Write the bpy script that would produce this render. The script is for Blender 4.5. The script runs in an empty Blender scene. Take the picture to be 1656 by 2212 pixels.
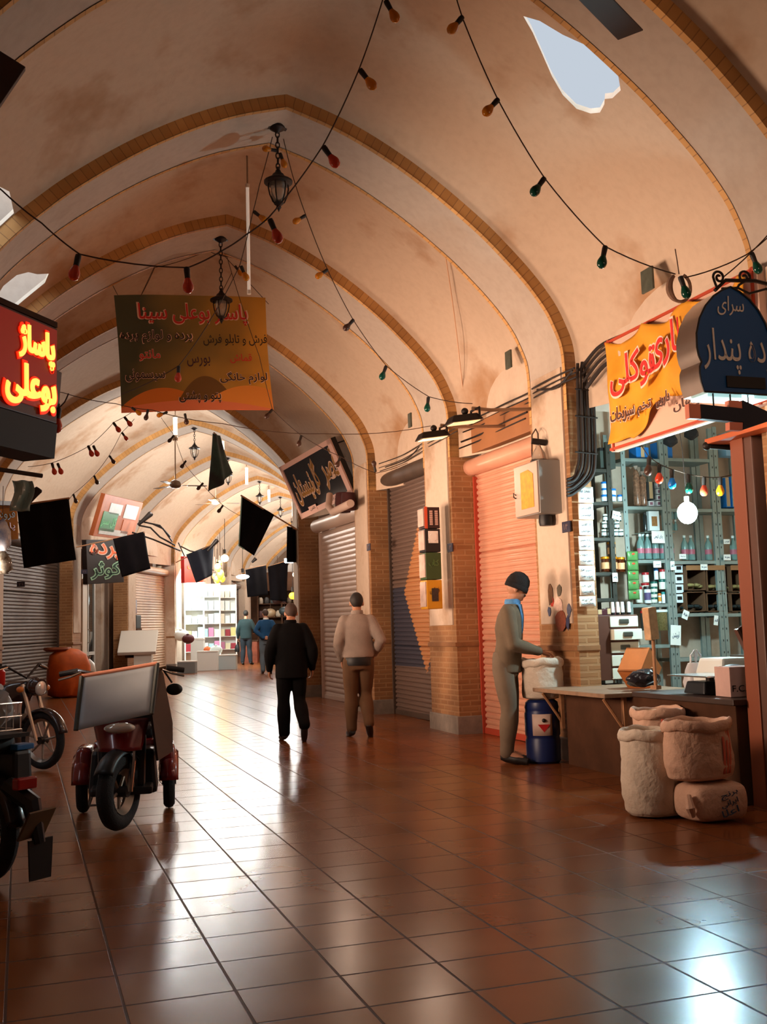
import bpy, bmesh, math, random
from mathutils import Vector, Matrix, geometry
random.seed(7)
C = bpy.context.scene.collection
PI = math.pi
# ---------------------------------------------------------------- frame of the place
# the bazaar passage: N points to its right wall, D along it, the floor climbs gently (1 in 107)
HD = -.332; SLOPE = .0093; EYE = 1.3; FPX = 2280.; PITCH = .1125; ROLL = -.029
D = Vector((math.sin(HD), math.cos(HD), 0)); N = Vector((math.cos(HD), -math.sin(HD), 0)); Z = Vector((0, 0, 1))
A = -HD                                            # rotation that turns local x into N and local y into D
def fz(p): return SLOPE*(p[0]*D.x+p[1]*D.y)
def NT(n, t, h=0.):
    p = N*n+D*t; p.z = fz(p)+h; return p
cp, sp, cr, sr = math.cos(PITCH), math.sin(PITCH), math.cos(ROLL), math.sin(ROLL)
FW = Vector((0, cp, sp)); UP0 = Vector((0, -sp, cp)); RT0 = Vector((1, 0, 0))
RT = RT0*cr+UP0*sr; UP = UP0*cr-RT0*sr
EYEP = Vector((0, 0, EYE))
def ray(x, y): return RT*((x-828)/FPX)-UP*((y-1106)/FPX)+FW
def at(x, y, t):                                   # the point seen at (x, y) of the 1656x2212 photograph, t metres along the passage
    r = ray(x, y); return EYEP+r*(t/r.dot(D))
def atn(x, y, n):
    r = ray(x, y); return EYEP+r*(n/r.dot(N))
def gp(x, y):
    r = ray(x, y); return EYEP+r*(-EYE/(r.z-SLOPE*r.dot(D)))
def nt(p): return p.dot(N), p.dot(D)
# ---------------------------------------------------------------- materials
def lin(c):
    c = [v/255. for v in c]
    return tuple((v/12.92 if v <= .04045 else ((v+.055)/1.055)**2.4) for v in c)+(1.,)
MATS = {}
def mat(name, col, rough=.6, metal=0., var=.0, vs=6., bump=0., bs=60., emit=0., ecol=None, trans=0., coat=0., col2=None, spec=.5, alpha=1., ior=1.45, sheen=0.):
    if name in MATS: return MATS[name]
    m = bpy.data.materials.new(name); m.use_nodes = True; nt_ = m.node_tree; b = nt_.nodes['Principled BSDF']; L = nt_.links
    b.inputs['Base Color'].default_value = lin(col); b.inputs['Roughness'].default_value = rough; b.inputs['Metallic'].default_value = metal
    b.inputs['Transmission Weight'].default_value = trans; b.inputs['Coat Weight'].default_value = coat; b.inputs['IOR'].default_value = ior
    b.inputs['Specular IOR Level'].default_value = spec; b.inputs['Alpha'].default_value = alpha; b.inputs['Sheen Weight'].default_value = sheen
    if emit:
        b.inputs['Emission Color'].default_value = lin(ecol or col); b.inputs['Emission Strength'].default_value = emit
    if var or bump:
        tc = nt_.nodes.new('ShaderNodeTexCoord')
    if var:
        n = nt_.nodes.new('ShaderNodeTexNoise'); n.inputs['Scale'].default_value = vs; n.inputs['Detail'].default_value = 6; n.inputs['Roughness'].default_value = .6
        L.new(tc.outputs['Object'], n.inputs['Vector'])
        r = nt_.nodes.new('ShaderNodeValToRGB'); c1 = lin(col); c2 = lin(col2) if col2 else tuple(v*(1-var) for v in c1[:3])+(1,)
        r.color_ramp.elements[0].position = .35; r.color_ramp.elements[1].position = .68; r.color_ramp.elements[0].color = c2; r.color_ramp.elements[1].color = c1
        L.new(n.outputs['Fac'], r.inputs['Fac']); L.new(r.outputs['Color'], b.inputs['Base Color'])
    if bump:
        n2 = nt_.nodes.new('ShaderNodeTexNoise'); n2.inputs['Scale'].default_value = bs; n2.inputs['Detail'].default_value = 3
        L.new(tc.outputs['Object'], n2.inputs['Vector'])
        bp = nt_.nodes.new('ShaderNodeBump'); bp.inputs['Strength'].default_value = bump; bp.inputs['Distance'].default_value = .02
        L.new(n2.outputs['Fac'], bp.inputs['Height']); L.new(bp.outputs['Normal'], b.inputs['Normal'])
    MATS[name] = m; return m
def node_mat(name):
    m = bpy.data.materials.new(name); m.use_nodes = True; MATS[name] = m
    return m, m.node_tree, m.node_tree.nodes['Principled BSDF']
def brick_mat(name, c1, c2, cm, w, h, mortar=.012, uv=False, offset=.5, rough=.75, bump=.5, rot=None, spec=.5, stain=None, bumpn=0.):
    m, t, b = node_mat(name); L = t.links
    tc = t.nodes.new('ShaderNodeTexCoord'); br = t.nodes.new('ShaderNodeTexBrick')
    if rot:                                          # upright courses on any face: (x + y, z)
        sx = t.nodes.new('ShaderNodeSeparateXYZ'); L.new(tc.outputs['Object'], sx.inputs[0]); ad = t.nodes.new('ShaderNodeMath'); cb = t.nodes.new('ShaderNodeCombineXYZ')
        L.new(sx.outputs[0], ad.inputs[0]); L.new(sx.outputs[1], ad.inputs[1]); L.new(ad.outputs[0], cb.inputs[0]); L.new(sx.outputs[2], cb.inputs[1]); L.new(cb.outputs[0], br.inputs['Vector'])
    else: L.new(tc.outputs['UV' if uv else 'Object'], br.inputs['Vector'])
    br.inputs['Scale'].default_value = 1; br.inputs['Brick Width'].default_value = w; br.inputs['Row Height'].default_value = h
    br.inputs['Mortar Size'].default_value = mortar; br.inputs['Mortar Smooth'].default_value = .3; br.offset = offset; br.inputs['Bias'].default_value = 0.
    br.inputs['Color1'].default_value = lin(c1); br.inputs['Color2'].default_value = lin(c2); br.inputs['Mortar'].default_value = lin(cm)
    n = t.nodes.new('ShaderNodeTexNoise'); n.inputs['Scale'].default_value = 1.7; n.inputs['Detail'].default_value = 1.5
    L.new(tc.outputs['Object'], n.inputs['Vector'])
    mx = t.nodes.new('ShaderNodeMix'); mx.data_type = 'RGBA'; mx.blend_type = 'MULTIPLY'
    rr = t.nodes.new('ShaderNodeValToRGB'); rr.color_ramp.elements[0].position = .2; rr.color_ramp.elements[1].position = .8
    rr.color_ramp.elements[0].color = lin(stain or (190, 185, 180)); rr.color_ramp.elements[1].color = (1, 1, 1, 1)
    L.new(n.outputs['Fac'], rr.inputs['Fac']); mx.inputs[0].default_value = 1.
    L.new(br.outputs['Color'], mx.inputs[6]); L.new(rr.outputs['Color'], mx.inputs[7]); L.new(mx.outputs[2], b.inputs['Base Color'])
    b.inputs['Roughness'].default_value = rough; b.inputs['Specular IOR Level'].default_value = spec
    bp = t.nodes.new('ShaderNodeBump'); bp.invert = True; bp.inputs['Strength'].default_value = bump; bp.inputs['Distance'].default_value = .006
    L.new(br.outputs['Fac'], bp.inputs['Height'])
    if bumpn:
        n3 = t.nodes.new('ShaderNodeTexNoise'); n3.inputs['Scale'].default_value = 11; n3.inputs['Detail'].default_value = 2
        L.new(tc.outputs['Object'], n3.inputs['Vector'])
        b2 = t.nodes.new('ShaderNodeBump'); b2.inputs['Strength'].default_value = bumpn; b2.inputs['Distance'].default_value = .004
        L.new(n3.outputs['Fac'], b2.inputs['Height']); L.new(b2.outputs['Normal'], bp.inputs['Normal'])
    L.new(bp.outputs['Normal'], b.inputs['Normal'])
    return m, t, b, n
def plaster_mat(name, base, stainc, edge0=.56, edge1=.72, scale=.9, rough=.9):
    m, t, b = node_mat(name); L = t.links
    tc = t.nodes.new('ShaderNodeTexCoord')
    n = t.nodes.new('ShaderNodeTexNoise'); n.inputs['Scale'].default_value = scale; n.inputs['Detail'].default_value = 5; n.inputs['Roughness'].default_value = .55
    L.new(tc.outputs['Object'], n.inputs['Vector'])
    r = t.nodes.new('ShaderNodeValToRGB'); e = r.color_ramp.elements
    e[0].position = edge0; e[0].color = lin(base); e[1].position = edge1; e[1].color = lin(stainc)
    L.new(n.outputs['Fac'], r.inputs['Fac'])
    n1 = t.nodes.new('ShaderNodeTexNoise'); n1.inputs['Scale'].default_value = 14; n1.inputs['Detail'].default_value = 8
    L.new(tc.outputs['Object'], n1.inputs['Vector'])
    r1 = t.nodes.new('ShaderNodeValToRGB'); r1.color_ramp.elements[0].position = .25; r1.color_ramp.elements[0].color = (.92, .91, .9, 1); r1.color_ramp.elements[1].position = .6; r1.color_ramp.elements[1].color = (1, 1, 1, 1)
    L.new(n1.outputs['Fac'], r1.inputs['Fac'])
    mx = t.nodes.new('ShaderNodeMix'); mx.data_type = 'RGBA'; mx.blend_type = 'MULTIPLY'; mx.inputs[0].default_value = 1.
    L.new(r.outputs['Color'], mx.inputs[6]); L.new(r1.outputs['Color'], mx.inputs[7]); L.new(mx.outputs[2], b.inputs['Base Color'])
    b.inputs['Roughness'].default_value = rough; b.inputs['Specular IOR Level'].default_value = .2
    n2 = t.nodes.new('ShaderNodeTexNoise'); n2.inputs['Scale'].default_value = 5; n2.inputs['Detail'].default_value = 6
    L.new(tc.outputs['Object'], n2.inputs['Vector'])
    bp = t.nodes.new('ShaderNodeBump'); bp.inputs['Strength'].default_value = .25; bp.inputs['Distance'].default_value = .03
    L.new(n2.outputs['Fac'], bp.inputs['Height']); L.new(bp.outputs['Normal'], b.inputs['Normal'])
    return m
# ---------------------------------------------------------------- mesh builder
class MB:
    def __init__(s): s.v = []; s.f = []; s.m = []; s.uv = {}
    def add(s, vs, fs, m=0, T=None):
        o = len(s.v); s.v += [(T @ Vector(p)) if T else Vector(p) for p in vs]
        s.f += [tuple(i+o for i in f) for f in fs]; s.m += [m]*len(fs); return s
    def box(s, c, d, m=0, T=None, rz=0., rx=0., ry=0., tp=1.):
        x, y, z = d[0]/2, d[1]/2, d[2]/2
        R = Matrix.Translation(c) @ Matrix.Rotation(rz, 4, 'Z') @ Matrix.Rotation(ry, 4, 'Y') @ Matrix.Rotation(rx, 4, 'X')
        if T: R = T @ R
        vs = [(-x, -y, -z), (x, -y, -z), (x, y, -z), (-x, y, -z), (-x*tp, -y*tp, z), (x*tp, -y*tp, z), (x*tp, y*tp, z), (-x*tp, y*tp, z)]
        return s.add(vs, [(3, 2, 1, 0), (4, 5, 6, 7), (0, 1, 5, 4), (1, 2, 6, 5), (2, 3, 7, 6), (3, 0, 4, 7)], m, R)
    def bb(s, x0, x1, y0, y1, z0, z1, m=0): return s.box(((x0+x1)/2, (y0+y1)/2, (z0+z1)/2), (abs(x1-x0), abs(y1-y0), abs(z1-z0)), m)
    def tube(s, pts, r, n=8, m=0, caps=True, closed=False):
        pts = [Vector(p) for p in pts]; k = len(pts); rs = r if isinstance(r, (list, tuple)) else [r]*k
        o = len(s.v); u = None; rings = []
        for i, p in enumerate(pts):
            a = pts[(i-1) % k] if (i or closed) else p; b = pts[(i+1) % k] if (i < k-1 or closed) else p
            d = (b-a); d = d.normalized() if d.length > 1e-9 else Vector((0, 0, 1))
            if u is None: u = d.orthogonal().normalized()
            u = (u-d*u.dot(d)); u = u.normalized() if u.length > 1e-6 else d.orthogonal().normalized()
            w = d.cross(u)
            rings.append([p+(u*math.cos(2*PI*j/n)+w*math.sin(2*PI*j/n))*rs[i] for j in range(n)])
        vs = [q for g in rings for q in g]; fs = []
        for i in range(k if closed else k-1):
            i2 = (i+1) % k
            for j in range(n):
                j2 = (j+1) % n; fs.append((i*n+j, i*n+j2, i2*n+j2, i2*n+j))
        if caps and not closed: fs += [tuple(range(n))[::-1], tuple((k-1)*n+j for j in range(n))]
        return s.add(vs, fs, m)
    def cyl(s, p0, p1, r0, r1=None, n=16, m=0, caps=True): return s.tube([p0, p1], [r0, r0 if r1 is None else r1], n, m, caps)
    def lathe(s, prof, n=20, c=(0, 0, 0), m=0, T=None, sx=1., sy=1., jit=None):
        vs = []; fs = []; k = len(prof)
        for r, z in prof:
            for j in range(n):
                a = 2*PI*j/n; q = jit(a, r, z) if jit else 1.
                vs.append((c[0]+r*q*math.cos(a)*sx, c[1]+r*q*math.sin(a)*sy, c[2]+z))
        for i in range(k-1):
            for j in range(n): fs.append((i*n+j, i*n+(j+1) % n, (i+1)*n+(j+1) % n, (i+1)*n+j))
        fs += [tuple(range(n))[::-1], tuple((k-1)*n+j for j in range(n))]
        return s.add(vs, fs, m, T)
    def ball(s, c, r, n=14, m=0, T=None, k=9):
        if not isinstance(r, (tuple, list)): r = (r, r, r)
        vs = []; fs = []
        for i in range(1, k):
            for j in range(n):
                a = PI*i/k; b = 2*PI*j/n; vs.append((c[0]+r[0]*math.sin(a)*math.cos(b), c[1]+r[1]*math.sin(a)*math.sin(b), c[2]-r[2]*math.cos(a)))
        for i in range(k-2):
            for j in range(n): fs.append((i*n+j, i*n+(j+1) % n, (i+1)*n+(j+1) % n, (i+1)*n+j))
        vs += [(c[0], c[1], c[2]-r[2]), (c[0], c[1], c[2]+r[2])]; q = len(vs)
        for j in range(n): fs += [((j+1) % n, j, q-2), ((k-2)*n+j, (k-2)*n+(j+1) % n, q-1)]
        return s.add(vs, fs, m, T)
    def prism(s, poly, h0, h1, T=None, m=0, m2=None):     # polygon in local x,z extruded along local y from h0 to h1
        n = len(poly); vs = [(p[0], h0, p[1]) for p in poly]+[(p[0], h1, p[1]) for p in poly]
        s.add(vs, [tuple(range(n)), tuple(range(2*n-1, n-1, -1))], m, T)
        o = len(s.v)-2*n; s.f += [(o+i, o+n+i, o+n+(i+1) % n, o+(i+1) % n) for i in range(n)]; s.m += [m if m2 is None else m2]*n; return s
    def grid(s, fn, nu, nv, m=0, cu=False, cv=False, uv=None):
        o = len(s.v)
        vs = [fn(i/nu, j/nv) for i in range(nu+1) for j in range(nv+1)]
        fs = [(i*(nv+1)+j, (i+1)*(nv+1)+j, (i+1)*(nv+1)+j+1, i*(nv+1)+j+1) for i in range(nu) for j in range(nv)]
        if uv:
            for i in range(nu+1):
                for j in range(nv+1): s.uv[o+i*(nv+1)+j] = uv(i/nu, j/nv)
        return s.add(vs, fs, m)
    def build(s, name, mats, parent=None, loc=None, rz=0., smooth=35, bevel=0., solid=0., sub=0, origin=None, rx=0., ry=0., recalc=True):
        me = bpy.data.meshes.new(name); og = Vector(origin) if origin is not None else Vector()
        me.from_pydata([p-og for p in s.v], [], s.f)
        for x in (mats if isinstance(mats, (list, tuple)) else [mats]): me.materials.append(x)
        for p, k in zip(me.polygons, s.m): p.material_index = k
        if s.uv:
            ul = me.uv_layers.new(name='UVMap')
            for lp in me.loops: ul.data[lp.index].uv = s.uv.get(lp.vertex_index, (0, 0))
        bm = bmesh.new(); bm.from_mesh(me)
        if recalc: bmesh.ops.recalc_face_normals(bm, faces=bm.faces)
        if bevel:
            es = [e for e in bm.edges if len(e.link_faces) == 2 and e.calc_face_angle(0) > .6]
            bmesh.ops.bevel(bm, geom=es, offset=bevel, segments=2, affect='EDGES', profile=.6, clamp_overlap=True)
        if sub: 
            bmesh.ops.subdivide_edges(bm, edges=bm.edges, cuts=sub, use_grid_fill=True)
        if smooth:
            for f in bm.faces: f.smooth = True
            for e in bm.edges: e.smooth = not (len(e.link_faces) == 2 and e.calc_face_angle(0) > math.radians(smooth))
        bm.to_mesh(me); bm.free(); me.update()
        o = bpy.data.objects.new(name, me); C.objects.link(o)
        if solid:
            md = o.modifiers.new('thickness', 'SOLIDIFY'); md.thickness = solid; md.offset = 0
        if parent: o.parent = parent
        o.location = Vector(loc) if loc is not None else og
        o.rotation_euler = (rx, ry, rz)
        return o
def tag(o, label=None, cat=None, group=None, kind=None):
    if label: o['label'] = label
    if cat: o['category'] = cat
    if group: o['group'] = group
    if kind: o['kind'] = kind
    return o
def thing(name, label, cat, loc=(0, 0, 0), rz=0., group=None, rx=0., ry=0.):
    o = bpy.data.objects.new(name, None); o.empty_display_size = .1; C.objects.link(o)
    o.location = loc; o.rotation_euler = (rx, ry, rz); return tag(o, label, cat, group)
def struct(name, mb, m, **k):
    o = mb.build(name, m, **k)
    if not o.parent: o['kind'] = 'structure'
    return o
def dup(root, loc, rz=None, label=None, group=None):
    r = root.copy(); C.objects.link(r); r.location = loc
    if rz is not None: r.rotation_euler = (r.rotation_euler[0], r.rotation_euler[1], rz)
    if label: r['label'] = label
    if group: r['group'] = group
    for ch in list(root.children):
        c = ch.copy(); C.objects.link(c); c.parent = r
        for g in list(ch.children):
            d = g.copy(); C.objects.link(d); d.parent = c
    return r
def recolor(root, m, names):
    for o in [root]+list(root.children_recursive):
        if o.type == 'MESH' and o.name.split('.')[0] in names:
            o.data = o.data.copy(); o.data.materials[0] = m
# ---------------------------------------------------------------- Persian lettering
FORMS = {}
def _f(ch, base, two=False):
    FORMS[ch] = (base, base+1, None, None) if two else (base, base+1, base+2, base+3)
for ch, b in zip('بتثجحخ', (0xFE8F, 0xFE95, 0xFE99, 0xFE9D, 0xFEA1, 0xFEA5)): _f(ch, b)
for ch, b in zip('سشصضطظعغفقلمنه', range(0xFEB1, 0xFEEA, 4)): _f(ch, b)
FORMS['ل'] = (0xFEDD, 0xFEDE, 0xFEDF, 0xFEE0); FORMS['م'] = (0xFEE1, 0xFEE2, 0xFEE3, 0xFEE4); FORMS['ن'] = (0xFEE5, 0xFEE6, 0xFEE7, 0xFEE8); FORMS['ه'] = (0xFEE9, 0xFEEA, 0xFEEB, 0xFEEC)
for ch, b in zip('ادذرزوآ', (0xFE8D, 0xFEA9, 0xFEAB, 0xFEAD, 0xFEAF, 0xFEED, 0xFE81)): _f(ch, b, True)
_f('ژ', 0xFB8A, True); _f('پ', 0xFB56); _f('چ', 0xFB7A); _f('ک', 0xFB8E); _f('گ', 0xFB92); _f('ی', 0xFBFC); _f('ئ', 0xFE89)
def shape(s):
    out = []
    for i, ch in enumerate(s):
        if ch not in FORMS: out.append(ch); continue
        F = FORMS[ch]; pv = s[i-1] if i else ' '; nx = s[i+1] if i+1 < len(s) else ' '
        jp = pv in FORMS and FORMS[pv][2] is not None; jn = nx in FORMS and F[2] is not None
        k = 3 if jp and jn else 1 if jp else 2 if jn else 0
        out.append(chr(F[k]))
    return ''.join(out[::-1])
def lettering(txt, w, h, m, parent, loc=(0, 0, 0), rot=(PI/2, 0, 0), depth=.004, name='lettering', fat=0., shear=0., rtl=True):
    # text fitted in a w x h box centred on loc, facing local -y of its parent
    cu = bpy.data.curves.new('t', 'FONT'); cu.body = shape(txt) if rtl else txt; cu.extrude = .01; cu.offset = fat; cu.shear = shear; cu.resolution_u = 3
    o = bpy.data.objects.new('t', cu); C.objects.link(o)
    me = bpy.data.meshes.new_from_object(o.evaluated_get(bpy.context.evaluated_depsgraph_get()))
    bpy.data.objects.remove(o); bpy.data.curves.remove(cu)
    xs = [v.co.x for v in me.vertices]; ys = [v.co.y for v in me.vertices]
    if not xs: return None
    x0, x1, y0, y1 = min(xs), max(xs), min(ys), max(ys)
    if not h: h = w*(y1-y0)/(x1-x0)
    for v in me.vertices:
        v.co = ((v.co.x-(x0+x1)/2)*w/(x1-x0), (v.co.y-(y0+y1)/2)*h/(y1-y0), v.co.z*depth/.01)
    me.materials.clear(); me.materials.append(m)
    q = bpy.data.objects.new(name, me); C.objects.link(q); q.parent = parent; q.location = loc; q.rotation_euler = rot
    return q
def light(name, kind, loc, power, col, size=.1, rot=None, spot=None, shape_=None, sy=None):
    l = bpy.data.lights.new(name, kind); l.energy = power; l.color = col
    if kind == 'AREA':
        l.size = size
        if sy: l.shape = 'RECTANGLE'; l.size_y = sy
    else: l.shadow_soft_size = size
    if spot: l.spot_size = spot; l.spot_blend = .6
    o = bpy.data.objects.new(name, l); C.objects.link(o); o.location = loc
    if rot is not None: o.rotation_euler = rot
    return o
# ================================================================ THE SETTING
M_VAULT = plaster_mat('vault_plaster', (194, 170, 148), (164, 126, 94))
M_SOFF = plaster_mat('soffit_plaster', (182, 166, 152), (152, 130, 110), .6, .85)
M_WALL = plaster_mat('wall_plaster', (198, 176, 156), (160, 126, 96), .55, .75, 1.6)
M_RIBB = brick_mat('arch_brick', (220, 166, 100), (206, 152, 88), (176, 128, 78), .075, .4, .004, uv=True, offset=0., bump=.5)[0]
M_BRK = brick_mat('pier_brick', (172, 122, 76), (156, 106, 62), (178, 132, 88), .21, .062, .012, rot=True, bump=.6)[0]
M_STONE = mat('grey_stone', (138, 124, 112), .8, var=.3, vs=9)
M_FLOOR, _t, _b, _n = brick_mat('floor_tiles', (138, 80, 42), (131, 75, 38), (80, 46, 26), .389, .3415, .006, offset=0., rough=.3, bump=.5, stain=(188, 176, 168), bumpn=.14)
_r = _t.nodes.new('ShaderNodeMapRange'); _r.inputs[1].default_value = .2; _r.inputs[2].default_value = .85; _r.inputs[3].default_value = .2; _r.inputs[4].default_value = .262; _b.inputs['Specular IOR Level'].default_value = .2
_t.links.new(_n.outputs['Fac'], _r.inputs[0]); _q = [x for x in _t.nodes if x.type == 'TEX_BRICK'][0]; _m = _t.nodes.new('ShaderNodeMix'); _m.inputs[3].default_value = .6
_t.links.new(_q.outputs['Fac'], _m.inputs[0]); _t.links.new(_r.outputs[0], _m.inputs[2]); _t.links.new(_m.outputs[0], _b.inputs['Roughness'])
# soffit profile of every arch: (half span, height), springing to apex
PROF = [(2.6, 3.2), (2.6, 3.5), (2.585, 3.78), (2.52, 3.97), (2.42, 4.16), (2.23, 4.40), (1.97, 4.66), (1.73, 4.87), (1.31, 5.18), (.88, 5.44), (.45, 5.64), (0., 5.78)]
def smooth_prof(k=4):
    P = [Vector((p[0], p[1])) for p in PROF]; out = []
    for i in range(len(P)-1):
        a, b, c, d = P[max(i-1, 0)], P[i], P[i+1], P[min(i+2, len(P)-1)]
        for j in range(k):
            u = j/k; out.append(.5*((2*b)+(c-a)*u+(2*a-5*b+4*c-d)*u*u+(3*b-a-3*c+d)*u**3))
    return out+[P[-1]]
HP = smooth_prof()
FULL = [(p.x, p.y) for p in HP]+[(-p.x, p.y) for p in HP[-2::-1]]      # right springing over the apex to the left springing
ARC = [0.]
for i in range(1, len(FULL)): ARC.append(ARC[-1]+math.dist(FULL[i], FULL[i-1]))
def outset(i, d):
    a = FULL[max(i-1, 0)]; b = FULL[min(i+1, len(FULL)-1)]; t = Vector((b[0]-a[0], b[1]-a[1])).normalized()
    nn = Vector((t.y, -t.x)); p = FULL[i]
    if abs(p[0]) < .01: nn = Vector((0, 1))
    return p[0]+nn.x*d, p[1]+nn.y*d
class St:                                            # a station: an arch across the passage
    def __init__(s, x, y, hd, half=.4):
        s.p = Vector((x, y, 0)); h = math.radians(hd); s.d = Vector((math.sin(h), math.cos(h), 0)); s.n = Vector((math.cos(h), -math.sin(h), 0)); s.half = half; s.rz = -h
        s.p.z = fz(s.p)
    def w(s, x, y, z): return s.p+s.n*x+s.d*y+Z*z
def onD(t, half=.4, n=2.15):
    p = N*n+D*t; return St(p.x, p.y, math.degrees(HD), half)
ST = {-2: onD(-3.4), -1: onD(2.2, .35), 0: onD(5.53, .32), 1: onD(8.87, .375), 2: onD(11.75, .43), 3: onD(14.76, .36),
      4: St(-4.18, 18.95, -12, .40), 5: St(-4.22, 23.5, -4., .42), 6: St(-4.12, 27.9, 1.5, .42), 7: St(-3.85, 32.7, 3.2, .42), 8: St(-3.62, 36.9, 3.3, .42),
      9: St(-3.55, 41.4, 3.3, .42), 10: St(-3.45, 45.8, 4.5, .42), 11: St(-3.05, 50.2, 6, .42), 12: St(-2.55, 54.5, 7, .42)}
KS = sorted(ST)
# floor
mb = MB()
mb.add([(x, y, SLOPE*(y+3.24)) for x, y in ((-17, -10), (30, -10), (30, 70), (-17, 70))], [(0, 1, 2, 3)])
struct('floor', mb, M_FLOOR, smooth=0, loc=N*.35+D*3.24, rz=A)
# arch ribs
def rib(k):
    S = ST[k]; mb = MB(); n = len(FULL)-1; BW = .125
    def f(y):
        return lambda u, v: S.w(*((lambda q: (q[0], y, q[1]))(outset(round(u*n), v*.5))))
    def sof(u, v):
        i = round(u*n); return S.w(FULL[i][0], -S.half+v*2*S.half, FULL[i][1])
    mb.grid(sof, n, 1, 0)
    for y, e in ((-S.half, -1), (S.half, 1)):
        def band(u, v, y=y):
            i = round(u*n); q = outset(i, v*BW); return S.w(q[0], y, q[1])
        def back(u, v, y=y, e=e):
            i = round(u*n); q = outset(i, BW+v*.45); return S.w(q[0], y, q[1])
        mb.grid(band, n, 1, 1, uv=lambda u, v: (ARC[round(u*n)], .02+v*.1))
        mb.grid(back, n, 1, 0)
        # thin brick arris turning on to the soffit
        def lip(u, v, y=y, e=e):
            i = round(u*n); q = outset(i, -.006); return S.w(q[0], y-e*(.05*v)+e*.006, q[1])
        mb.grid(lip, n, 1, 1, uv=lambda u, v: (ARC[round(u*n)], .02+v*.05))
    return struct('trim_%d' % (k+3), mb, [M_SOFF, M_RIBB], smooth=50, recalc=False, origin=S.p)
for k in KS[:-1]: rib(k)
# vault bays between the arches, some pierced by a skylight
M_RIM = plaster_mat('rim_plaster', (220, 206, 188), (180, 160, 130))
def bay(k, holes=()):
    S0, S1 = ST[k], ST[KS[KS.index(k)+1]]; n = len(FULL)-1
    def pt(u, v):                                    # u: arc position 0..1 (right to left), v: along the bay 0..1
        x = u*n; i = min(int(x), n-1); fr = x-i; d = .1+.26*math.sin(PI*v)**.8
        a = outset(i, d); b = outset(i+1, d); q = (a[0]+(b[0]-a[0])*fr, a[1]+(b[1]-a[1])*fr)
        h = (3*v*v-2*v**3)*.0+v
        p = S0.w(q[0], S0.half-.03, q[1]).lerp(S1.w(q[0], -S1.half+.03, q[1]), h); return p
    mb = MB()
    if not holes: mb.grid(pt, n, 10)
    else:
        pts = []; edges = []; NV = 14
        for i in range(n+1):
            for j in range(NV+1): pts.append(Vector((i/n, j/NV)))
        inside = lambda p, h: sum(((h[a][1] > p[1]) != (h[a-1][1] > p[1])) and p[0] < (h[a-1][0]-h[a][0])*(p[1]-h[a][1])/(h[a-1][1]-h[a][1])+h[a][0] for a in range(len(h))) % 2 == 1
        near = lambda p, h: min((Vector(q)-p).length for q in h) < .012
        pts = [p for p in pts if not any(inside(p, h) or near(p, h) for h in holes)]
        faces_in = []
        for h in holes:
            o = len(pts); pts += [Vector(q) for q in h]; edges += [(o+i, o+(i+1) % len(h)) for i in range(len(h))]
        vo, eo, fo, _, _, _ = geometry.delaunay_2d_cdt(pts, edges, [], 0, 1e-6)
        keep = [f for f in fo if not any(inside(sum((vo[i] for i in f), Vector((0, 0)))/len(f), h) for h in holes)]
        mb.add([pt(p.x, p.y) for p in vo], keep)
        for h in holes:                                # thickness of the roof round the opening
            o = len(mb.v); m_ = len(h); top = []
            c = pt(sum(q[0] for q in h)/m_, sum(q[1] for q in h)/m_)
            for q in h:
                p = pt(*q); top.append(p+Z*.05+(p-c)*.03)
            mb.add([pt(*q) for q in h]+top, [(i, (i+1) % m_, m_+(i+1) % m_, m_+i) for i in range(m_)], 1)
    return struct('ceiling', mb, [M_VAULT, M_RIM], smooth=60, origin=S0.p, recalc=True), pt
def bayframe(k, s):                                  # right (s=1) or left (s=-1) wall of bay k: function (x out of the passage, v 0..1 along the bay, z) and its length
    S0, S1 = ST[k], ST[KS[KS.index(k)+1]]
    f = lambda x, v, z: S0.w(s*x, S0.half, z).lerp(S1.w(s*x, -S1.half, z), v)
    return f, (f(2.6, 0, 0)-f(2.6, 1, 0)).length
HOLES = {}
HOLES[0] = [[(0.3902, 0.1892), (0.3811, 0.1564), (0.3654, 0.1356), (0.3507, 0.0929), (0.337, 0.0895), (0.3258, 0.101), (0.3172, 0.1454), (0.3163, 0.2045), (0.3195, 0.235), (0.3165, 0.2542), (0.3135, 0.2999), (0.318, 0.3349), (0.3271, 0.3648), (0.3398, 0.3611), (0.3522, 0.329), (0.3663, 0.2755), (0.3793, 0.2244)],
            [(.753, .9), (.757, .985), (.80, .985), (.83, .9), (.82, .75), (.79, .70), (.768, .8)]]
HOLES[1] = [[(.69, .9), (.70, .94), (.74, .945), (.765, .945), (.778, .9), (.775, .8), (.755, .745), (.735, .745), (.718, .79), (.706, .85)]]
PT = {}
for k in KS[:-1]: PT[k] = bay(k, HOLES.get(k, ()))[1]
M_LED = mat('ledge_brick', (150, 102, 62), .7, var=.3)
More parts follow.
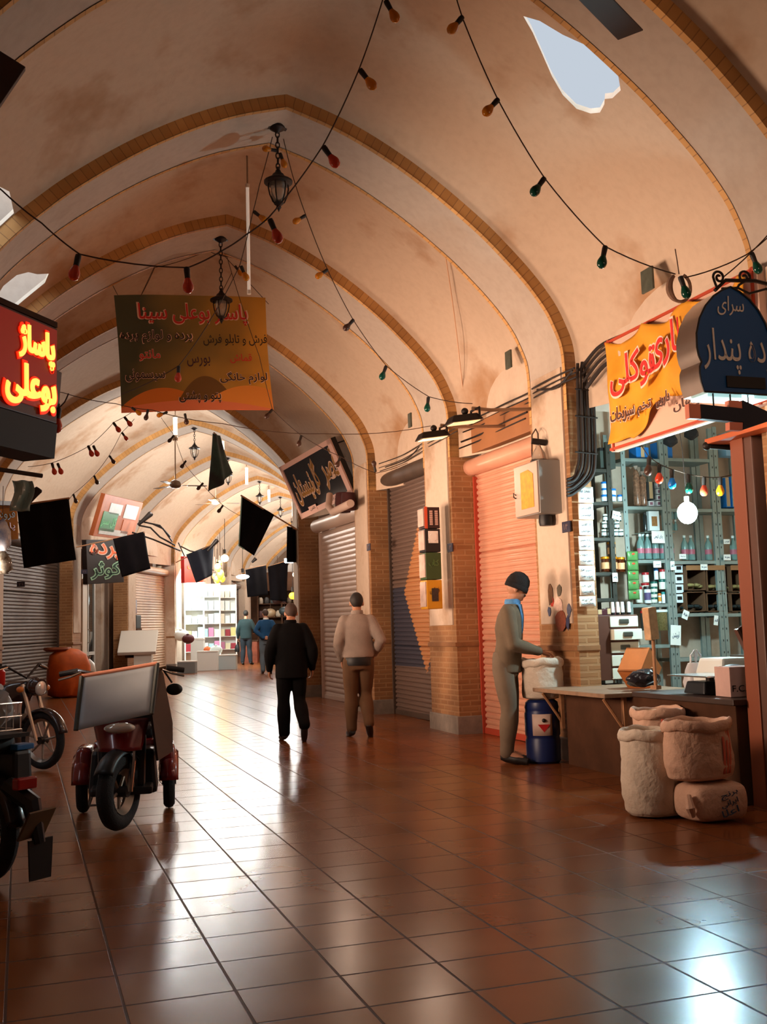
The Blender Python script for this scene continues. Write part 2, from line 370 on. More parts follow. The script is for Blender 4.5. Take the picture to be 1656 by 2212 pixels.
def pier(k, s, panel=True):
    S = ST[k]; h = S.half
    X = 2.81 if (k, s) == (1, 1) else 2.97
    mb = MB(); mb.bb(2.6, X, -h, h, -.1, 3.75)
    c = mb.build('pillar', M_WALL if k > 6 and s < 0 else M_BRK, loc=S.p, rz=S.rz if s > 0 else S.rz+PI, smooth=0); c['kind'] = 'structure'
    m2 = MB(); m2.bb(2.582, 2.62, -h+.07, h-.07, 1.24, 3.62); m2.build('plaster_panel', M_WALL, c, (0, 0, 0), smooth=0, bevel=.004)
    m2 = MB(); m2.bb(2.57, X+.01, -h-.015, h+.015, -.1, .2); m2.build('plinth', M_STONE, c, (0, 0, 0), smooth=0, bevel=.01)
    m2 = MB(); m2.bb(2.575, X+.004, -h-.012, h+.012, .99, 1.04); m2.build('ledge', M_LED, c, (0, 0, 0), smooth=0, bevel=.006)
    return c
for k in KS[:-1]:
    for s in (1, -1): pier(k, s)
OPEN = {(0, 1), (7, -1), (8, -1), (5, -1), (3, -1)}
def wallbay(k, s):
    f, L = bayframe(k, s); nm = 'wall_right' if s > 0 else 'wall_left'
    mb = MB()
    q = lambda x0, x1, z0, z1, v0=-.02, v1=1.02: mb.add([f(x, v, z) for x in (x0, x1) for v in (v0, v1) for z in (z0, z1)], [(0, 1, 3, 2), (4, 6, 7, 5), (0, 4, 5, 1), (2, 3, 7, 6), (0, 2, 6, 4), (1, 5, 7, 3)])
    q(2.88, 3.3, 3.42, 4.6, *((-.02, 1.4) if (k, s) == (0, 1) else (-.02, 1.02)))                          # wall over the shop front
    if (k, s) == (1, 1): q(3.0, 3.06, -.2, 4.6)
    elif (k, s) not in OPEN: q(3.3, 3.45, -.2, 4.6)
    else:
        a, b = (-.45, 1.42) if k == 0 else (-.12, 1.12); X = 2.83 if k == 0 else 3.28
        q(5.6, 5.75, -.2, 4.2, a, b); q(X, 5.75, 3.7, 3.82, a, b); q(X, 5.7, -.2, 3.8, a-.03, a); q(X, 5.7, -.2, 3.8, b, b+.03)
        if k: q(X-.02, 3.42, -.2, 4.1, a, 0.02); q(X-.02, 3.42, -.2, 4.1, .98, b)
        else: q(2.965, 3.0, -.2, 4.1, a, -.0); q(2.8, 2.83, -.2, 4.1, 1.02, b)
    return struct(nm, mb, M_WALL, smooth=0, origin=ST[k].p)
for k in KS[:-1]:
    for s in (1, -1): wallbay(k, s)
S = ST[-2]; mb = MB(); mb.add([S.w(x, -.45, z) for x, z in ((-3.6, -.3), (3.6, -.3), (3.6, 6.6), (-3.6, 6.6))], [(0, 1, 2, 3)]); struct('wall_back', mb, M_WALL, smooth=0)
S = ST[12]; mb = MB(); mb.add([S.w(x, 0, z) for x, z in ((-4, -.3), (4, -.3), (4, 6.6), (-4, 6.6))], [(0, 1, 2, 3)]); struct('wall_far', mb, M_WALL, smooth=0)
# ---------------------------------------------------------------- roller shutters
def shutter(k, s, label, m, v0=0., v1=1., z1=3.1, pitch=.068, deep=.02, tube=.11, mt=None, guide=None, x=2.93, round_=.5, box=None, group=None):
    f, L = bayframe(k, s); a = f(x, v0, 0); b = f(x, v1, 0); w = (b-a).length; d = (b-a).normalized()
    rz = math.atan2(d.y, d.x)                        # local x runs along the wall, -y or +y faces the passage
    e = -1. if s < 0 else 1.                         # local +y*e faces the passage for right-hand walls
    t = thing('roller_shutter', label, 'shutter', a, rz, group)
    ns = int(z1/pitch); rows = ns*6; mb = MB()
    def fn(u, v):
        z = u*ns*pitch+.03; ph = (u*ns) % 1.; y = deep*abs(math.sin(PI*min(ph/.84, 1.)))**round_ if ph < .84 else -.9*deep
        return Vector((v*w, e*y, z+(d.z*v*w)))
    mb.grid(fn, rows, 1); mb.build('slat_curtain', m, t, (0, 0, 0), smooth=25)
    mb = MB()
    if box: mb.bb(-.04, w+.04, -e*.06, e*box, z1-.05, z1+.36)
    else: mb.cyl((-.06, e*.07, z1+.08), (w+.06, e*.07, z1+.08+d.z*w), tube, n=20)
    mb.build('roller_tube', mt or m, t, (0, 0, 0), smooth=40)
    for x0 in (0., w):
        mb = MB(); mb.box((x0, e*.02, z1/2), (.05, .07, z1)); mb.build('guide_rail', guide or mt or m, t, (0, 0, 0), smooth=0, bevel=.006)
    mb = MB(); mb.box((w/2, e*.012, .04+d.z*w/2), (w-.03, .035, .07)); mb.build('bottom_bar', guide or m, t, (0, 0, 0), smooth=0, bevel=.006)
    return t
M_SHRED = mat('pink_painted_steel', (214, 156, 128), .34, .25, var=.12, vs=3)
M_SHREDT = mat('red_guide', (168, 62, 40), .5)
M_SHWH = mat('white_painted_steel', (206, 184, 170), .38, .2, var=.08, vs=3)
M_SHGR = mat('grey_steel', (118, 96, 84), .45, .4, var=.25, vs=4)
M_SHDK = mat('dark_steel', (92, 76, 66), .5, .4, var=.3, vs=4)
M_SHTAN = mat('tan_steel', (196, 166, 140), .5, .2, var=.15, vs=3)
M_DARK = mat('near_black', (22, 18, 16), .8)
M_IRON = mat('dark_iron', (44, 36, 32), .55, .6)
# painted diamond on the third bay's shutter
M_DIA, _t, _b = node_mat('diamond_shutter'); _L = _t.links
_tc = _t.nodes.new('ShaderNodeTexCoord'); _sx = _t.nodes.new('ShaderNodeSeparateXYZ'); _L.new(_tc.outputs['Object'], _sx.inputs[0])
def _mth(op, a, b=None):
    n = _t.nodes.new('ShaderNodeMath'); n.operation = op
    for i, v in enumerate((a, b)):
        if v is None: continue
        if isinstance(v, (int, float)): n.inputs[i].default_value = v
        else: _L.new(v, n.inputs[i])
    return n.outputs[0]
def _dia(cx, cz, a, b): return _mth('LESS_THAN', _mth('ADD', _mth('DIVIDE', _mth('ABSOLUTE', _mth('SUBTRACT', _sx.outputs[0], cx)), a), _mth('DIVIDE', _mth('ABSOLUTE', _mth('SUBTRACT', _sx.outputs[2], cz)), b)), 1.)
def _mix(f, c1, c2):
    n = _t.nodes.new('ShaderNodeMix'); n.data_type = 'RGBA'; _L.new(f, n.inputs[0])
    for i, c in ((6, c1), (7, c2)):
        if isinstance(c, tuple): n.inputs[i].default_value = lin(c)
        else: _L.new(c, n.inputs[i])
    return n.outputs[2]
DIA = (.95, 1.72)
_c = _mix(_mth('LESS_THAN', _mth('ABSOLUTE', _mth('SUBTRACT', _sx.outputs[2], 1.25)), .55), (104, 84, 74), (58, 58, 70))
_c = _mix(_dia(DIA[0], DIA[1], .78, 1.1), _c, (176, 120, 76)); _L.new(_c, _b.inputs['Base Color']); _b.inputs['Roughness'].default_value = .5; _b.inputs['Metallic'].default_value = .2
shutter(1, 1, 'pinkish red roller shutter, closed, behind the man in the knitted cap', M_SHRED, .0, 1., 3.0, tube=.1, guide=M_SHREDT, mt=M_SHRED)
shutter(2, 1, 'dark grey roller shutter painted with a tan diamond', M_DIA, .0, 1., 3.25, guide=M_SHDK, mt=M_SHDK, pitch=.062)
shutter(3, 1, 'white roller shutter under the tilted black sign, beside the man in grey', M_SHWH, .02, .9, 2.95, pitch=.085, deep=.012, mt=M_SHWH, tube=.12)
shutter(4, -1, 'dark closed roller shutter behind the parked motorcycle and orange sack', M_SHDK, .0, 1., 3.0)
shutter(6, -1, 'tan roller shutter behind the white sloped stand', M_SHTAN, .05, 1., 2.9, pitch=.075)
shutter(9, -1, 'small grey roller shutter far down the passage beyond the bright shop', M_SHGR, .2, 1., 2.9)
# ================================================================ HANGING THINGS AND SIGNS
def panel(name, label, cat, TL, TR, BR, BL, group=None, mid=True):
    # an Empty at the middle of a four-cornered board; local x along the board, z up it, -y out of its face
    x = ((TR-TL)+(BR-BL)).normalized(); z = ((TL-BL)+(TR-BR)); z = (z-x*z.dot(x)).normalized(); y = z.cross(x)
    w = ((TR-TL).length+(BR-BL).length)/2; h = ((TL-BL).length+(TR-BR).length)/2
    c = (TL+TR+BR+BL)/4 if mid else (BL+BR)/2
    o = thing(name, label, cat, (0, 0, 0), 0, group)
    M = Matrix((x, y, z)).transposed().to_4x4(); M.translation = c
    o.location = c; o.rotation_euler = M.to_euler(); return o, w, h
def ptm(t, x0, y0, x1, y1):                          # a rectangle across the passage
    return at(x0, y0, t), at(x1, y0, t), at(x1, y1, t), at(x0, y1, t)
M_WHITE = mat('white_paint', (226, 218, 208), .5)
M_BLACK = mat('black_paint', (24, 20, 20), .5)
M_CLOTHB = mat('black_cloth', (15, 10, 12), .95, var=.4, vs=5, spec=.1)
M_WOOD = mat('pole_wood', (170, 120, 82), .7, var=.3, vs=12)
M_REDL = mat('red_lettering', (206, 44, 40), .5)
M_PALE = mat('pale_outline', (232, 192, 170), .6)
M_DKL = mat('dark_lettering', (34, 20, 22), .6)
M_STEEL = mat('bare_steel', (150, 146, 140), .35, .8)
M_CABLE = mat('black_cable', (38, 28, 24), .6)
M_WIRE = mat('brown_wire', (70, 46, 32), .7)
# ---- the printed banner hung across the passage
def letter2(txt, w, h, m, m2, par, loc, fat=.035, dy=.0):
    if m2: lettering(txt, w*1.03, h*1.1, m2, par, (loc[0], loc[1]+.002, loc[2]), name='letter_outline', fat=fat, depth=.001)
    return lettering(txt, w, h, m, par, loc, depth=.001, fat=.008)
TB = 12.7
M_BAN, _t, _b = node_mat('printed_banner'); _L = _t.links; _tc = _t.nodes.new('ShaderNodeTexCoord'); _sx = _t.nodes.new('ShaderNodeSeparateXYZ'); _L.new(_tc.outputs['Object'], _sx.inputs[0])
_nz = _t.nodes.new('ShaderNodeTexNoise'); _nz.inputs['Scale'].default_value = 1.1; _nz.inputs['Detail'].default_value = 2; _L.new(_tc.outputs['Object'], _nz.inputs['Vector'])
_q = _mth('ADD', _mth('MULTIPLY', _sx.outputs[0], .42), _mth('MULTIPLY', _nz.outputs['Fac'], .9))
_rp = _t.nodes.new('ShaderNodeValToRGB'); _e = _rp.color_ramp.elements; _e[0].position = .12; _e[0].color = lin((70, 66, 44)); _e[1].position = .95; _e[1].color = lin((222, 150, 50)); _k = _e.new(.5); _k.color = lin((140, 104, 46))
_L.new(_q, _rp.inputs['Fac'])
def _hump(cx, a, top, b): return _mth('LESS_THAN', _mth('ADD', _sx.outputs[2], _mth('MULTIPLY', _mth('POWER', _mth('ABSOLUTE', _mth('SUBTRACT', _sx.outputs[0], cx)), 2.), b)), top)
_c = _rp.outputs['Color']
_c = _mix(_hump(-.42, 0, -.42, .9), _c, (206, 110, 40)); _c = _mix(_hump(.1, 0, -.28, 2.6), _c, (110, 74, 34)); _c = _mix(_hump(.62, 0, -.4, .75), _c, (226, 136, 52)); _c = _mix(_hump(-.1, 0, -.58, .12), _c, (226, 120, 76))
_L.new(_c, _b.inputs['Base Color']); _tl = _t.nodes.new('ShaderNodeBsdfTranslucent'); _ms = _t.nodes.new('ShaderNodeMixShader'); _ms.inputs[0].default_value = .5
_L.new(_c, _tl.inputs[0]); _L.new(_b.outputs[0], _ms.inputs[1]); _L.new(_tl.outputs[0], _ms.inputs[2]); _L.new(_ms.outputs[0], _t.nodes['Material Output'].inputs[0]); _b.inputs['Roughness'].default_value = .28; _b.inputs['Coat Weight'].default_value = .4; _b.inputs['Coat Roughness'].default_value = .12
ban, bw, bh = panel('hanging_banner', 'printed olive and gold banner with red Persian lettering, hung across the passage', 'banner', *ptm(TB, 254, 641, 582, 889))
mb = MB(); mb.grid(lambda u, v: Vector(((u-.5)*bw*(1-.02*math.sin(PI*v)), .012*math.sin(u*9+v*3)+.02*math.sin(v*PI)-.015*math.sin(u*PI), (v-.5)*bh+.012*math.sin(u*PI))), 24, 18)
mb.build('printed_sheet', M_BAN, ban, (0, 0, 0))
mpp = bw/328.
def bl(txt, x0, x1, y0, y1, m, m2=M_PALE): letter2(txt, (x1-x0)*mpp, (y1-y0)*mpp, m, m2, ban, (((x0+x1)/2-418)*mpp, -.032, (765-(y0+y1)/2)*mpp-.004))
bl('پاساژ بوعلی سینا', 302, 536, 655, 703, M_REDL); bl('فرش و تابلو فرش', 436, 577, 722, 748, M_DKL, None); bl('پرده و لوازم پرده', 262, 412, 714, 743, M_DKL)
bl('قماش', 492, 540, 766, 787, M_REDL, None); bl('بورس', 398, 448, 772, 794, mat('purple_letter', (62, 26, 48), .6), None); bl('مانتو', 298, 342, 756, 781, M_REDL)
bl('لوازم خانگی', 467, 571, 806, 834, M_DKL); bl('سیسمونی', 267, 349, 799, 826, M_DKL); bl('پتو و پشتی', 376, 466, 848, 874, M_DKL)
_bi = Matrix.LocRotScale(ban.location, ban.rotation_euler, None).inverted()
for (xa, ya), (xb, yb) in (((303, 641), (334, 575)), ((470, 650), (500, 590)), ((580, 657), (480, 548)), ((256, 641), (240, 610))):
    p, q = at(xa, ya, TB), at(xb, yb, TB); mb = MB(); mb.tube([_bi @ p, _bi @ q], .004, 5); mb.build('cord', M_WIRE, ban, (0, 0, 0))
# ---- lanterns under the arches
M_LANT = mat('lantern_iron', (40, 32, 30), .5, .5)
M_LGL = mat('lantern_glass', (226, 222, 214), .12, trans=.75, spec=.6)
def make_lantern(loc, rz, drop, label):
    t = thing('hanging_lantern', label, 'lantern', loc, rz, 'iron lanterns under the arches')
    mb = MB(); mb.lathe([(.075, 0), (.07, -.02), (.03, -.045), (.014, -.06)], 16); mb.box((0, 0, -.012), (.2, .05, .016)); mb.build('ceiling_hook', M_LANT, t, (0, 0, 0))
    mb = MB(); k = max(4, int(drop/.055))
    for i in range(k):
        z = -.05-(drop-.05)*(i+.5)/k; r = (drop-.05)/k*.62; a = PI/2*(i % 2)
        mb.tube([(math.cos(a)*r*.55*math.cos(u), math.sin(a)*r*.55*math.cos(u), z+r*math.sin(u)) for u in [2*PI*j/10 for j in range(10)]], .006, 5, closed=True)
    mb.build('chain', M_LANT, t, (0, 0, 0))
    b = -drop
    mb = MB(); mb.lathe([(.01, b), (.022, b-.012), (.03, b-.035), (.05, b-.05), (.062, b-.075), (.115, b-.105), (.13, b-.115), (.128, b-.13), (.09, b-.135), (.085, b-.14)], 18); rf = mb.build('lantern_roof', M_LANT, t, (0, 0, 0))
    mb = MB(); mb.ball((0, 0, b+.008), .016); mb.build('knob', M_LANT, rf, (0, 0, 0))
    mb = MB(); mb.lathe([(.066, b-.14), (.07, b-.18), (.062, b-.24), (.042, b-.30), (.03, b-.315)], 18); mb.build('glass_globe', M_LGL, t, (0, 0, 0))
    mb = MB()
    for j in range(6):
        a = 2*PI*j/6; mb.tube([(math.cos(a)*r, math.sin(a)*r, b-z) for r, z in ((.088, .138), (.092, .18), (.08, .245), (.052, .31), (.03, .325))], .006, 6)
    mb.lathe([(.02, b-.31), (.045, b-.318), (.04, b-.33), (.018, b-.345), (.024, b-.36), (.01, b-.38), (.002, b-.4)], 14); mb.build('cage', M_LANT, t, (0, 0, 0))
    return t
LN = {1: 'black iron lantern under the nearest whole arch, in front of the bare vault', 2: 'black iron lantern seen against the top of the printed banner', 5: 'largest of the small distant lanterns, beyond the banner', 6: 'distant lantern beside the twisted green flag',
      7: 'distant lantern just above the pale-edged black flag', 8: 'small distant lantern over the far right of the passage', 9: 'smallest and farthest lantern, by the tilted black sign'}
for k, lb in LN.items():
    S = ST[k]; make_lantern(S.w(0, 0, 5.775), S.rz, .40 if k == 1 else .62 if k == 2 else .35, lb)
# ---- fans and tube lamps on rods
M_TUBE = mat('lit_tube', (255, 246, 230), .3, emit=9., ecol=(255, 240, 214))
M_TUBE0 = mat('faint_tube', (232, 224, 214), .25, emit=.25, ecol=(255, 235, 215))  # tube carries a faint glow of its own
M_ROD = mat('rod_grey', (150, 128, 108), .5, .3)
M_BLADE = mat('fan_blade', (58, 38, 32), .55, var=.2)
M_FANW = mat('fan_pale', (120, 96, 76), .5)
def fan(top, drop, r, ang, label, m, hub=.11, nb=3, bwid=.13):
    t = thing('ceiling_fan', label, 'fan', top, 0., 'ceiling fans along the passage')
    mb = MB(); mb.cyl((0, 0, .06), (0, 0, -drop), .012, n=8); mb.lathe([(.012, -.0), (.05, -.04), (.055, .02), (.03, .05)], 14); mb.build('down_rod', M_ROD, t, (0, 0, 0))
    mb = MB(); mb.lathe([(.03, -drop+.08), (hub*.8, -drop+.05), (hub, -drop), (hub, -drop-.05), (hub*.7, -drop-.08), (.02, -drop-.09)], 20); mb.build('motor_housing', m, t, (0, 0, 0))
    for i in range(nb):
        a = ang+2*PI*i/nb; mb = MB(); T = Matrix.Rotation(a, 4, 'Z')
        mb.box((hub+.08, 0, -drop-.03), (.2, .035, .008), T=T); mb.build('blade_iron', m, t, (0, 0, 0), smooth=0)
        mb = MB(); mb.add([(x, y*(1 if x < .3 else 1.06), z) for x in (hub+.13, r) for y in (-bwid/2, bwid/2) for z in (-drop-.036, -drop-.030)], [(0, 1, 3, 2), (4, 6, 7, 5), (0, 4, 5, 1), (2, 3, 7, 6), (0, 2, 6, 4), (1, 5, 7, 3)], 0, T); mb.build('blade', m, t, (0, 0, 0), smooth=0, bevel=.01)
    return t
def tube_lamp(p_top, L0, L1, label, m, r=.019):
    t = thing('tube_lamp', label, 'lamp', p_top, 0., 'upright tube lamps hanging in the passage')
    mb = MB(); mb.cyl((0, 0, .08), (0, 0, -L0), .009, n=8); mb.lathe([(.05, 0), (.045, -.02), (.012, -.05)], 12); mb.build('hanging_rod', M_ROD, t, (0, 0, 0))
    mb = MB(); mb.cyl((0, 0, -L0), (0, 0, -L1), r, n=12); mb.build('tube', m, t, (0, 0, 0))
    for z in (-L0, -L1):
        mb = MB(); mb.cyl((0, 0, z-.02), (0, 0, z+.02), r*1.25, n=12); mb.build('end_cap', M_WHITE, t, (0, 0, 0))
    return t
p = at(533, 318, 10.3); tube_lamp(p, .42, 1.55, 'long faintly glowing white tube lamp hanging left of the near lantern', M_TUBE0, .017)
for x, yt, y0, y1, t_, lb in ((378, 850, 900, 942, 21.3, 'lit tube lamp in the second lit bay, just below the banner'), (480, 925, 952, 998, 26., 'lit tube lamp beside the twisted green flag'), (532, 985, 1010, 1045, 30.5, 'lit tube lamp above the pale-edged black flag'),
                              (580, 1030, 1058, 1083, 35, 'lit tube lamp fourth from the banner'), (632, 1060, 1084, 1116, 39, 'farthest lit tube lamp, at the edge of the tilted black sign')):
    p = at(x, yt, t_); a, b = at(x, y0, t_), at(x, y1, t_); tube_lamp(p, p.z-a.z, p.z-b.z, lb, M_TUBE, .04)
fan(at(378, 948, 20.9), at(378, 948, 20.9).z-at(378, 1045, 20.9).z, .62, .35, 'pale ceiling fan on a long rod, nearer of the two below the banner', M_FANW)
fan(at(465, 1000, 26.), at(465, 1000, 26.).z-at(465, 1083, 26.).z, .62, .5, 'pale ceiling fan farther down the passage, left of the pale-edged flag', M_FANW)
# the near fan: only the tip of one blade reaches into the picture
fan_p = NT(2.1, 3.63); fan_p.z = 5.9
fan(fan_p, 1.82, .7, A+math.radians(34), 'brown ceiling fan overhead, one blade tip showing beside the skylight', M_BLADE, bwid=.12)
# ---- strings of coloured bulbs
GLB = {'a': mat('amber_bulb', (214, 128, 18), .15, trans=.25, spec=.6), 'r': mat('red_bulb', (206, 66, 40), .2, trans=.15), 'g': mat('green_bulb', (18, 74, 58), .15, trans=.2), 'b': mat('blue_bulb', (24, 120, 200), .2, trans=.2), 'k': mat('dull_bulb', (70, 44, 34), .3)}
M_SOCK = mat('bulb_socket', (40, 32, 28), .6)
_bm = {}
def bulb_meshes(c, s):
    key = (c, s)
    if key not in _bm:
        m1 = MB(); m1.lathe([(.004*s, 0), (.015*s, -.004*s), (.017*s, -.02*s), (.015*s, -.06*s), (.016*s, -.065*s)], 12)
        m2 = MB(); m2.lathe([(.013*s, -.062*s), (.02*s, -.078*s), (.029*s, -.1*s), (.0305*s, -.115*s), (.026*s, -.132*s), (.014*s, -.144*s), (.003*s, -.147*s)], 14)
        a = m2.build('bulb', GLB[c]); b = m1.build('socket', M_SOCK); C.objects.unlink(a); C.objects.unlink(b); _bm[key] = (a, b)
    return _bm[key]
def bulb_on(root, p, q, c, s=1.):                    # p: where it leaves the cable, q: the tip of the glass (world points)
    a, b = bulb_meshes(c, s); g = a.copy(); C.objects.link(g); g.parent = root; g.location = p-root.location
    g.rotation_euler = (q-p).to_track_quat('-Z', 'Y').to_euler(); k = b.copy(); C.objects.link(k); k.parent = g
def string(label, runs, bulbs, t0=5.4, r=.0042, s=1., group=None, col=None):
    # runs: cables as photograph points lying across the passage at t0; bulbs: (x, y at cable, x, y at tip, colour)
    P = lambda v: at(v[0], v[1], v[2] if len(v) > 2 else t0)
    root = thing('string_light', label, 'string light', P(runs[0][0]), 0., group)
    for run in runs:
        pts = [P(v)-root.location for v in run]; out = []
        for i in range(len(pts)-1):
            a, b = pts[i], pts[i+1]; L = (b-a).length
            for j in range(6): u = j/6; out.append(a.lerp(b, u)-Z*(.03*L*4*u*(1-u)))
        mb = MB(); mb.tube(out+[pts[-1]], r, 5); mb.build('cable', col or M_WIRE, root, (0, 0, 0))
    for b in bulbs:
        t = b[5] if len(b) > 5 else t0
        p, q = at(b[0], b[1], t), at(b[2], b[3], t); bulb_on(root, p, p+(q-p).normalized()*.15*s, b[4], s)
    return root
string('string of coloured bulbs sweeping from the top edge down to the red neon sign', [[(835, -30), (775, 150), (697, 315), (580, 470), (534, 505), (482, 540), (406, 578)], [(406, 578), (172, 549)], [(172, 549), (90, 482), (5, 412), (-60, 350)]],
       [(832, 0, 852, 36, 'a'), (776, 149, 808, 190, 'a'), (697, 315, 728, 358, 'r'), (582, 472, 602, 518, 'r'), (403, 576, 407, 630, 'r'), (170, 549, 158, 602, 'r')], 5.5)
string('string of bulbs curving down past the skylight to the blue arched sign', [[(975, -40), (999, 40), (1075, 215), (1176, 385), (1306, 532), (1458, 592)], [(1478, 600), (1612, 550), (1690, 480)], [(1560, 600), (1690, 470)]],
       [(999, 36, 968, 72, 'a'), (1076, 214, 1045, 248, 'a'), (1176, 384, 1150, 420, 'g'), (1307, 531, 1298, 576, 'g'), (1468, 596, 1484, 640, 'g'), (1622, 545, 1640, 590, 'g')], 5.3)
string('string of bulbs hung from the near lantern hook over to the wall floodlights', [[(588, 296), (560, 400), (545, 462), (518, 572), (455, 690), (386, 790), (262, 852)], [(612, 300), (632, 380), (660, 464), (706, 580), (762, 690), (834, 790), (926, 857), (1020, 872)]],
       [(547, 456, 572, 476, 'a'), (520, 574, 528, 592, 'a'), (660, 465, 634, 481, 'a'), (708, 582, 682, 600, 'a'), (764, 690, 744, 712, 'k'), (834, 790, 825, 814, 'g'), (925, 857, 922, 887, 'g'), (386, 790, 384, 822, 'r'), (600, 326, 578, 322, 'a'), (604, 330, 614, 356, 'a')], 9.)
string('long level cable with a few bulbs, running under the printed banner', [[(30, 828), (135, 848), (250, 872), (330, 886), (480, 915), (700, 937), (930, 920)]],
       [(284, 880, 297, 890, 'a'), (320, 884, 318, 892, 'k'), (362, 890, 338, 899, 'a'), (399, 893, 402, 908, 'k')], 11.2, s=.85)
string('string of bulbs dropping from the banner corner behind the tilted black sign', [[(455, 545), (490, 555), (560, 770), (588, 884), (650, 940), (735, 986), (812, 1022), (880, 1000)], [(440, 545), (334, 578), (303, 641)], [(470, 548), (600, 575), (700, 590)]],
       [(588, 884, 574, 902, 'k'), (651, 940, 646, 957, 'k'), (735, 986, 727, 1007, 'k'), (811, 1020, 808, 1004, 'k'), (507, 574, 524, 597, 'a')], 12.2)
string('string of red bulbs across the left of the lit vault, nearer of two', [[(300, 880), (246, 912), (195, 962), (112, 1000), (60, 1008)]], [(268, 900, 283, 919, 'r'), (244, 912, 257, 930, 'r'), (190, 962, 198, 981, 'r'), (201, 962, 210, 981, 'r'), (112, 1000, 119, 1025, 'r'), (124, 1000, 132, 1020, 'r')], 14.9, s=1.15)
string('string of dull bulbs across the left of the lit vault, farther of two', [[(290, 905), (262, 935), (235, 985), (202, 1028), (157, 1068), (140, 1090)], [(340, 890), (376, 940), (397, 1000), (436, 1045), (482, 1092), (520, 1115)]],
       [(263, 934, 273, 948, 'r'), (236, 984, 246, 999, 'k'), (203, 1027, 210, 1043, 'k'), (158, 1067, 164, 1083, 'k'), (402, 995, 394, 1006, 'k'), (439, 1043, 428, 1055, 'k'), (482, 1091, 474, 1102, 'k'), (376, 940, 366, 952, 'k')], 18.5, s=1.15)
# ---- black mourning flags on slanting poles
def flag(label, pole, quad, tp, tq, m=M_CLOTHB, edge=None, wav=.03, group='black flags along the walls'):
    # pole: two photograph points; quad: four corners TL TR BR BL, left at tp and right at tq metres down the passage
    a = at(pole[0], pole[1], tp); b = at(pole[2], pole[3], tq); t = thing('flag', label, 'flag', a, 0., group)
    mb = MB(); mb.cyl((0, 0, 0), b-a, .014, n=8); mb.build('pole', M_WOOD, t, (0, 0, 0))
    TL, TR, BR, BL = [at(q[0], q[1], tp if i in (0, 3) else tq)-a for i, q in enumerate(quad)]; nn = (TR-TL).cross(BL-TL).normalized()
    fn = lambda u, v: TL.lerp(TR, u).lerp(BL.lerp(BR, u), v)+nn*(wav*math.sin(u*7+v*2)*v+.02*math.sin(u*13))
    mb = MB(); mb.grid(fn, 16, 14); mb.build('cloth', m, t, (0, 0, 0), solid=.006)
    if edge:
        mb = MB(); mb.tube([fn(0, j/10) for j in range(11)]+[fn(i/10, 1) for i in range(5)], .011, 6); mb.build('pale_hem', edge, t, (0, 0, 0))
    return t
M_HEM = mat('pale_hem', (150, 190, 180), .8)
flag('largest black flag, hanging over the dark shutter at the left', (-20, 1100, 150, 1076), ((36, 1095), (149, 1077), (166, 1209), (54, 1227)), 15.4, 15.8, edge=None)
flag('black flag half covering the orange and green neon shop sign', (165, 1182, 312, 1150), ((244, 1164), (312, 1148), (327, 1228), (266, 1246)), 22.8, 23.2, wav=.05)
flag('bluish black flag in front of the bright shop', (380, 1215, 470, 1170), ((402, 1198), (462, 1174), (460, 1242), (426, 1258)), 29., 29.5, m=mat('navy_cloth', (18, 24, 40), .9, var=.3, vs=4), wav=.06)
flag('black flag with a pale left edge, hanging in mid passage', (640, 1143, 520, 1070), ((522, 1072), (592, 1112), (548, 1200), (515, 1178)), 18.4, 18.2, edge=M_HEM, wav=.04)
flag('narrow black flag hanging close to the white shutter', (646, 1145, 620, 1138), ((620, 1137), (643, 1143), (642, 1215), (621, 1215)), 18.6, 18.9, wav=.02)
flag('teal black flag lowest over the far end, left of the bulb', (515, 1232, 572, 1221), ((530, 1231), (575, 1221), (580, 1285), (536, 1290)), 38, 38.4, wav=.05)
flag('black flag at the far right over the crowded stall', (640, 1205, 585, 1222), ((578, 1224), (622, 1212), (620, 1300), (585, 1296)), 37, 37.2, wav=.05)
M_GRN = mat('green_flag', (38, 62, 52), .7, var=.6, vs=3, col2=(30, 18, 18))
flag('twisted green and black flag with pale writing, under the lit vault', (462, 935, 470, 942), ((460, 936), (475, 942), (506, 1022), (455, 1062)), 19.2, 19.6, m=M_GRN, wav=.05, group=None)
# ---- signs on the right-hand wall
M_YEL = mat('yellow_cloth', (222, 148, 26), .75, var=.18, vs=5)
M_SIL = mat('brushed_silver', (196, 180, 168), .28, .9, var=.15, vs=3)
M_BLUE = mat('deep_blue_sign', (14, 74, 130), .4)
M_NAVY = mat('navy_arrow', (16, 22, 40), .45)
M_PINK = mat('pink_square', (238, 140, 110), .5)
M_GREYL = mat('grey_letters', (214, 200, 188), .5)
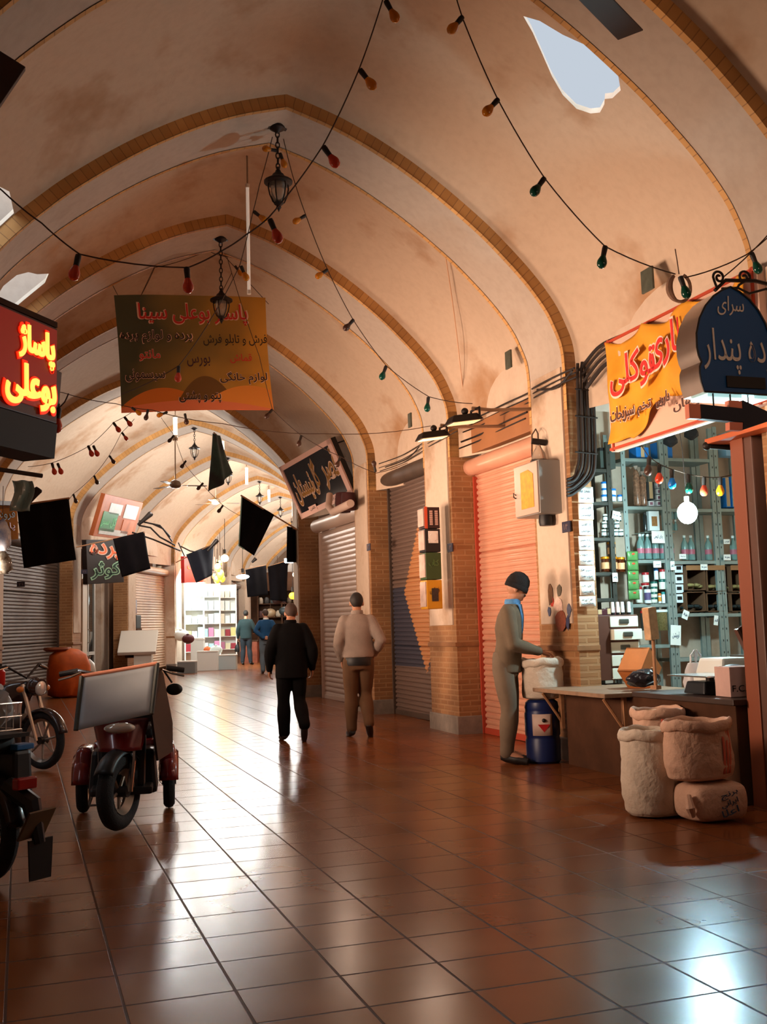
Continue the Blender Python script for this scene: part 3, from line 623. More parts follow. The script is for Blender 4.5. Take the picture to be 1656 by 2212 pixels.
# yellow shop banner stretched over a board
TLp, TRp, BRp, BLp = atn(1308, 742, 4.66), atn(1640, 560, 4.66), atn(1640, 880, 4.66), atn(1312, 972, 4.66)
yb, yw, yh = panel('shop_banner', 'yellow cloth shop banner with red Persian lettering over the spice shop', 'banner', TLp, TRp, BRp, BLp)
mb = MB(); mb.box((0, .05, 0), (yw, .07, yh)); mb.build('backing_board', mat('board_white', (206, 168, 146), .6), yb, (0, 0, 0), smooth=0, bevel=.006)
mb = MB()
for d in ((0, -yh/2+.02, yw, .022), (0, yh/2-.02, yw, .022), (-yw/2+.05, 0, .022, yh), (yw/2-.05, 0, .022, yh)): mb.box((d[0], .012, d[1]), (d[2], .02, d[3]))
mb.build('red_edging', mat('red_edge', (176, 62, 32), .6), yb, (0, 0, 0), smooth=0)
def ycl(u, v):
    x = -yw/2+.07+u*(yw-.1); top = yh/2-.03-.07*abs(math.sin(u*PI*3.2))*(1-v); bot = -yh/2+.05+(.0 if u < .2 else .22*min((u-.2)/.25, 1.)+.02*math.sin(u*20))
    z = top+(bot-top)*v; fold = .02*math.sin(u*17+v*4)+.018*math.sin(u*31-v*7)+.016*math.sin((u+v)*9)
    return Vector((x, -.035+fold, z))
mb = MB(); mb.grid(ycl, 60, 24); mb.build('yellow_cloth', M_YEL, yb, (0, 0, 0), solid=.004)
def ylet(txt, x, z, w, h, m, m2, ry=0.):
    if m2: lettering(txt, w*1.04, h*1.12, m2, yb, (x, -.088, z), name='letter_outline', fat=.04, depth=.002)
    lettering(txt, w, h, m, yb, (x, -.092, z), depth=.002, fat=.012)
def yat(x, y): q = yb.matrix_basis.inverted() @ atn(x, y, 4.6); return q.x, q.z
MATS['brown_letter'] = mat('brown_letter', (74, 42, 32), .6)
for tx, x0, y0, x1, y1, m in (('توکلی', 1326, 860, 1420, 740, M_REDL), ('عطاری', 1410, 800, 1520, 668, M_REDL), ('سبزیجات', 1326, 920, 1376, 868, MATS['brown_letter']), ('تخم', 1384, 900, 1412, 862, MATS['brown_letter']), ('دارویی', 1424, 885, 1452, 840, MATS['brown_letter']), ('گیاهان', 1462, 888, 1530, 845, MATS['brown_letter'])):
    (a, c), (b, d) = yat(x0, y0), yat(x1, y1); w = b-a; cz = (yat(x0, (y0+y1)/2)[1]+yat(x1, (y0+y1)/2)[1])/2
    ylet(tx, (a+b)/2, cz, w, abs(yat((x0+x1)/2, y0)[1]-yat((x0+x1)/2, y1)[1])*.72, m, M_PALE)
# blue arched sign on a wrought bracket
TBL = 5.15
c0 = at(1592, 850, TBL); mz = (at(1592, 622, TBL)-c0).length; mpp = mz/228
bs = thing('arched_sign', 'deep blue arched box sign with grey Persian lettering and silver sides', 'sign', c0, A)
half = [(0, 228), (-22, 219), (-45, 204), (-66, 182), (-82, 155), (-92, 122), (-93, 92), (-90, 75), (-84, 62), (-84, 62), (-89, 52), (-90, 38), (-88, 20), (-82, 0)]
out = [(x*mpp, z*mpp) for x, z in half]+[(-x*mpp, z*mpp) for x, z in half[:0:-1]]
mb = MB(); mb.prism(out, 0, .2, m=0, m2=1); mb.build('sign_box', [M_BLUE, M_SIL], bs, (0, 0, 0), smooth=30)
mb = MB(); mb.prism([(x*1.0, z) for x, z in out], -.012, .0, m=0, m2=1)
n_ = len(out); fr = MB()
fr.tube([(x, -.004, z) for x, z in out], .006, 6, closed=True); fr.build('edge_trim', M_BLACK, bs, (0, 0, 0))
sl = lambda txt, x, y, w, h, m=M_GREYL, **k: lettering(txt, w*mpp, h*mpp, m, bs, ((x-1592)*mpp, -.004, (850-y)*mpp), depth=.003, **k)
sl('سرای', 1588, 664, 66, 42, shear=.1); sl('زده پندار', 1600, 762, 172, 96)
mb = MB(); mb.box((22*mpp, -.006, 24*mpp), (96*mpp, .008, 24*mpp)); mb.build('dark_patch', M_BLACK, bs, (0, 0, 0), smooth=0)
mb = MB(); mb.box((6*mpp, .10, -.012), (150*mpp, .17, .02)); mb.build('light_tray', mat('tray_white', (200, 225, 220), .4, emit=.8, ecol=(180, 235, 235)), bs, (0, 0, 0), smooth=0)
mb = MB(); mb.box((30*mpp, .03, -.02), (30*mpp, .03, .03)); mb.build('lamp', mat('cool_lamp', (235, 255, 255), .4, emit=14, ecol=(200, 245, 255)), bs, (0, 0, 0), smooth=0)
# scroll bracket
mb = MB(); top = 228*mpp
spi = lambda cx, cz, r0, tr, s=1, a0=0.: [(cx+s*(r0*(1-.8*i/30))*math.cos(a0+tr*2*PI*i/30), .08, cz+(r0*(1-.8*i/30))*math.sin(a0+tr*2*PI*i/30)) for i in range(31)]
mb.tube([(-.05, .08, top+.0), (.03, .08, top+.07), (.25, .08, top+.085), (.75, .08, top+.02)], .012, 6)
mb.tube([(-.035, .08, top+.02), (-.05, .08, top+.06)]+spi(-.015, top+.085, .042, 1.4, -1), .008, 6); mb.tube([(.1, .08, top+.01), (.13, .08, top+.05)]+spi(.17, top+.1, .045, 1.4), .008, 6)
mb.tube([(.0, .08, top+.015), (.12, .08, top+.03), (.2, .08, top+.0), (.33, .08, top+.04), (.7, .08, top-.05)], .008, 6); mb.build('wrought_bracket', M_IRON, bs, (0, 0, 0))
# arrow plate hung under it
ar = thing('arrow_sign', 'navy arrow sign with pink corner squares hung under the blue arched sign', 'sign', at(1592, 896, TBL-.03), A)
ap = lambda pts: [((x-1592)*mpp, (896-y)*mpp) for x, y in pts]
mb = MB(); mb.prism(ap([(1505, 877), (1607, 882), (1608, 864), (1700, 897), (1604, 927), (1606, 911), (1505, 907)]), 0, .05); mb.build('arrow_plate', M_NAVY, ar, (0, 0, 0), smooth=0, bevel=.003)
for q in ([(1477, 877), (1505, 877), (1505, 907), (1477, 907)], [(1575, 866), (1607, 866), (1607, 882), (1575, 880)], [(1573, 911), (1606, 911), (1604, 928), (1572, 928)]):
    mb = MB(); mb.prism(ap(q), .004, .046); mb.build('pink_square', M_PINK, ar, (0, 0, 0), smooth=0, bevel=.003)
for x in (1546, 1588, 1632):
    mb = MB(); mb.tube([((x-1592)*mpp, .04, (896-y)*mpp+0) for y in (850, 858, 866, 876)], .005, 5); mb.build('hook', M_IRON, ar, (0, 0, 0))
# ================================================================ ON THE RIGHT-HAND WALL
def run(pts):                                        # smooth run of (x, y, n) photograph points on planes along the wall
    P = [atn(*p) for p in pts]; out = []
    for i in range(len(P)-1):
        a, b, c, d = P[max(i-1, 0)], P[i], P[i+1], P[min(i+2, len(P)-1)]
        for j in range(5):
            u = j/5; out.append(.5*((2*b)+(c-a)*u+(2*a-5*b+4*c-d)*u*u+(3*b-a-3*c+d)*u**3))
    return out+[P[-1]]
def cables(label, lines, r=.014, m=None, name='cable_bundle', part='cable', group=None):
    o = run(lines[0])[0]; t = thing(name, label, 'cables', o, 0., group)
    for i, l in enumerate(lines):
        mb = MB(); mb.tube([p-o for p in run(l)], r*(1+.25*math.sin(i*5)), 7); mb.build(part, m or M_CABLE, t, (0, 0, 0))
    return t
sh = lambda L, dx, dy: [(x+dx, y+dy, n) for x, y, n in L]
R0 = [(1665, 560, 4.84), (1600, 600, 4.86), (1500, 650, 4.96), (1400, 703, 4.98), (1330, 730, 4.97), (1290, 752, 4.9), (1252, 800, 4.86)]
cables('thick cables climbing over the yellow shop banner towards the roof', [R0, sh(R0, 3, 12), sh(R0, 8, 24), sh(R0[2:], 14, 38)], .016)
mb = None
t = thing('conduit_bundle', 'bundle of dark pipes running down beside the electrical box', 'pipes', at(1265, 800, 8.46))
for i in range(6):
    x0 = 1247+i*7; pts = [(x0+i*3, 785-i*3), (x0, 830), (x0+1, 900), (x0+3, 985), (x0-2-i*.5, 1015+i*3), (1240, 1030+i*7), (1224, 1036+i*7)]
    P = [at(x, y, 8.40-.012*(i % 2)) for x, y in pts]; out = []
    for k in range(len(P)-1):
        a, b, c, d = P[max(k-1, 0)], P[k], P[k+1], P[min(k+2, len(P)-1)]
        for j in range(5): u = j/5; out.append(.5*((2*b)+(c-a)*u+(2*a-5*b+4*c-d)*u*u+(3*b-a-3*c+d)*u**3))
    mb = MB(); mb.tube([p-t.location for p in out+[P[-1]]], .0145, 8); mb.build('pipe', M_CABLE, t, (0, 0, 0))
for y in (842, 900, 978):
    mb = MB(); a, b = at(1242, y-2, 8.375)-t.location, at(1290, y+3, 8.375)-t.location; mb.tube([a, b], .007, 6); mb.build('clamp', M_IRON, t, (0, 0, 0))
R1 = [(1240, 795, 4.72), (1195, 815, 4.70), (1152, 838, 4.71), (1138, 850, 4.94), (1090, 872, 4.95), (1040, 897, 4.95), (995, 915, 4.72)]
cables('sagging wires along the wall above the pinkish red shutter', [R1, sh(R1, 2, 10), sh(R1, 4, 19), [(1236, 800, 4.70), (1200, 838, 4.69), (1160, 842, 4.70)], sh(R1[3:], 0, 40), sh(R1[3:], -4, 54)], .009)
R2 = [(985, 915, 4.71), (930, 945, 4.70), (905, 962, 4.95), (865, 985, 4.96), (818, 1002, 4.74)]
cables('thin wires along the wall above the diamond shutter', [R2, sh(R2, 0, 9), sh(R2, 2, 16), [(905, 965, 4.95), (880, 990, 4.95), (830, 1010, 4.95)]], .007)
cables('pale conduits hanging loose on the vault above the wires', [[(940, 535, 4.05), (922, 580, 4.25), (914, 640, 4.4), (928, 710, 4.55), (958, 790, 4.75), (985, 860, 4.9)], [(962, 555, 4.1), (975, 640, 4.4), (988, 740, 4.65), (1000, 850, 4.9)]], .009, mat('pale_conduit', (206, 166, 136), .6), 'hanging_conduit', 'conduit')
# electrical box on the near pier
eb = thing('electrical_box', 'grey electrical box with a yellow sticker on the near pier', 'electrical box', atn(1190, 1115, 4.75))
eb.rotation_euler = (0, 0, A); E0 = eb.location
W_, Dp, H_ = .50, .24, .5
mb = MB(); mb.bb(-Dp, 0, -W_/2, W_/2, 0, H_); mb.build('cabinet', mat('box_grey', (150, 144, 138), .45, .4), eb, (0, 0, 0), smooth=0, bevel=.008)
mb = MB(); mb.bb(-Dp-.014, -Dp, -W_/2+.01, W_/2-.01, .01, H_-.01); d_ = mb.build('door', mat('box_door', (190, 160, 142), .5, .2), eb, (0, 0, 0), smooth=0, bevel=.004)
mb = MB(); mb.prism([(-.13, .07), (.13, .07), (.13, .38), (.03, .43), (-.13, .42)], -.002, .002, Matrix.Translation((-Dp-.016, -.03, 0)) @ Matrix.Rotation(-PI/2, 4, 'Z')); mb.build('yellow_sticker', mat('sticker_yellow', (226, 156, 20), .6, var=.3, vs=20), d_, (0, 0, 0), smooth=0)
mb = MB(); mb.tube([(-Dp-.02, W_/2-.05, .22), (-Dp-.045, W_/2-.05, .24), (-Dp-.045, W_/2-.05, .2), (-Dp-.02, W_/2-.05, .19)], .006, 6); mb.build('latch', M_IRON, d_, (0, 0, 0))
mb = MB(); mb.lathe([(.06, -.10), (.07, -.06), (.062, 0)], 12, (-.1, -.08, 0)); mb.build('cable_gland', M_BLACK, eb, (0, 0, 0))
wl = thing('wall_lamp', 'small clear wall lamp standing above the electrical box', 'lamp', E0+N*(-.1)+Z*(H_+.012), A)
mb = MB(); mb.lathe([(.085, 0), (.085, .02), (.02, .03)], 16); mb.build('lamp_base', M_IRON, wl, (0, 0, 0))
mb = MB(); mb.lathe([(.075, .03), (.06, .09), (.025, .15), (.02, .17)], 16); mb.build('glass_shade', mat('clear_shade', (220, 205, 190), .1, trans=.8), wl, (0, 0, 0))
mb = MB(); mb.cyl((-.06, .02, .21), (.07, -.02, .19), .03, n=12); mb.build('lamp_head', M_IRON, wl, (0, 0, 0))
mb = MB(); mb.tube([(0, .0, .16), (0, 0, .28), (.02, .08, .34), (.02, .16, .30), (.03, .2, .15), (.04, .22, -.02)], .007, 6); mb.build('feed_wire', M_WIRE, wl, (0, 0, 0))
# floodlights on arms
for x, y, nn, ax, ay, lb in ((1000, 905, 4.02, 1140, 905, 'larger floodlight on a bar, over the pinkish red shutter'), (933, 940, 4.10, 1062, 935, 'smaller floodlight on a bar, over the pier by the diamond shutter')):
    p = atn(x, y, nn); t = thing('floodlight', lb, 'lamp', p, A, 'floodlights on wall bars')
    mb = MB(); mb.box((0, 0, .0), (.34, .22, .07), tp=.72, ry=-.15); mb.build('housing', M_IRON, t, (0, 0, 0), smooth=0, bevel=.01)
    mb = MB(); mb.box((0.005, 0, -.04), (.28, .17, .006), ry=-.15); mb.build('glass_front', mat('flood_glass', (255, 214, 170), .3, emit=1.5, ecol=(255, 190, 130)), t, (0, 0, 0), smooth=0)
    mb = MB(); mb.tube([(.13, -.1, .02), (.13, -.1, .1), (.13, .1, .1), (.13, .1, .02)], .012, 6); mb.build('yoke', M_IRON, t, (0, 0, 0))
    q = Matrix.Rotation(-A, 4, 'Z') @ (atn(ax, ay, 4.98)-p); mb = MB(); mb.tube([(.1, 0, .11), (.3, 0, .1), (q.x, 0, q.z)], .018, 8); mb.build('bar', mat('bar_grey', (150, 118, 92), .5, .4), t, (0, 0, 0))
    mb = MB(); mb.ball((.02, .0, .075), .035); mb.build('motion_sensor', M_IRON, t, (0, 0, 0))
# plates on the vault, ring
M_PLQ = mat('plaque_green', (92, 96, 84), .4, .3, var=.3, vs=14)
for x, y, w, h, lb in ((1398, 605, .075, .19, 'green metal plate on the vault above the yellow banner'), (1098, 777, .06, .19, 'grey metal plate on the vault above the pinkish red shutter'), (885, 908, .05, .19, 'small grey metal plate on the vault above the diamond shutter')):
    mb = MB(); mb.box((0, 0, 0), (.02, w*2.2, h)); tag(mb.build('metal_plate', M_PLQ, loc=atn(x, y, 4.84), rz=A, smooth=0, bevel=.003), lb, 'plate', 'metal plates on the vault')
rg = thing('hanging_ring', 'brown horseshoe shaped ring hanging behind a green bulb', 'ring', at(1466, 592, 6.1), A-.3)
mb = MB(); mb.tube([(.075*math.sin(a)*1., 0, -.1+.1*math.cos(a)) for a in [-.5+(2*PI-.9)*i/24*-1 for i in range(25)]], [.012+.014*math.sin(PI*min(i/10, 1)) for i in range(25)], 8); mb.build('padded_ring', mat('ring_brown', (126, 92, 70), .8, var=.3, vs=20), rg, (0, 0, 0))
mb = MB(); mb.tube([(0, 0, 0), (0, .02, .09), (.0, .05, .2)], .004, 5); mb.build('cord', M_WIRE, rg, (0, 0, 0))
# number plates of the stalls
M_NUM = mat('number_plate_blue', (46, 44, 62), .5); M_NUMW = mat('plate_letters', (120, 100, 96), .6)
for p, lb in ((atn(1223, 1138, 4.725), 'small blue number plate on the near pier, under the electrical box'), (atn(972, 1183, 4.725), 'small blue number plate on the pier beside the poster column'), (atn(796, 1182, 4.66), 'small grey number plate on the pier right of the white shutter')):
    t = thing('number_plate', lb, 'plate', p, A-PI/2, 'stall number plates'); mb = MB(); mb.box((0, 0, 0), (.15, .012, .1)); mb.build('plate', M_NUM, t, (0, 0, 0), smooth=0, bevel=.002)
    lettering('۱۴', .08, .05, M_NUMW, t, (0, -.008, 0), depth=.001, rtl=False)
# tilted black sign above the white shutter
ts, tw, th = panel('calligraphy_sign', 'tilted black sign with gold calligraphy in a pale frame, above the white shutter', 'sign', at(613, 1012, 17.2), at(720, 938, 15.6), at(757, 1075, 15.8), at(644, 1117, 17.4))
mb = MB(); mb.box((0, .06, 0), (tw, .1, th)); mb.build('sign_case', M_BLACK, ts, (0, 0, 0), smooth=0, bevel=.01)
mb = MB(); mb.box((0, .004, 0), (tw-.12, .01, th-.12)); mb.build('black_face', mat('sign_black_face', (24, 17, 20), .3, var=.8, vs=1.6, col2=(28, 36, 44)), ts, (0, 0, 0), smooth=0)
mb = MB()
for d in ((0, -th/2+.04, tw, .09), (0, th/2-.04, tw, .08), (-tw/2+.03, 0, .06, th), (tw/2-.05, 0, .11, th)): mb.box((d[0], -.008, d[1]), (d[2], .03, d[3]))
mb.build('frame', mat('pale_pink_frame', (206, 168, 156), .5), ts, (0, 0, 0), smooth=0)
M_GOLD = mat('gold_letters', (166, 120, 62), .4, .3, var=.4, vs=6)
for tx, x, z, w, h in (('قصر', .30*tw, .06*th, .30*tw, .62*th), ('گل', .0, .06*th, .14*tw, .6*th), ('نیستان', -.25*tw, -.02*th, .34*tw, .55*th)):
    lettering(tx, w*1.05, h*1.05, mat('letter_rim', (190, 160, 140), .5), ts, (x, -.0015, z), name='letter_outline', fat=.05, depth=.001); lettering(tx, w, h, M_GOLD, ts, (x, -.004, z), depth=.002, fat=.01)
for x, tx in ((-.22, 'تلفن'), (.2, 'بازار')):
    mb = MB(); mb.box((x*tw, -.026, -th/2+.08), (.24, .006, .1)); pl = mb.build('small_label', MATS['pale_pink_frame'], ts, (0, 0, 0), smooth=0); lettering(tx, .16, .06, M_DKL, pl, (x*tw, -.031, -th/2+.08), depth=.001)
mb = MB(); mb.tube([(tw/2-.1, .1, th/2-.1), (tw/2+.25, .5, th/2-.15)], .012, 6); mb.tube([(-tw/2+.1, .1, th/2-.1), (-tw/2+.2, .6, th/2-.2)], .012, 6); mb.build('stay_bar', M_IRON, ts, (0, 0, 0))
# rolled awning and junk under it
aw = thing('rolled_awning', 'rolled pale awning with dark red bundles under the tilted black sign', 'awning', atn(720, 1120, 4.5), A)
mb = MB(); mb.tube([(.0, -.9, .12), (0, 0, .1), (.0, .25, .22), (.05, .35, .42)], [.06, .06, .055, .05], 12); mb.build('rolled_cloth', mat('awning_pale', (196, 168, 152), .8), aw, (0, 0, 0))
mb = MB(); mb.lathe([(.02, -.16), (.11, -.15), (.13, 0), (.11, .15), (.02, .16)], 14, (.1, -.2, .22), T=None); mb.build('dark_bundle', mat('maroon_cloth', (70, 30, 28), .9, var=.4), aw, (0, 0, 0))
mb = MB(); mb.lathe([(.02, -.14), (.1, -.13), (.115, 0), (.1, .13), (.02, .14)], 14, (.1, -.48, .2)); mb.build('dark_bundle', MATS['maroon_cloth'], aw, (0, 0, 0))
# poster column on the second pier
pc = thing('poster_column', 'tall column of black, green and yellow signboards on the second pier', 'sign', atn(930, 1316, 4.45), A)
y0, y1 = 1316, 1092; HH = (atn(930, 1092, 4.45)-pc.location).z; mz = HH/224.
for i, (ya, yb_, c, txt, tc) in enumerate(((1316, 1252, (206, 146, 28), 'فتوکپی', (90, 60, 20)), (1252, 1192, (52, 74, 36), 'کتاب', (88, 116, 60)), (1192, 1140, (24, 20, 20), 'چاپ', (200, 180, 168)), (1140, 1092, (44, 22, 20), None, None))):
    z0, z1 = (1316-ya)*mz, (1316-yb_)*mz; mb = MB(); mb.bb(-.04, .15, 0, .2, z0+.004, z1-.004)
    b_ = mb.build('signboard', mat('board_%d' % i, c, .5), pc, (0, 0, 0), smooth=0, bevel=.006)
    mb = MB(); mb.bb(-.052, -.04, .01, .19, z0+.03, z1-.02); mb.build('white_poster', mat('peeling_poster', (206, 176, 162), .8, var=.35, vs=7), b_, (0, 0, 0), smooth=0)
    if txt: lettering(txt, .12, min(.09, (z1-z0)*.3), mat('bl_%d' % i, tc, .6), b_, (.055, -.004, z1-.13), depth=.002)
    if i == 0:
        mb = MB(); mb.bb(.02, .1, -.008, 0, z0+.09, z0+.24); mb.build('picture', mat('picture_dark', (70, 56, 48), .6, var=.6, vs=30), b_, (0, 0, 0), smooth=0)
    if i == 2:
        mb = MB(); mb.bb(.0, .12, -.006, 0, z1-.17, z1-.03); mb.lathe([(.045, 0), (.045, .005)], 16, T=Matrix.Translation((.06, -.006, z1-.1)) @ Matrix.Rotation(PI/2, 4, 'X')); mb.build('white_square', [M_WHITE], b_, (0, 0, 0), smooth=0)
    if i == 3:
        mb = MB()
        for r in range(7):
            for c_ in range(2): mb.box((.04+c_*.065, -.006, z0+.05+r*(z1-z0-.08)/7), (.035, .01, .02))
        mb.build('white_key_pattern', mat('key_dots', (186, 150, 136), .6), b_, (0, 0, 0), smooth=0)
        mb = MB(); mb.bb(-.04, -.005, -.006, 0, z0, z1); mb.build('red_strip', mat('strip_red', (196, 72, 36), .6), b_, (0, 0, 0), smooth=0)
# hand-written price lists pasted down the side of the near pier
M_PAPER = mat('price_paper', (236, 236, 228), .75); M_INK = mat('blue_ink', (70, 80, 100), .8)
WRD = ['زعفران اعلا', 'عرق نعنا', 'گلاب ناب', 'آویشن', 'گل گاوزبان', 'عسل طبیعی', 'زیره سبز', 'چای کوهی', 'زردچوبه', 'فلفل سیاه']
ys = [1052, 1088, 1124, 1158, 1190, 1222, 1256, 1288]; TPP = 8.455
for i in range(8):
    yy0 = ys[i]; yy1 = (ys+[1312])[i+1]-2; p = at(1264+i*.6, (yy0+yy1)/2, TPP-.01); w = .155+.01*math.sin(i*3); h = (at(1264, yy0, TPP)-at(1264, yy1, TPP)).z
    o_ = ['top sheet', 'second sheet', 'third sheet', 'fourth sheet', 'fifth sheet', 'sixth sheet', 'seventh sheet', 'bottom sheet'][i]
    t = thing('price_list', '%s of the hand-written price lists down the pier beside the spice shop' % o_, 'paper', p, A+.02*math.sin(i*7), 'price lists on the pier')
    mb = MB(); mb.grid(lambda u, v: Vector(((u-.5)*w, -.004*math.sin(u*8+i), (v-.5)*h)), 8, 2); mb.build('sheet', M_PAPER, t, (0, 0, 0), solid=.002)
    for j in range(2): lettering(WRD[(i*2+j) % 10], w*.7, h*.2, M_INK, t, (0, -.008, h*(.2-.42*j)), depth=.001)
# torn posters on the near pier
tp_ = thing('torn_posters', 'patches of torn posters on the plaster of the near pier', 'posters', atn(1205, 1310, 4.727), A-PI/2)
for x, y, w, h, c in ((1188, 1283, .12, .22, (120, 84, 56)), (1207, 1276, .1, .14, (96, 86, 70)), (1192, 1300, .07, .12, (196, 64, 46)), (1212, 1340, .24, .2, (142, 74, 50)), (1228, 1318, .09, .12, (96, 100, 122)), (1186, 1322, .06, .1, (86, 92, 118)), (1226, 1345, .06, .14, (70, 72, 104)), (1205, 1305, .2, .16, (222, 186, 170))):
    d = Matrix.Rotation(-(A-PI/2), 4, 'Z') @ (atn(x, y, 4.727)-tp_.location); mb = MB()
    k = 9; mb.prism([(d.x+w/2*math.cos(2*PI*i/k)*(.7+.5*random.random()), d.z+h/2*math.sin(2*PI*i/k)*(.7+.5*random.random())) for i in range(k)], -.002, .002); mb.build('torn_patch', mat('patch_%d' % (x*y), c, .85, var=.3, vs=30), tp_, (0, 0, 0), smooth=0)
# brown fascia over the pinkish red shutter, door post with ledge at the right edge
f, L = bayframe(1, 1); mb = MB(); mb.add([f(x, v, z) for x in (2.80, 2.9) for v in (0, 1) for z in (3.22, 3.56)], [(0, 1, 3, 2), (4, 6, 7, 5), (0, 4, 5, 1), (2, 3, 7, 6), (0, 2, 6, 4), (1, 5, 7, 3)])
struct('trim_fascia', mb, mat('brown_fascia', (150, 98, 60), .55, var=.2, vs=2), smooth=0, bevel=.004, origin=f(2.8, 0, 3.2))
M_POST = mat('brown_door_paint', (92, 58, 44), .55, var=.2, vs=5)
dl = thing('shutter_post', 'brown door post with an orange ledge at the right of the spice shop', 'post', NT(4.7, 6.0), A)
mb = MB(); mb.bb(0, .34, -.1, .1, 0, 2.5); mb.build('post', M_POST, dl, (0, 0, 0), smooth=0, bevel=.01)
mb = MB(); mb.bb(-.012, .0, -.02, .1, 0, 2.5); mb.bb(.0, .03, .1, .13, 0, 2.5); mb.build('edge_strip', mat('orange_edge', (130, 66, 38), .5), dl, (0, 0, 0), smooth=0, bevel=.004)
mb = MB(); mb.bb(-.1, .03, -.7, .28, 2.5, 2.54); mb.bb(.03, .36, -.1, .28, 2.5, 2.54); mb.build('ledge', mat('orange_ledge', (180, 84, 38), .5), dl, (0, 0, 0), smooth=0, bevel=.008)
mb = MB(); mb.cyl((-.08, .27, 2.49), (.4, .27, 2.47), .018, n=10); mb.ball((-.09, .27, 2.49), .03); mb.build('rod', M_IRON, dl, (0, 0, 0))
# ================================================================ THE SPICE SHOP
TS = 9.22                                            # the shelves stand along the wall facing the passage entrance
def S_(x, y, t=TS): return at(x, y, t)
def mp(x, t=TS): return (at(x+5, 1300, t)-at(x-5, 1300, t)).length/10
M_SHELF = mat('galvanised_shelf', (150, 168, 164), .4, .5, var=.2, vs=8); M_SHELFD = mat('dark_shelf', (58, 58, 52), .5, .4)
def shelf_unit(label, x0, x1, ytop, ys, m, depth=.32, name='shelf_unit'):
    p = S_((x0+x1)/2, 1500); p.z = fz(p); w = (x1-x0)*mp((x0+x1)/2)-.03; t = thing(name, label, 'shelf', p, A)
    H = S_((x0+x1)/2, ytop).z-p.z
    for sx in (-1, 1):
        for y in (0, depth):
            mb = MB(); mb.bb(sx*w/2-.018, sx*w/2+.018, y, y+.012, 0, H); mb.bb(sx*w/2-.018*sx, sx*w/2-.03*sx, y, y+.03, 0, H)
            for k in range(int(H/.12)): mb.box((sx*w/2, -.002, .06+k*.12), (.006, .004, .02), 1)
            mb.build('upright', [m, M_SHELFD], t, (0, 0, 0), smooth=0)
    for y in ys:
        z = S_((x0+x1)/2, y).z-p.z; mb = MB(); mb.bb(-w/2, w/2, .005, depth+.01, z-.035, z); mb.build('shelf', m, t, (0, 0, 0), smooth=0, bevel=.004)
    return t
shelf_unit('narrow dark shelf unit with tins and honey jars, next to the price lists', 1291, 1344, 955, [1013, 1084, 1161, 1236, 1292], M_SHELFD)
shelf_unit('galvanised shelf unit with bottles and white jars, left of the bright bulb', 1370, 1462, 930, [991, 1094, 1209, 1304, 1393], M_SHELF)
shelf_unit('galvanised shelf unit behind the bright bulb, with cardboard pigeonholes', 1466, 1572, 925, [991, 1099, 1211, 1324, 1420], M_SHELF)
shelf_unit('last galvanised shelf unit, partly behind the brown door post', 1576, 1660, 925, [1099, 1211, 1324, 1420], M_SHELF)
mb = MB(); p = S_(1500, 1500, 9.62); 
# --- goods: one of each kind, then copies
def base(x, y, t=TS+.06): return at(x, y, t)
def copies(proto, spots, group, labels=None):
    for i, (x, y) in enumerate(spots):
        o = proto if i == 0 else dup(proto, (0, 0, 0)); o.location = base(x, y) if not isinstance(x, Vector) else x
        if labels: o['label'] = labels[i] if i < len(labels) else labels[-1]
        if group: o['group'] = group
def tin(label, c_body, c_lid, r, h, lidh=.02, cat='tin', name='food_tin', band=None):
    t = thing(name, label, cat, (0, 0, 0), A); mb = MB(); mb.lathe([(r*.96, 0), (r, .004), (r, h-lidh-.004), (r*.9, h-lidh)], 16); mb.build('body', c_body, t, (0, 0, 0))
    mb = MB(); mb.lathe([(r*1.02, h-lidh), (r*1.03, h-.004), (r*.96, h)], 16); mb.build('lid', c_lid, t, (0, 0, 0))
    if band:
        mb = MB(); mb.lathe([(r*1.005, h*.18), (r*1.006, h*.62)], 16); mb.build('label_band', band, t, (0, 0, 0))
    return t
M_TW = mat('tin_white', (220, 232, 236), .35); M_TB = mat('tin_blue', (20, 110, 190), .35)
tn = tin('white tin with a blue lid on the narrow dark shelf', M_TW, M_TB, .034, .066)
copies(tn, [(1305, 1083), (1323, 1083), (1340, 1083), (1306, 1069), (1323, 1070), (1305, 1055)], 'blue lidded tins on the dark shelf')
M_JG = mat('jar_glass_dark', (26, 40, 34), .12, spec=.7, coat=.5); M_LW = mat('lid_white', (226, 236, 232), .35)
jr = tin('small dark jar with a white lid on the narrow dark shelf', M_JG, M_LW, .026, .075, .018, 'jar', 'dark_jar', M_TW)
copies(jr, [(1304, 1160), (1317, 1160), (1330, 1160), (1341, 1160), (1305, 1143), (1318, 1143), (1332, 1143), (1307, 1127), (1321, 1127), (1336, 1127)], 'white lidded dark jars on the dark shelf')
M_HON = mat('honey', (86, 34, 10), .08, spec=.7, coat=.6, trans=.2); M_LG = mat('lid_gold', (226, 150, 26), .3, .5); M_HL = mat('honey_label', (224, 170, 120), .5)
hj = tin('honey jar with a golden lid on the narrow dark shelf', M_HON, M_LG, .042, .15, .022, 'jar', 'honey_jar', M_HL)
copies(hj, [(1307, 1235), (1325, 1235), (1342, 1236), (1321, 1203)], 'honey jars on the dark shelf'); hj['label'] = 'honey jar with a golden lid on the narrow dark shelf'
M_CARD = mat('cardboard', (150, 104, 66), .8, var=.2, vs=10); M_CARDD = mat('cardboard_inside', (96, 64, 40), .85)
M_BLUB = mat('blue_carton', (14, 112, 190), .45); M_TEALB = mat('teal_bag', (30, 130, 140), .5)
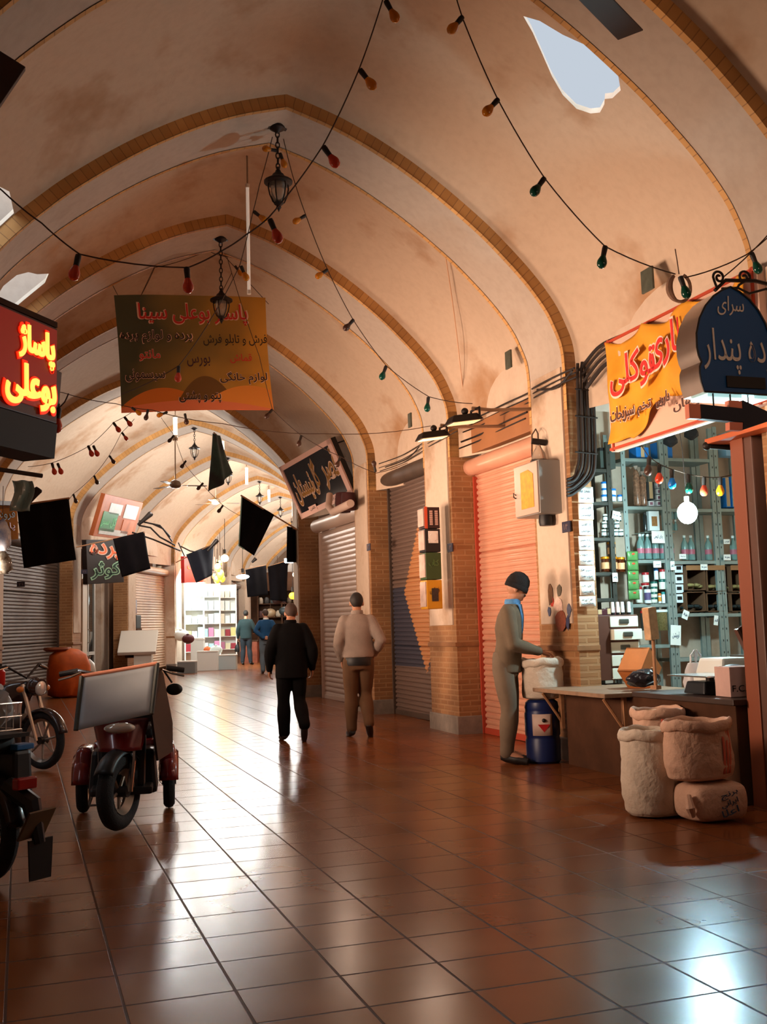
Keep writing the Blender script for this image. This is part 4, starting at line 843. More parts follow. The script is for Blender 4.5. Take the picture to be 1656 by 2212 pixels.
def carton(label, x0, x1, y0, y1, m, d=.14, t=TS+.05, name='carton', rz=0., lid=None, txt=None):
    p = at((x0+x1)/2, y1, t); w = (x1-x0)*mp((x0+x1)/2, t); h = at((x0+x1)/2, y0, t).z-p.z; o = thing(name, label, 'box', p, A+rz)
    mb = MB(); mb.bb(-w/2, w/2, 0, d, 0, h); mb.build('box_body', m, o, (0, 0, 0), smooth=0, bevel=.004)
    mb = MB(); mb.bb(-w/2-.002, w/2+.002, -.002, d+.002, h*.86, h+.003) if lid else mb.bb(-.02, .02, -.002, d, .01, h+.001); mb.build('box_lid' if lid else 'tape', lid or mat('tape', (190, 160, 120), .4), o, (0, 0, 0), smooth=0)
    if txt: lettering(txt, w*.7, h*.3, M_INK, o, (0, -.003, h*.5), depth=.001)
    return o
carton('blue carton on the top shelf, left one above the brown bags', 1374, 1402, 966, 990, M_BLUB); carton('larger blue carton on the top shelf, beside the upright', 1421, 1453, 955, 990, M_BLUB)
carton('grey radio like box on top of the narrow dark shelf', 1297, 1330, 968, 1012, mat('radio_grey', (70, 78, 72), .4, var=.3), name='grey_box', lid=M_BLACK)
o_ = carton('tall blue carton at the right end of the middle shelf, left one', 1568, 1579, 1032, 1096, M_BLUB); carton('tall blue carton at the right end of the middle shelf, right one', 1581, 1592, 1030, 1096, M_BLUB)
carton('pair of pale blue cartons hung high near the arrow sign', 1568, 1602, 935, 985, mat('pale_blue_carton', (130, 170, 196), .5))
wb = thing('white_packet', 'white packet stacked on the middle shelf', 'box', (0, 0, 0), A); mb = MB(); mb.bb(-.032, .032, 0, .1, 0, .052); mb.build('carton_body', mat('packet_white', (226, 226, 228), .5), wb, (0, 0, 0), smooth=0, bevel=.003)
mb = MB(); mb.bb(-.018, .014, -.003, .0, .012, .04); mb.build('print_mark', mat('packet_print', (150, 96, 116), .6), wb, (0, 0, 0), smooth=0)
copies(wb, [(1424, 1093), (1440, 1093), (1424, 1080), (1440, 1080), (1424, 1067), (1440, 1067), (1424, 1054), (1441, 1054), (1440, 1041), (1407, 1093)], 'white packets stacked on the middle shelf')
carton('dark stack of packets left of the white packets', 1398, 1415, 1041, 1079, mat('charcoal_pack', (46, 50, 52), .7, var=.4, vs=40))
for x0, x1, y0, lb in ((1370, 1383, 1010, 'left'), (1383, 1397, 1022, 'right')):
    t = thing('sweet_bag', 'brown clear bag of sweets on the middle shelf, %s of two' % lb, 'bag', base((x0+x1)/2, 1093), A); w = (x1-x0)*mp(1385); h = base(x0, y0).z-base(x0, 1093).z
    mb = MB(); mb.lathe([(w*.45, 0), (w*.56, .02), (w*.52, h*.5), (w*.5, h*.85), (w*.2, h*.94)], 14, jit=lambda a, r, z: 1+.1*math.sin(a*3+z*40)); mb.build('bag_body', mat('sweet_brown', (150, 108, 84), .2, var=.6, vs=45, coat=.5), t, (0, 0, 0), smooth=60)
    mb = MB(); mb.lathe([(w*.2, h*.93), (w*.12, h*.96), (w*.34, h*1.04)], 10, jit=lambda a, r, z: 1+.2*math.sin(a*5)); mb.build('tied_neck', mat('bag_clear', (190, 170, 156), .2, trans=.5), t, (0, 0, 0))
# bottles of rose water
M_BG = mat('bottle_glass', (150, 190, 186), .08, trans=.6, spec=.7); M_BP = mat('pink_label', (170, 92, 108), .5); M_BC = mat('bottle_cap', (216, 230, 228), .4)
bt = thing('rosewater_bottle', 'clear rosewater bottle with a pink label in the row under the white paper', 'bottle', (0, 0, 0), A)
mb = MB(); mb.lathe([(.034, 0), (.037, .006), (.037, .15), (.03, .18), (.014, .21), (.013, .236)], 16); mb.build('glass', M_BG, bt, (0, 0, 0))
mb = MB(); mb.lathe([(.0378, .06), (.0378, .11)], 16); mb.build('paper_label', M_BP, bt, (0, 0, 0)); mb = MB(); mb.lathe([(.015, .232), (.0155, .255), (.012, .257)], 12); mb.build('cap', M_BC, bt, (0, 0, 0))
copies(bt, [(1384+i*16.2, 1208) for i in range(5)], 'rosewater bottles in the row')
for i in range(4):
    q = at(1391+i*16.5, 1207, TS+.16); dup(bt, q, None, 'clear rosewater bottle with a pink label in the row under the white paper', 'rosewater bottles in the row')
for x, lb in ((1480, 'pair of green labelled bottles beside the upright, left one'), (1494, 'pair of green labelled bottles beside the upright, right one'), (1531, 'single bottle with a pink label standing alone on the shelf'), (1585, 'bottle at the far right of the shelf by the paper tags')):
    dup(bt, base(x, 1210), None, lb, None)
s_ = thing('small_bottle', 'small clear bottle on the glass shelf beside the framed picture', 'bottle', (0, 0, 0), A)
mb = MB(); mb.lathe([(.018, 0), (.02, .01), (.019, .06), (.008, .08), (.008, .095)], 12); mb.build('glass', M_BG, s_, (0, 0, 0)); mb = MB(); mb.lathe([(.01, .092), (.01, .11)], 10); mb.build('cap', M_BC, s_, (0, 0, 0))
copies(s_, [(1434+i*8.5, y) for y in (1146, 1122) for i in range(4)], 'small bottles beside the framed picture')
mb = MB(); a = base(1400, 1148, TS); w = 66*mp(1400); mb.box((0, .12, -.006), (w, .2, .01)); tag(mb.build('glass_shelf', M_SHELF, loc=base(1428, 1148), rz=A, smooth=0), 'thin inner shelf carrying the framed picture and small bottles', 'shelf')
fr = thing('framed_picture', 'white box with a small brown framed picture', 'picture', base(1414, 1146, TS+.02), A); mb = MB(); mb.bb(-.06, .06, 0, .05, 0, .2); mb.build('frame', M_TW, fr, (0, 0, 0), smooth=0, bevel=.004)
mb = MB(); mb.bb(-.032, .032, -.003, 0, .045, .145); mb.build('brown_print', mat('brown_print', (170, 120, 70), .6, var=.5, vs=40), fr, (0, 0, 0), smooth=0)
db = thing('dark_bottle', 'tall dark bottle left of the framed picture', 'bottle', base(1394, 1147, TS+.03), A); mb = MB(); mb.lathe([(.018, 0), (.02, .01), (.02, .15), (.014, .17)], 12); mb.build('glass', mat('bottle_black', (22, 34, 36), .15), db, (0, 0, 0)); mb = MB(); mb.lathe([(.0145, .168), (.0145, .188), (.01, .19)], 12); mb.build('cap', M_BLACK, db, (0, 0, 0))
# white and red jars
def jar(label, x, y, r, h, lid, body=None, lh=.025, band=None, name='white_jar', t=TS+.06):
    o = tin(label, body or mat('jar_cream', (222, 220, 206), .4), lid, r, h, lh, 'jar', name, band); o.location = at(x, y, t); return o
M_LR = mat('lid_red', (156, 30, 34), .4); M_LGR = mat('lid_green', (16, 84, 74), .4); M_LBL = mat('lid_blue', (24, 70, 150), .4)
jar('white jar with a red lid, upper left of the jar shelf', 1394, 1258, .036, .1, M_LR); jar('tall white jar with a red lid under the upper left one', 1395, 1302, .04, .20, M_LR)
jar('white jar with a red lid at the left edge of the jar shelf', 1380, 1302, .036, .16, M_LR)
jar('white and blue tube bottle, upper middle of the jar shelf', 1417, 1252, .022, .115, M_TB, M_TW, name='tube_bottle'); jar('white jar with a red lid, upper middle of the jar shelf', 1431, 1251, .034, .1, M_LR)
fl_ = jar('low white jar with a dark green lid stacked in the jar shelf column', 1412, 1302, .036, .052, M_LGR, lh=.018); copies(fl_, [(1412, 1302), (1412, 1290.5), (1412, 1279), (1412, 1267.5)], 'low green lidded jars in a column')
jar('white jar with a dark green lid beside the column of low jars', 1430, 1273, .034, .1, M_LGR); jar('large white jar with a dark green lid at the right of the jar shelf', 1447, 1273, .04, .145, M_LGR)
jar('white jar with a brown red lid and orange print, lower right of the jar shelf', 1449, 1303, .044, .13, mat('lid_brown', (140, 54, 36), .4), band=mat('orange_print', (226, 146, 30), .5))
jar('white bottle with a purple label and black cap, front of the jar shelf', 1399, 1303, .034, .17, M_BLACK, M_TW, lh=.03, band=mat('purple_label', (84, 70, 110), .5), name='lotion_bottle', t=TS)
jar('small bottle with orange label, front middle of the jar shelf', 1425, 1303, .016, .1, mat('lid_orange', (200, 110, 30), .4), M_TW, band=mat('orange_label', (206, 140, 40), .5), name='small_lotion', t=TS); jar('small white bottle with a teal cap, front middle of the jar shelf', 1433, 1303, .018, .115, mat('lid_teal', (20, 120, 120), .4), M_TW, name='small_lotion', t=TS)
tb = thing('tea_box', 'white tea box with a dark window, in the stack beside the pigeonholes', 'box', (0, 0, 0), A); mb = MB(); mb.bb(-.052, .052, 0, .12, 0, .088); mb.build('box_body', M_TW, tb, (0, 0, 0), smooth=0, bevel=.004); mb = MB(); mb.bb(-.028, .028, -.003, 0, .03, .065); mb.build('dark_window', M_BLACK, tb, (0, 0, 0), smooth=0)
copies(tb, [(1468, 1302), (1467, 1281), (1467, 1260), (1466, 1237)], 'white tea boxes in a stack')
jar('jar with a bright red lid on the lower shelf', 1393, 1362, .04, .2, mat('lid_bright_red', (200, 30, 34), .4), mat('dark_contents', (60, 62, 58), .3), name='red_lid_jar'); jar('large jar of pale seeds on the lower shelf', 1429, 1362, .066, .21, M_LW, mat('seeds', (120, 106, 66), .25, var=.5, vs=90, coat=.6), name='seed_jar'); jar('dark jar with a blue lid on the lower shelf', 1456, 1362, .05, .17, M_LBL, mat('dark_seeds', (36, 34, 32), .25, var=.5, vs=80, coat=.6), name='dark_seed_jar')
# green packets strip
for i in range(5):
    t = thing('green_packet', ['topmost', 'second', 'third', 'fourth', 'lowest'][i]+' of the hanging strip of green packets', 'packet', at(1366+i*.8, 1211+i*21, TS-.04), A, 'strip of green packets')
    mb = MB(); mb.grid(lambda u, v: Vector(((u-.5)*.125, -.012*math.sin(PI*u)*math.sin(PI*v)-.003, v*.093)), 6, 6); mb.build('packet_body', mat('packet_green', (92, 150, 84), .25, var=.35, vs=16, coat=.5), t, (0, 0, 0), solid=.004)
    mb = MB(); mb.ball((0, -.016, .066), (.02, .004, .011), 10); mb.build('red_emblem', mat('packet_red', (190, 74, 40), .5), t, (0, 0, 0))
# cardboard pigeonholes and what lies in them
for x0, x1, y0, y1, lb in ((1484, 1524, 1222, 1275, 'upper left'), (1528, 1568, 1222, 1278, 'upper right'), (1484, 1524, 1278, 1321, 'lower left'), (1528, 1568, 1281, 1321, 'lower right'), (1580, 1612, 1222, 1278, 'top far right'), (1580, 1612, 1281, 1321, 'bottom far right')):
    p = at((x0+x1)/2, y1, TS); w = (x1-x0)*mp(1520); h = at(x0, y0, TS).z-at(x0, y1, TS).z; t = thing('cardboard_box', '%s open cardboard pigeonhole box' % lb, 'box', p, A, None)
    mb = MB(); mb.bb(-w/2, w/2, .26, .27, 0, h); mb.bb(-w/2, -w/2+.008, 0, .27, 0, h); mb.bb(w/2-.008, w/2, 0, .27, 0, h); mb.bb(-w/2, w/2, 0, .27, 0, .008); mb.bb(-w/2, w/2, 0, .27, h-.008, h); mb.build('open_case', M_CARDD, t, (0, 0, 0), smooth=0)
    if 'upper' in lb or 'top' in lb:
        mb = MB(); mb.box((0, -.004, h-.02), (w, .006, .05)); mb.build('front_flap', M_CARD, t, (0, 0, 0), smooth=0)
    g = thing('herb_bundle' if 'upper' in lb or 'top' in lb else 'dark_packets', 'loose goods lying in the %s pigeonhole' % lb, 'goods', p+Z*.012+D*.03, A)
    dk = not ('upper' in lb or 'top' in lb)
    for i in range(5):
        mb = MB(); mb.ball(((-.36+.18*i)*w, .06+.05*math.sin(i*4), .03+.012*(i % 2)), (.05, .045, .022), 10, k=6); mb.build('bundle', mat('dark_plastic', (30, 42, 44), .2) if dk else mat('dry_herb', (150, 136, 84), .8, var=.4, vs=30), g, (0, 0, 0))
# papers pinned on the shelf edges
for x, y, w, h, rz, lb in ((1421, 1160, .15, .125, 0, 'largest white price paper, over the rosewater bottles'), (1419, 1219, .09, .065, 0, 'price paper under the middle shelf edge, above the white jars'), (1452, 1222, .05, .09, 0, 'narrow price paper above the tea boxes'), (1474, 1202, .08, .05, 0, 'price tag on the upright below the bulb'), (1569, 1170, .075, .05, .0, 'upper price tag on the right upright'), (1570, 1204, .085, .06, 0, 'lower price tag on the right upright'), (1520, 1225, .085, .06, 0, 'price tag between the two upper pigeonholes'), (1480, 1328, .07, .09, .4, 'slanting price tag under the tea boxes'), (1546, 1340, .05, .1, .15, 'hanging price tag below the pigeonholes'), (1459, 1372, .12, .2, .08, 'large paper sheet hanging above the plastic bag'), (1330, 1113, .085, .08, .2, 'paper tag tilted on the narrow dark shelf'), (1328, 1247, .06, .09, 0, 'paper tag on the narrow dark shelf under the honey')):
    t = thing('price_tag', lb, 'paper', at(x, y, TS-.03), A); mb = MB(); mb.box((0, 0, 0), (w, .003, h), ry=rz); mb.build('paper', M_PAPER, t, (0, 0, 0), smooth=0); lettering(WRD[(int(x)*7) % 10], w*.7, h*.35, M_INK, t, (0, -.004, 0), rot=(PI/2, rz, 0), depth=.001)
# drawer cabinet
dc = thing('drawer_cabinet', 'brown drawer cabinet with five white drawer fronts on the counter end', 'cabinet', at(1352, 1468, 8.55), A)
w = 62*mp(1360, 8.55); hh = (at(1352, 1328, 8.55)-dc.location).z
mb = MB(); mb.bb(-w/2-.11, w/2, .0, .4, 0, hh); mb.build('carcass', mat('drawer_brown', (86, 48, 34), .5), dc, (0, 0, 0), smooth=0, bevel=.005)
for i in range(5):
    z0 = hh*i/5; oy = -.07 if i == 3 else -.012; mb = MB(); mb.bb(-w/2+.01, w/2, oy, .1, z0+.008, z0+hh/5-.012); d = mb.build('drawer', mat('drawer_white', (214, 216, 200), .4), dc, (0, 0, 0), smooth=0, bevel=.006)
    mb = MB(); mb.box((0, oy-.004, z0+hh/10), (.1, .02, .045)); h_ = mb.build('handle', mat('handle_grey', (90, 92, 84), .3, .6), d, (0, 0, 0), smooth=0, bevel=.01)
for i, (x, c) in enumerate(((1337, (222, 214, 206)), (1348, (226, 200, 196)), (1358, (220, 220, 216)), (1372, (214, 222, 224)))):
    p = dc.location+Z*(hh+.002)+N*((x-1352)*mp(1360, 8.55))+D*.05; o = thing('cream_tube', ['first', 'second', 'third', 'fourth'][i]+' white cream tube standing on the drawer cabinet', 'tube', p, A, 'cream tubes on the cabinet')
    mb = MB(); mb.lathe([(.017, 0), (.018, .02)], 10); mb.build('cap', M_BLACK, o, (0, 0, 0)); mb = MB(); mb.box((0, 0, .07), (.036, .026, .1), tp=.8); mb.build('tube_body', mat('tube_%d' % i, c, .4), o, (0, 0, 0), smooth=0, bevel=.006)
for i in range(3):
    o = carton('%s dark red packet lying behind the cream tubes' % ['first', 'second', 'third'][i], 1300+i*22, 1322+i*22, 1284-i*2, 1296, mat('maroon_pack', (70, 28, 34), .4), name='maroon_packet', t=8.9); o.location = dc.location+Z*(hh+.002)+D*.2+N*(-.12+.1*i)
# coloured bulbs strung inside, and the bright lamp
string('string of coloured bulbs hung inside the spice shop', [[(1372, 940), (1400, 985), (1425, 1003), (1465, 1018), (1520, 1030), (1560, 1030), (1600, 1018)]],
       [(1402, 986, 1400, 1010, 'k'), (1424, 1003, 1423, 1034, 'r'), (1451, 1014, 1451, 1046, 'b'), (1486, 1024, 1488, 1060, 'g'), (1520, 1030, 1520, 1068, 'r'), (1555, 1030, 1555, 1066, 'a'), (1590, 1022, 1592, 1056, 'a')], 7.9, s=1.2)
lp = thing('bright_bulb', 'dazzling white lamp hanging in the spice shop', 'lamp', at(1484, 1108, 8.1), A)
mb = MB(); mb.ball((0, 0, 0), (.09, .09, .1)); mb.build('glowing_globe', mat('globe_lit', (235, 255, 255), .3, emit=60, ecol=(205, 248, 255)), lp, (0, 0, 0)); mb = MB(); mb.cyl((0, 0, .09), (0, 0, .15), .022, n=12); mb.build('lamp_socket', M_WHITE, lp, (0, 0, 0)); mb = MB(); mb.tube([(0, 0, .13), (0, .02, .6), (0, .1, 1.2)], .004, 5); mb.build('flex', M_CABLE, lp, (0, 0, 0))  # globe enlarged so that its shape takes in the lamp's bloom
for i, (x, y) in enumerate(((1447, 945), (1492, 930))):
    t = thing('dried_bunch', ['dark funnel hung over the blue cartons', 'dark dried bunch hung under the arrow sign'][i], 'bunch', at(x, y, 8.9), A); mb = MB(); mb.lathe([(.01, .12), (.03, .06), (.07, -.02), (.06, -.06), (.01, -.1)], 10, jit=lambda a, r, z: 1+.2*math.sin(a*4+z*30)); mb.build('bunch', M_BLACK, t, (0, 0, 0)); mb = MB(); mb.tube([(0, 0, .1), (0, .1, .7)], .003, 5); mb.build('hook_wire', M_WIRE, t, (0, 0, 0))
# ---- counter in front
M_PLY = mat('worn_plank', (150, 118, 92), .7, var=.4, vs=5); M_CTR = mat('counter_dark_wood', (78, 50, 34), .9, var=.35, vs=4, spec=.15)
ct = thing('shop_counter', 'dark wooden shop counter behind the grain sacks', 'counter', NT(4.62, 6.15), A)
H0 = .67; mb = MB(); mb.bb(0, .62, 0, 2.4, 0, H0); mb.build('counter_body', M_CTR, ct, (0, 0, 0), smooth=0, bevel=.01)
mb = MB(); mb.bb(-.03, .68, -.02, 1.25, H0, H0+.04); mb.build('worktop', mat('worktop_dark', (60, 42, 34), .5, var=.3), ct, (0, 0, 0), smooth=0, bevel=.006)
mb = MB(); mb.bb(-.26, .66, 1.28, 2.62, H0-.005, H0+.03); mb.build('plank_top', M_PLY, ct, (0, 0, 0), smooth=0, bevel=.006)
for y in (1.4, 2.45):
    mb = MB(); mb.tube([(-.004, y, H0-.3), (-.2, y, H0-.02)], .013, 6); mb.build('bracket_strut', M_WOOD, ct, (0, 0, 0)); mb = MB(); mb.bb(-.03, 0, y-.02, y+.02, H0-.34, H0-.005); mb.build('bracket_post', M_WOOD, ct, (0, 0, 0), smooth=0)
def top(x, y, n=4.9): p = atn(x, y, n); return p
zt = H0+.04
def on_top(n, t): return NT(n, t, zt+.002)
st_ = thing('wooden_mallet', 'wooden block on an upright stick standing on the counter', 'mallet', on_top(4.78, 7.35), A+.3)
mb = MB(); mb.cyl((0, 0, 0), (0, 0, .52), .014, n=8); mb.build('handle', M_WOOD, st_, (0, 0, 0)); mb = MB(); mb.box((-.02, 0, .52), (.1, .07, .26), ry=-.08); mb.build('wooden_head', mat('block_wood', (196, 156, 116), .7, var=.3, vs=18), st_, (0, 0, 0), smooth=0, bevel=.01); mb = MB(); mb.box((0, 0, .015), (.06, .06, .03)); mb.build('foot', M_WOOD, st_, (0, 0, 0), smooth=0)
ob = thing('tipped_crate', 'orange wooden crate tipped on its corner on the counter', 'drawer', on_top(5.05, 7.85)+Z*.13, A+.5, ry=.75)
mb = MB(); mb.bb(-.13, .13, -.02, -.0, -.13, .13); mb.bb(-.13, -.115, 0, .2, -.13, .13); mb.bb(.115, .13, 0, .2, -.13, .13); mb.bb(-.13, .13, 0, .2, -.13, -.115); mb.bb(-.13, .13, 0, .2, .115, .13); mb.build('drawer_box', mat('orange_wood', (186, 110, 54), .6, var=.2), ob, (0, 0, 0), smooth=0); mb = MB(); mb.ball((0, -.03, 0), .018); mb.build('knob', M_WOOD, ob, (0, 0, 0))
pb = thing('plastic_bag', 'white carrier bag standing on the counter', 'bag', on_top(5.1, 7.25), A)
mb = MB(); mb.lathe([(.1, 0), (.115, .05), (.1, .14), (.07, .2)], 16, sy=.7, jit=lambda a, r, z: 1+.1*math.sin(a*5+z*25)); mb.build('bag_body', mat('carrier_white', (206, 204, 206), .3, trans=.2), pb, (0, 0, 0), smooth=60)
for s in (-1, 1):
    mb = MB(); mb.tube([(s*.05, 0, .19), (s*.045, 0, .26), (s*.015, 0, .30), (s*.0, 0, .2)], .009, 6); mb.build('bag_handle', MATS['carrier_white'], pb, (0, 0, 0))
cr_ = thing('cash_register', 'white cash machine at the back of the counter', 'register', on_top(5.22, 6.85), A)
mb = MB(); mb.bb(-.2, .3, -.02, .34, 0, .11); mb.build('lower_case', mat('register_white', (206, 210, 206), .45), cr_, (0, 0, 0), smooth=0, bevel=.015); mb = MB(); mb.box((.05, .16, .18), (.48, .34, .13), tp=.86); mb.build('upper_case', MATS['register_white'], cr_, (0, 0, 0), smooth=0, bevel=.02)
mb = MB(); mb.box((.18, .16, .25), (.16, .2, .02)); mb.build('paper_cover', M_SHELFD, cr_, (0, 0, 0), smooth=0)
sc_ = thing('weighing_scale', 'dark weighing scale with a steel tray on the counter', 'scale', on_top(4.86, 6.75), A)
mb = MB(); mb.box((0, 0, .045), (.3, .26, .09), tp=.85); mb.build('scale_base', mat('scale_dark', (36, 40, 44), .3), sc_, (0, 0, 0), smooth=0, bevel=.012); mb = MB(); mb.box((-.01, .02, .13), (.36, .5, .012)); mb.build('weighing_tray', mat('tray_steel', (190, 200, 200), .2, .9), sc_, (0, 0, 0), smooth=0, bevel=.005); mb = MB(); mb.cyl((0, 0, .08), (0, 0, .13), .03, n=10); mb.build('tray_support', M_IRON, sc_, (0, 0, 0)); mb = MB(); mb.box((.05, -.135, .05), (.14, .008, .04)); mb.build('display', mat('scale_display', (120, 150, 150), .3), sc_, (0, 0, 0), smooth=0)
bb_ = thing('black_bag', 'crumpled black plastic bag on the plank top', 'bag', on_top(4.84, 7.62), A); mb = MB(); mb.ball((0, 0, .07), (.15, .1, .07), 18, k=12)
for v in mb.v: v += Vector((.02*math.sin(v.y*50+v.z*60), .015*math.sin(v.x*60), .012*math.sin(v.x*45+v.y*30))); v.z = max(v.z, 0)
mb.build('bag_body', mat('black_plastic', (34, 30, 36), .22), bb_, (0, 0, 0), smooth=60); mb = MB(); mb.tube([(.1, -.05, .09), (.05, -.12, .05), (-.05, -.12, .02)], .012, 6); mb.build('bag_twist', MATS['black_plastic'], bb_, (0, 0, 0))
th_ = thing('blue_tool', 'blue and black hand tool lying on the scale tray', 'tool', on_top(4.9, 6.5)+Z*.138, A); mb = MB(); mb.box((0, 0, .015), (.26, .07, .03)); mb.build('blue_body', mat('tool_blue', (20, 84, 120), .4), th_, (0, 0, 0), smooth=0, bevel=.01); mb = MB(); mb.ball((.0, .02, .05), (.09, .06, .03)); mb.build('black_grip', M_BLACK, th_, (0, 0, 0))
cb = thing('marked_carton', 'pinkish carton printed with black letters at the counter end', 'box', NT(4.70, 6.3, .712), A-.1)
mb = MB(); mb.bb(0, .24, -.0, .2, 0, .21); mb.build('carton_body', mat('carton_pink', (196, 160, 150), .8, var=.15), cb, (0, 0, 0), smooth=0, bevel=.004); lettering('F.C.', .11, .045, M_BLACK, cb, (.07, -.003, .06), depth=.001, rtl=False); lettering('F', .03, .045, M_BLACK, cb, (.2, -.003, .07), depth=.001, rtl=False)
mb = MB(); [mb.box((.145, -.002, .04+i*.02), (.022, .003, .012)) for i in range(4)]; mb.build('red_stripe_mark', M_REDL, cb, (0, 0, 0), smooth=0)
mb = MB(); mb.bb(.05, .5, 0, .02, 0, .5); bd = thing('leaning_board', 'dark board leaning at the back of the counter end', 'board', on_top(5.0, 6.35), A, ry=-.45); mb.build('board_panel', M_CTR, bd, (0, 0, 0), smooth=0, bevel=.004); mb = MB(); mb.bb(.04, .06, -.01, .03, 0, .5); mb.build('board_edge', M_POST, bd, (0, 0, 0), smooth=0)
# ---- sacks before the counter
M_SACK = mat('woven_sack', (206, 190, 172), .75, var=.12, vs=5, bump=.5, bs=26); M_SACKP = mat('pinkish_sack', (206, 166, 142), .75, var=.12, vs=5, bump=.5, bs=26); M_STRIPE = mat('red_stripe', (196, 92, 70), .75)
def sack(label, loc, r, h, sy, m, rz=0., fill=None, lean=0., stripe=None, bulge=.06, tall=False, name='grain_sack', sx=1.):
    t = thing(name, label, 'sack', loc, rz); ph = random.random()*6
    J = lambda a, r_, z: 1+.025*math.sin(a*3+ph+z*6)+.02*math.sin(a*7+z*23+ph)+.008*math.sin(z*70+a*4)
    pr = [(r*.55, 0), (r*.86, .012), (r*.97, h*.06), (r*(1+bulge), h*.25), (r*(1+bulge*.6), h*.5), (r*1.0, h*.75), (r*.985, h*.9)]
    rows = []
    for i in range(len(pr)-1):
        for j in range(5): u = j/5; rows.append((pr[i][0]+(pr[i+1][0]-pr[i][0])*u, pr[i][1]+(pr[i+1][1]-pr[i][1])*u))
    mb = MB(); mb.lathe(rows+[pr[-1]], 40, sy=sy, sx=sx, jit=J)
    for v in mb.v: v.x += lean*(v.z/h)**2*r
    mb.build('sack_body', m, t, (0, 0, 0), smooth=60)
    k = 48; mb = MB(); W2 = lambda a: .009*math.sin(a*3+ph)+.004*math.sin(a*9)
    mb.grid(lambda u, v: Vector(((r*1.0+.02*math.sin(2*PI*v))*math.cos(2*PI*u)*sx+lean*r, (r*1.0+.02*math.sin(2*PI*v))*math.sin(2*PI*u)*sy, h*.93+.036*math.cos(2*PI*v)+W2(2*PI*u))), k, 10); mb.build('rolled_rim', m, t, (0, 0, 0), smooth=70)
    mb = MB(); mb.lathe([(r*.99, h*.9), (r*.7, h*.93), (r*.3, h*.965), (.01, h*.97)], 30, sy=sy, sx=sx, jit=lambda a, r_, z: 1+.02*math.sin(a*11+z*80))
    for v in mb.v: v.x += lean*r
    mb.build('grain', fill or mat('grain_tan', (176, 128, 72), .8, var=.4, vs=60, bump=.8, bs=120), t, (0, 0, 0), smooth=60)
    if stripe:
        for s in stripe:
            mb = MB(); mb.grid(lambda u, v: Vector(((r*(1+bulge*math.sin(PI*min(v*1.1, 1)))*1.012)*math.cos(s+(u-.5)*.10)*sx+lean*(v*.9)**2*r, (r*(1+bulge*math.sin(PI*min(v*1.1, 1)))*1.012)*math.sin(s+(u-.5)*.10)*sy, h*(.12+.76*v))), 3, 12); mb.build('printed_stripe', M_STRIPE, t, (0, 0, 0), solid=.003)
    return t
g1 = gp(1408, 1758)-D*.04; sack('tall white open sack on the floor, leftmost in front of the counter', g1, .205, .56, .9, M_SACK, A)
by = gp(1562, 1778); sk = thing('folded_sack', 'plump pale sack lying on the floor with blue printing', 'sack', by+D*.12, A+.05)
mb = MB(); mb.box((0, 0, .125), (.42, .32, .25)); o = mb.build('sack_body', M_SACKP, sk, (0, 0, 0), smooth=70, bevel=.09); o.modifiers.new('s', 'SUBSURF').levels = 1
for i, tx in enumerate(('برنج', 'ایرانی', 'اعلا')): lettering(tx, .13, .042, mat('sack_blue_print', (50, 74, 100), .8), sk, (.02, -.163, .175-i*.05), rot=(PI/2, -.25, 0), depth=.002)
mb = MB(); mb.tube([(-.22, -.1, .06), (-.25, -.12, .11), (-.23, -.08, .18)], [.02, .03, .02], 8); mb.build('sack_ear', M_SACKP, sk, (0, 0, 0))
sack('pinkish open sack of grain resting on the lying sack', by+D*.15+Z*.252-N*.05, .225, .37, .70, M_SACKP, A, stripe=(-.9, -1.05, -1.2), lean=-.0, bulge=.05)
g3 = gp(1530, 1748)+D*.62+N*.05; sack('pinkish open sack at the back, against the counter', g3, .19, .64, .85, M_SACKP, A, stripe=(-1.9,))
# blue drum with a sack on it
M_DRUM = mat('drum_blue', (18, 34, 84), .4)
dr = thing('plastic_drum', 'dark blue plastic drum with a hazard label, under a sack beside the man', 'drum', gp(1190, 1648)+D*.08-N*.03, A)
mb = MB(); mb.lathe([(.135, 0), (.155, .02), (.158, .2), (.15, .215), (.15, .235), (.158, .25), (.158, .44), (.15, .455), (.15, .475), (.155, .49), (.145, .54), (.12, .56)], 28); mb.build('drum_body', M_DRUM, dr, (0, 0, 0))
a0 = -2.05; mb = MB(); mb.grid(lambda u, v: Vector((.1595*math.cos(a0+(u-.5)*1.15), .1595*math.sin(a0+(u-.5)*1.15), .25+.19*v)), 8, 1); mb.build('hazard_label', mat('label_cream', (206, 180, 166), .6), dr, (0, 0, 0), solid=.002)
mb = MB(); cc = Vector((.1615*math.cos(a0+.1), .1615*math.sin(a0+.1), .3)); tx_ = Vector((-math.sin(a0+.1), math.cos(a0+.1), 0)); nn = Vector((math.cos(a0+.1), math.sin(a0+.1), 0)); vs_ = [cc+tx_*.055+Z*.05, cc-tx_*.055+Z*.05, cc-Z*.02]; mb.add([p+nn*.001 for p in vs_]+[p-nn*.004 for p in vs_], [(0, 1, 2), (5, 4, 3), (0, 3, 4, 1), (1, 4, 5, 2), (2, 5, 3, 0)]); mb.build('red_triangle', mat('hazard_red', (180, 26, 28), .5), dr, (0, 0, 0), smooth=0)
mb = MB(); mb.ball(tuple(cc+Z*.085), .018); mb.build('black_symbol', M_BLACK, dr, (0, 0, 0))
ds = sack('open sack of dried herbs on the blue drum, in the man\'s hands', dr.location+Z*.562-D*.0+N*.02, .19, .36, .85, M_SACK, A, fill=mat('green_herb', (66, 66, 34), .9, var=.5, vs=60, bump=1., bs=100), bulge=.02)
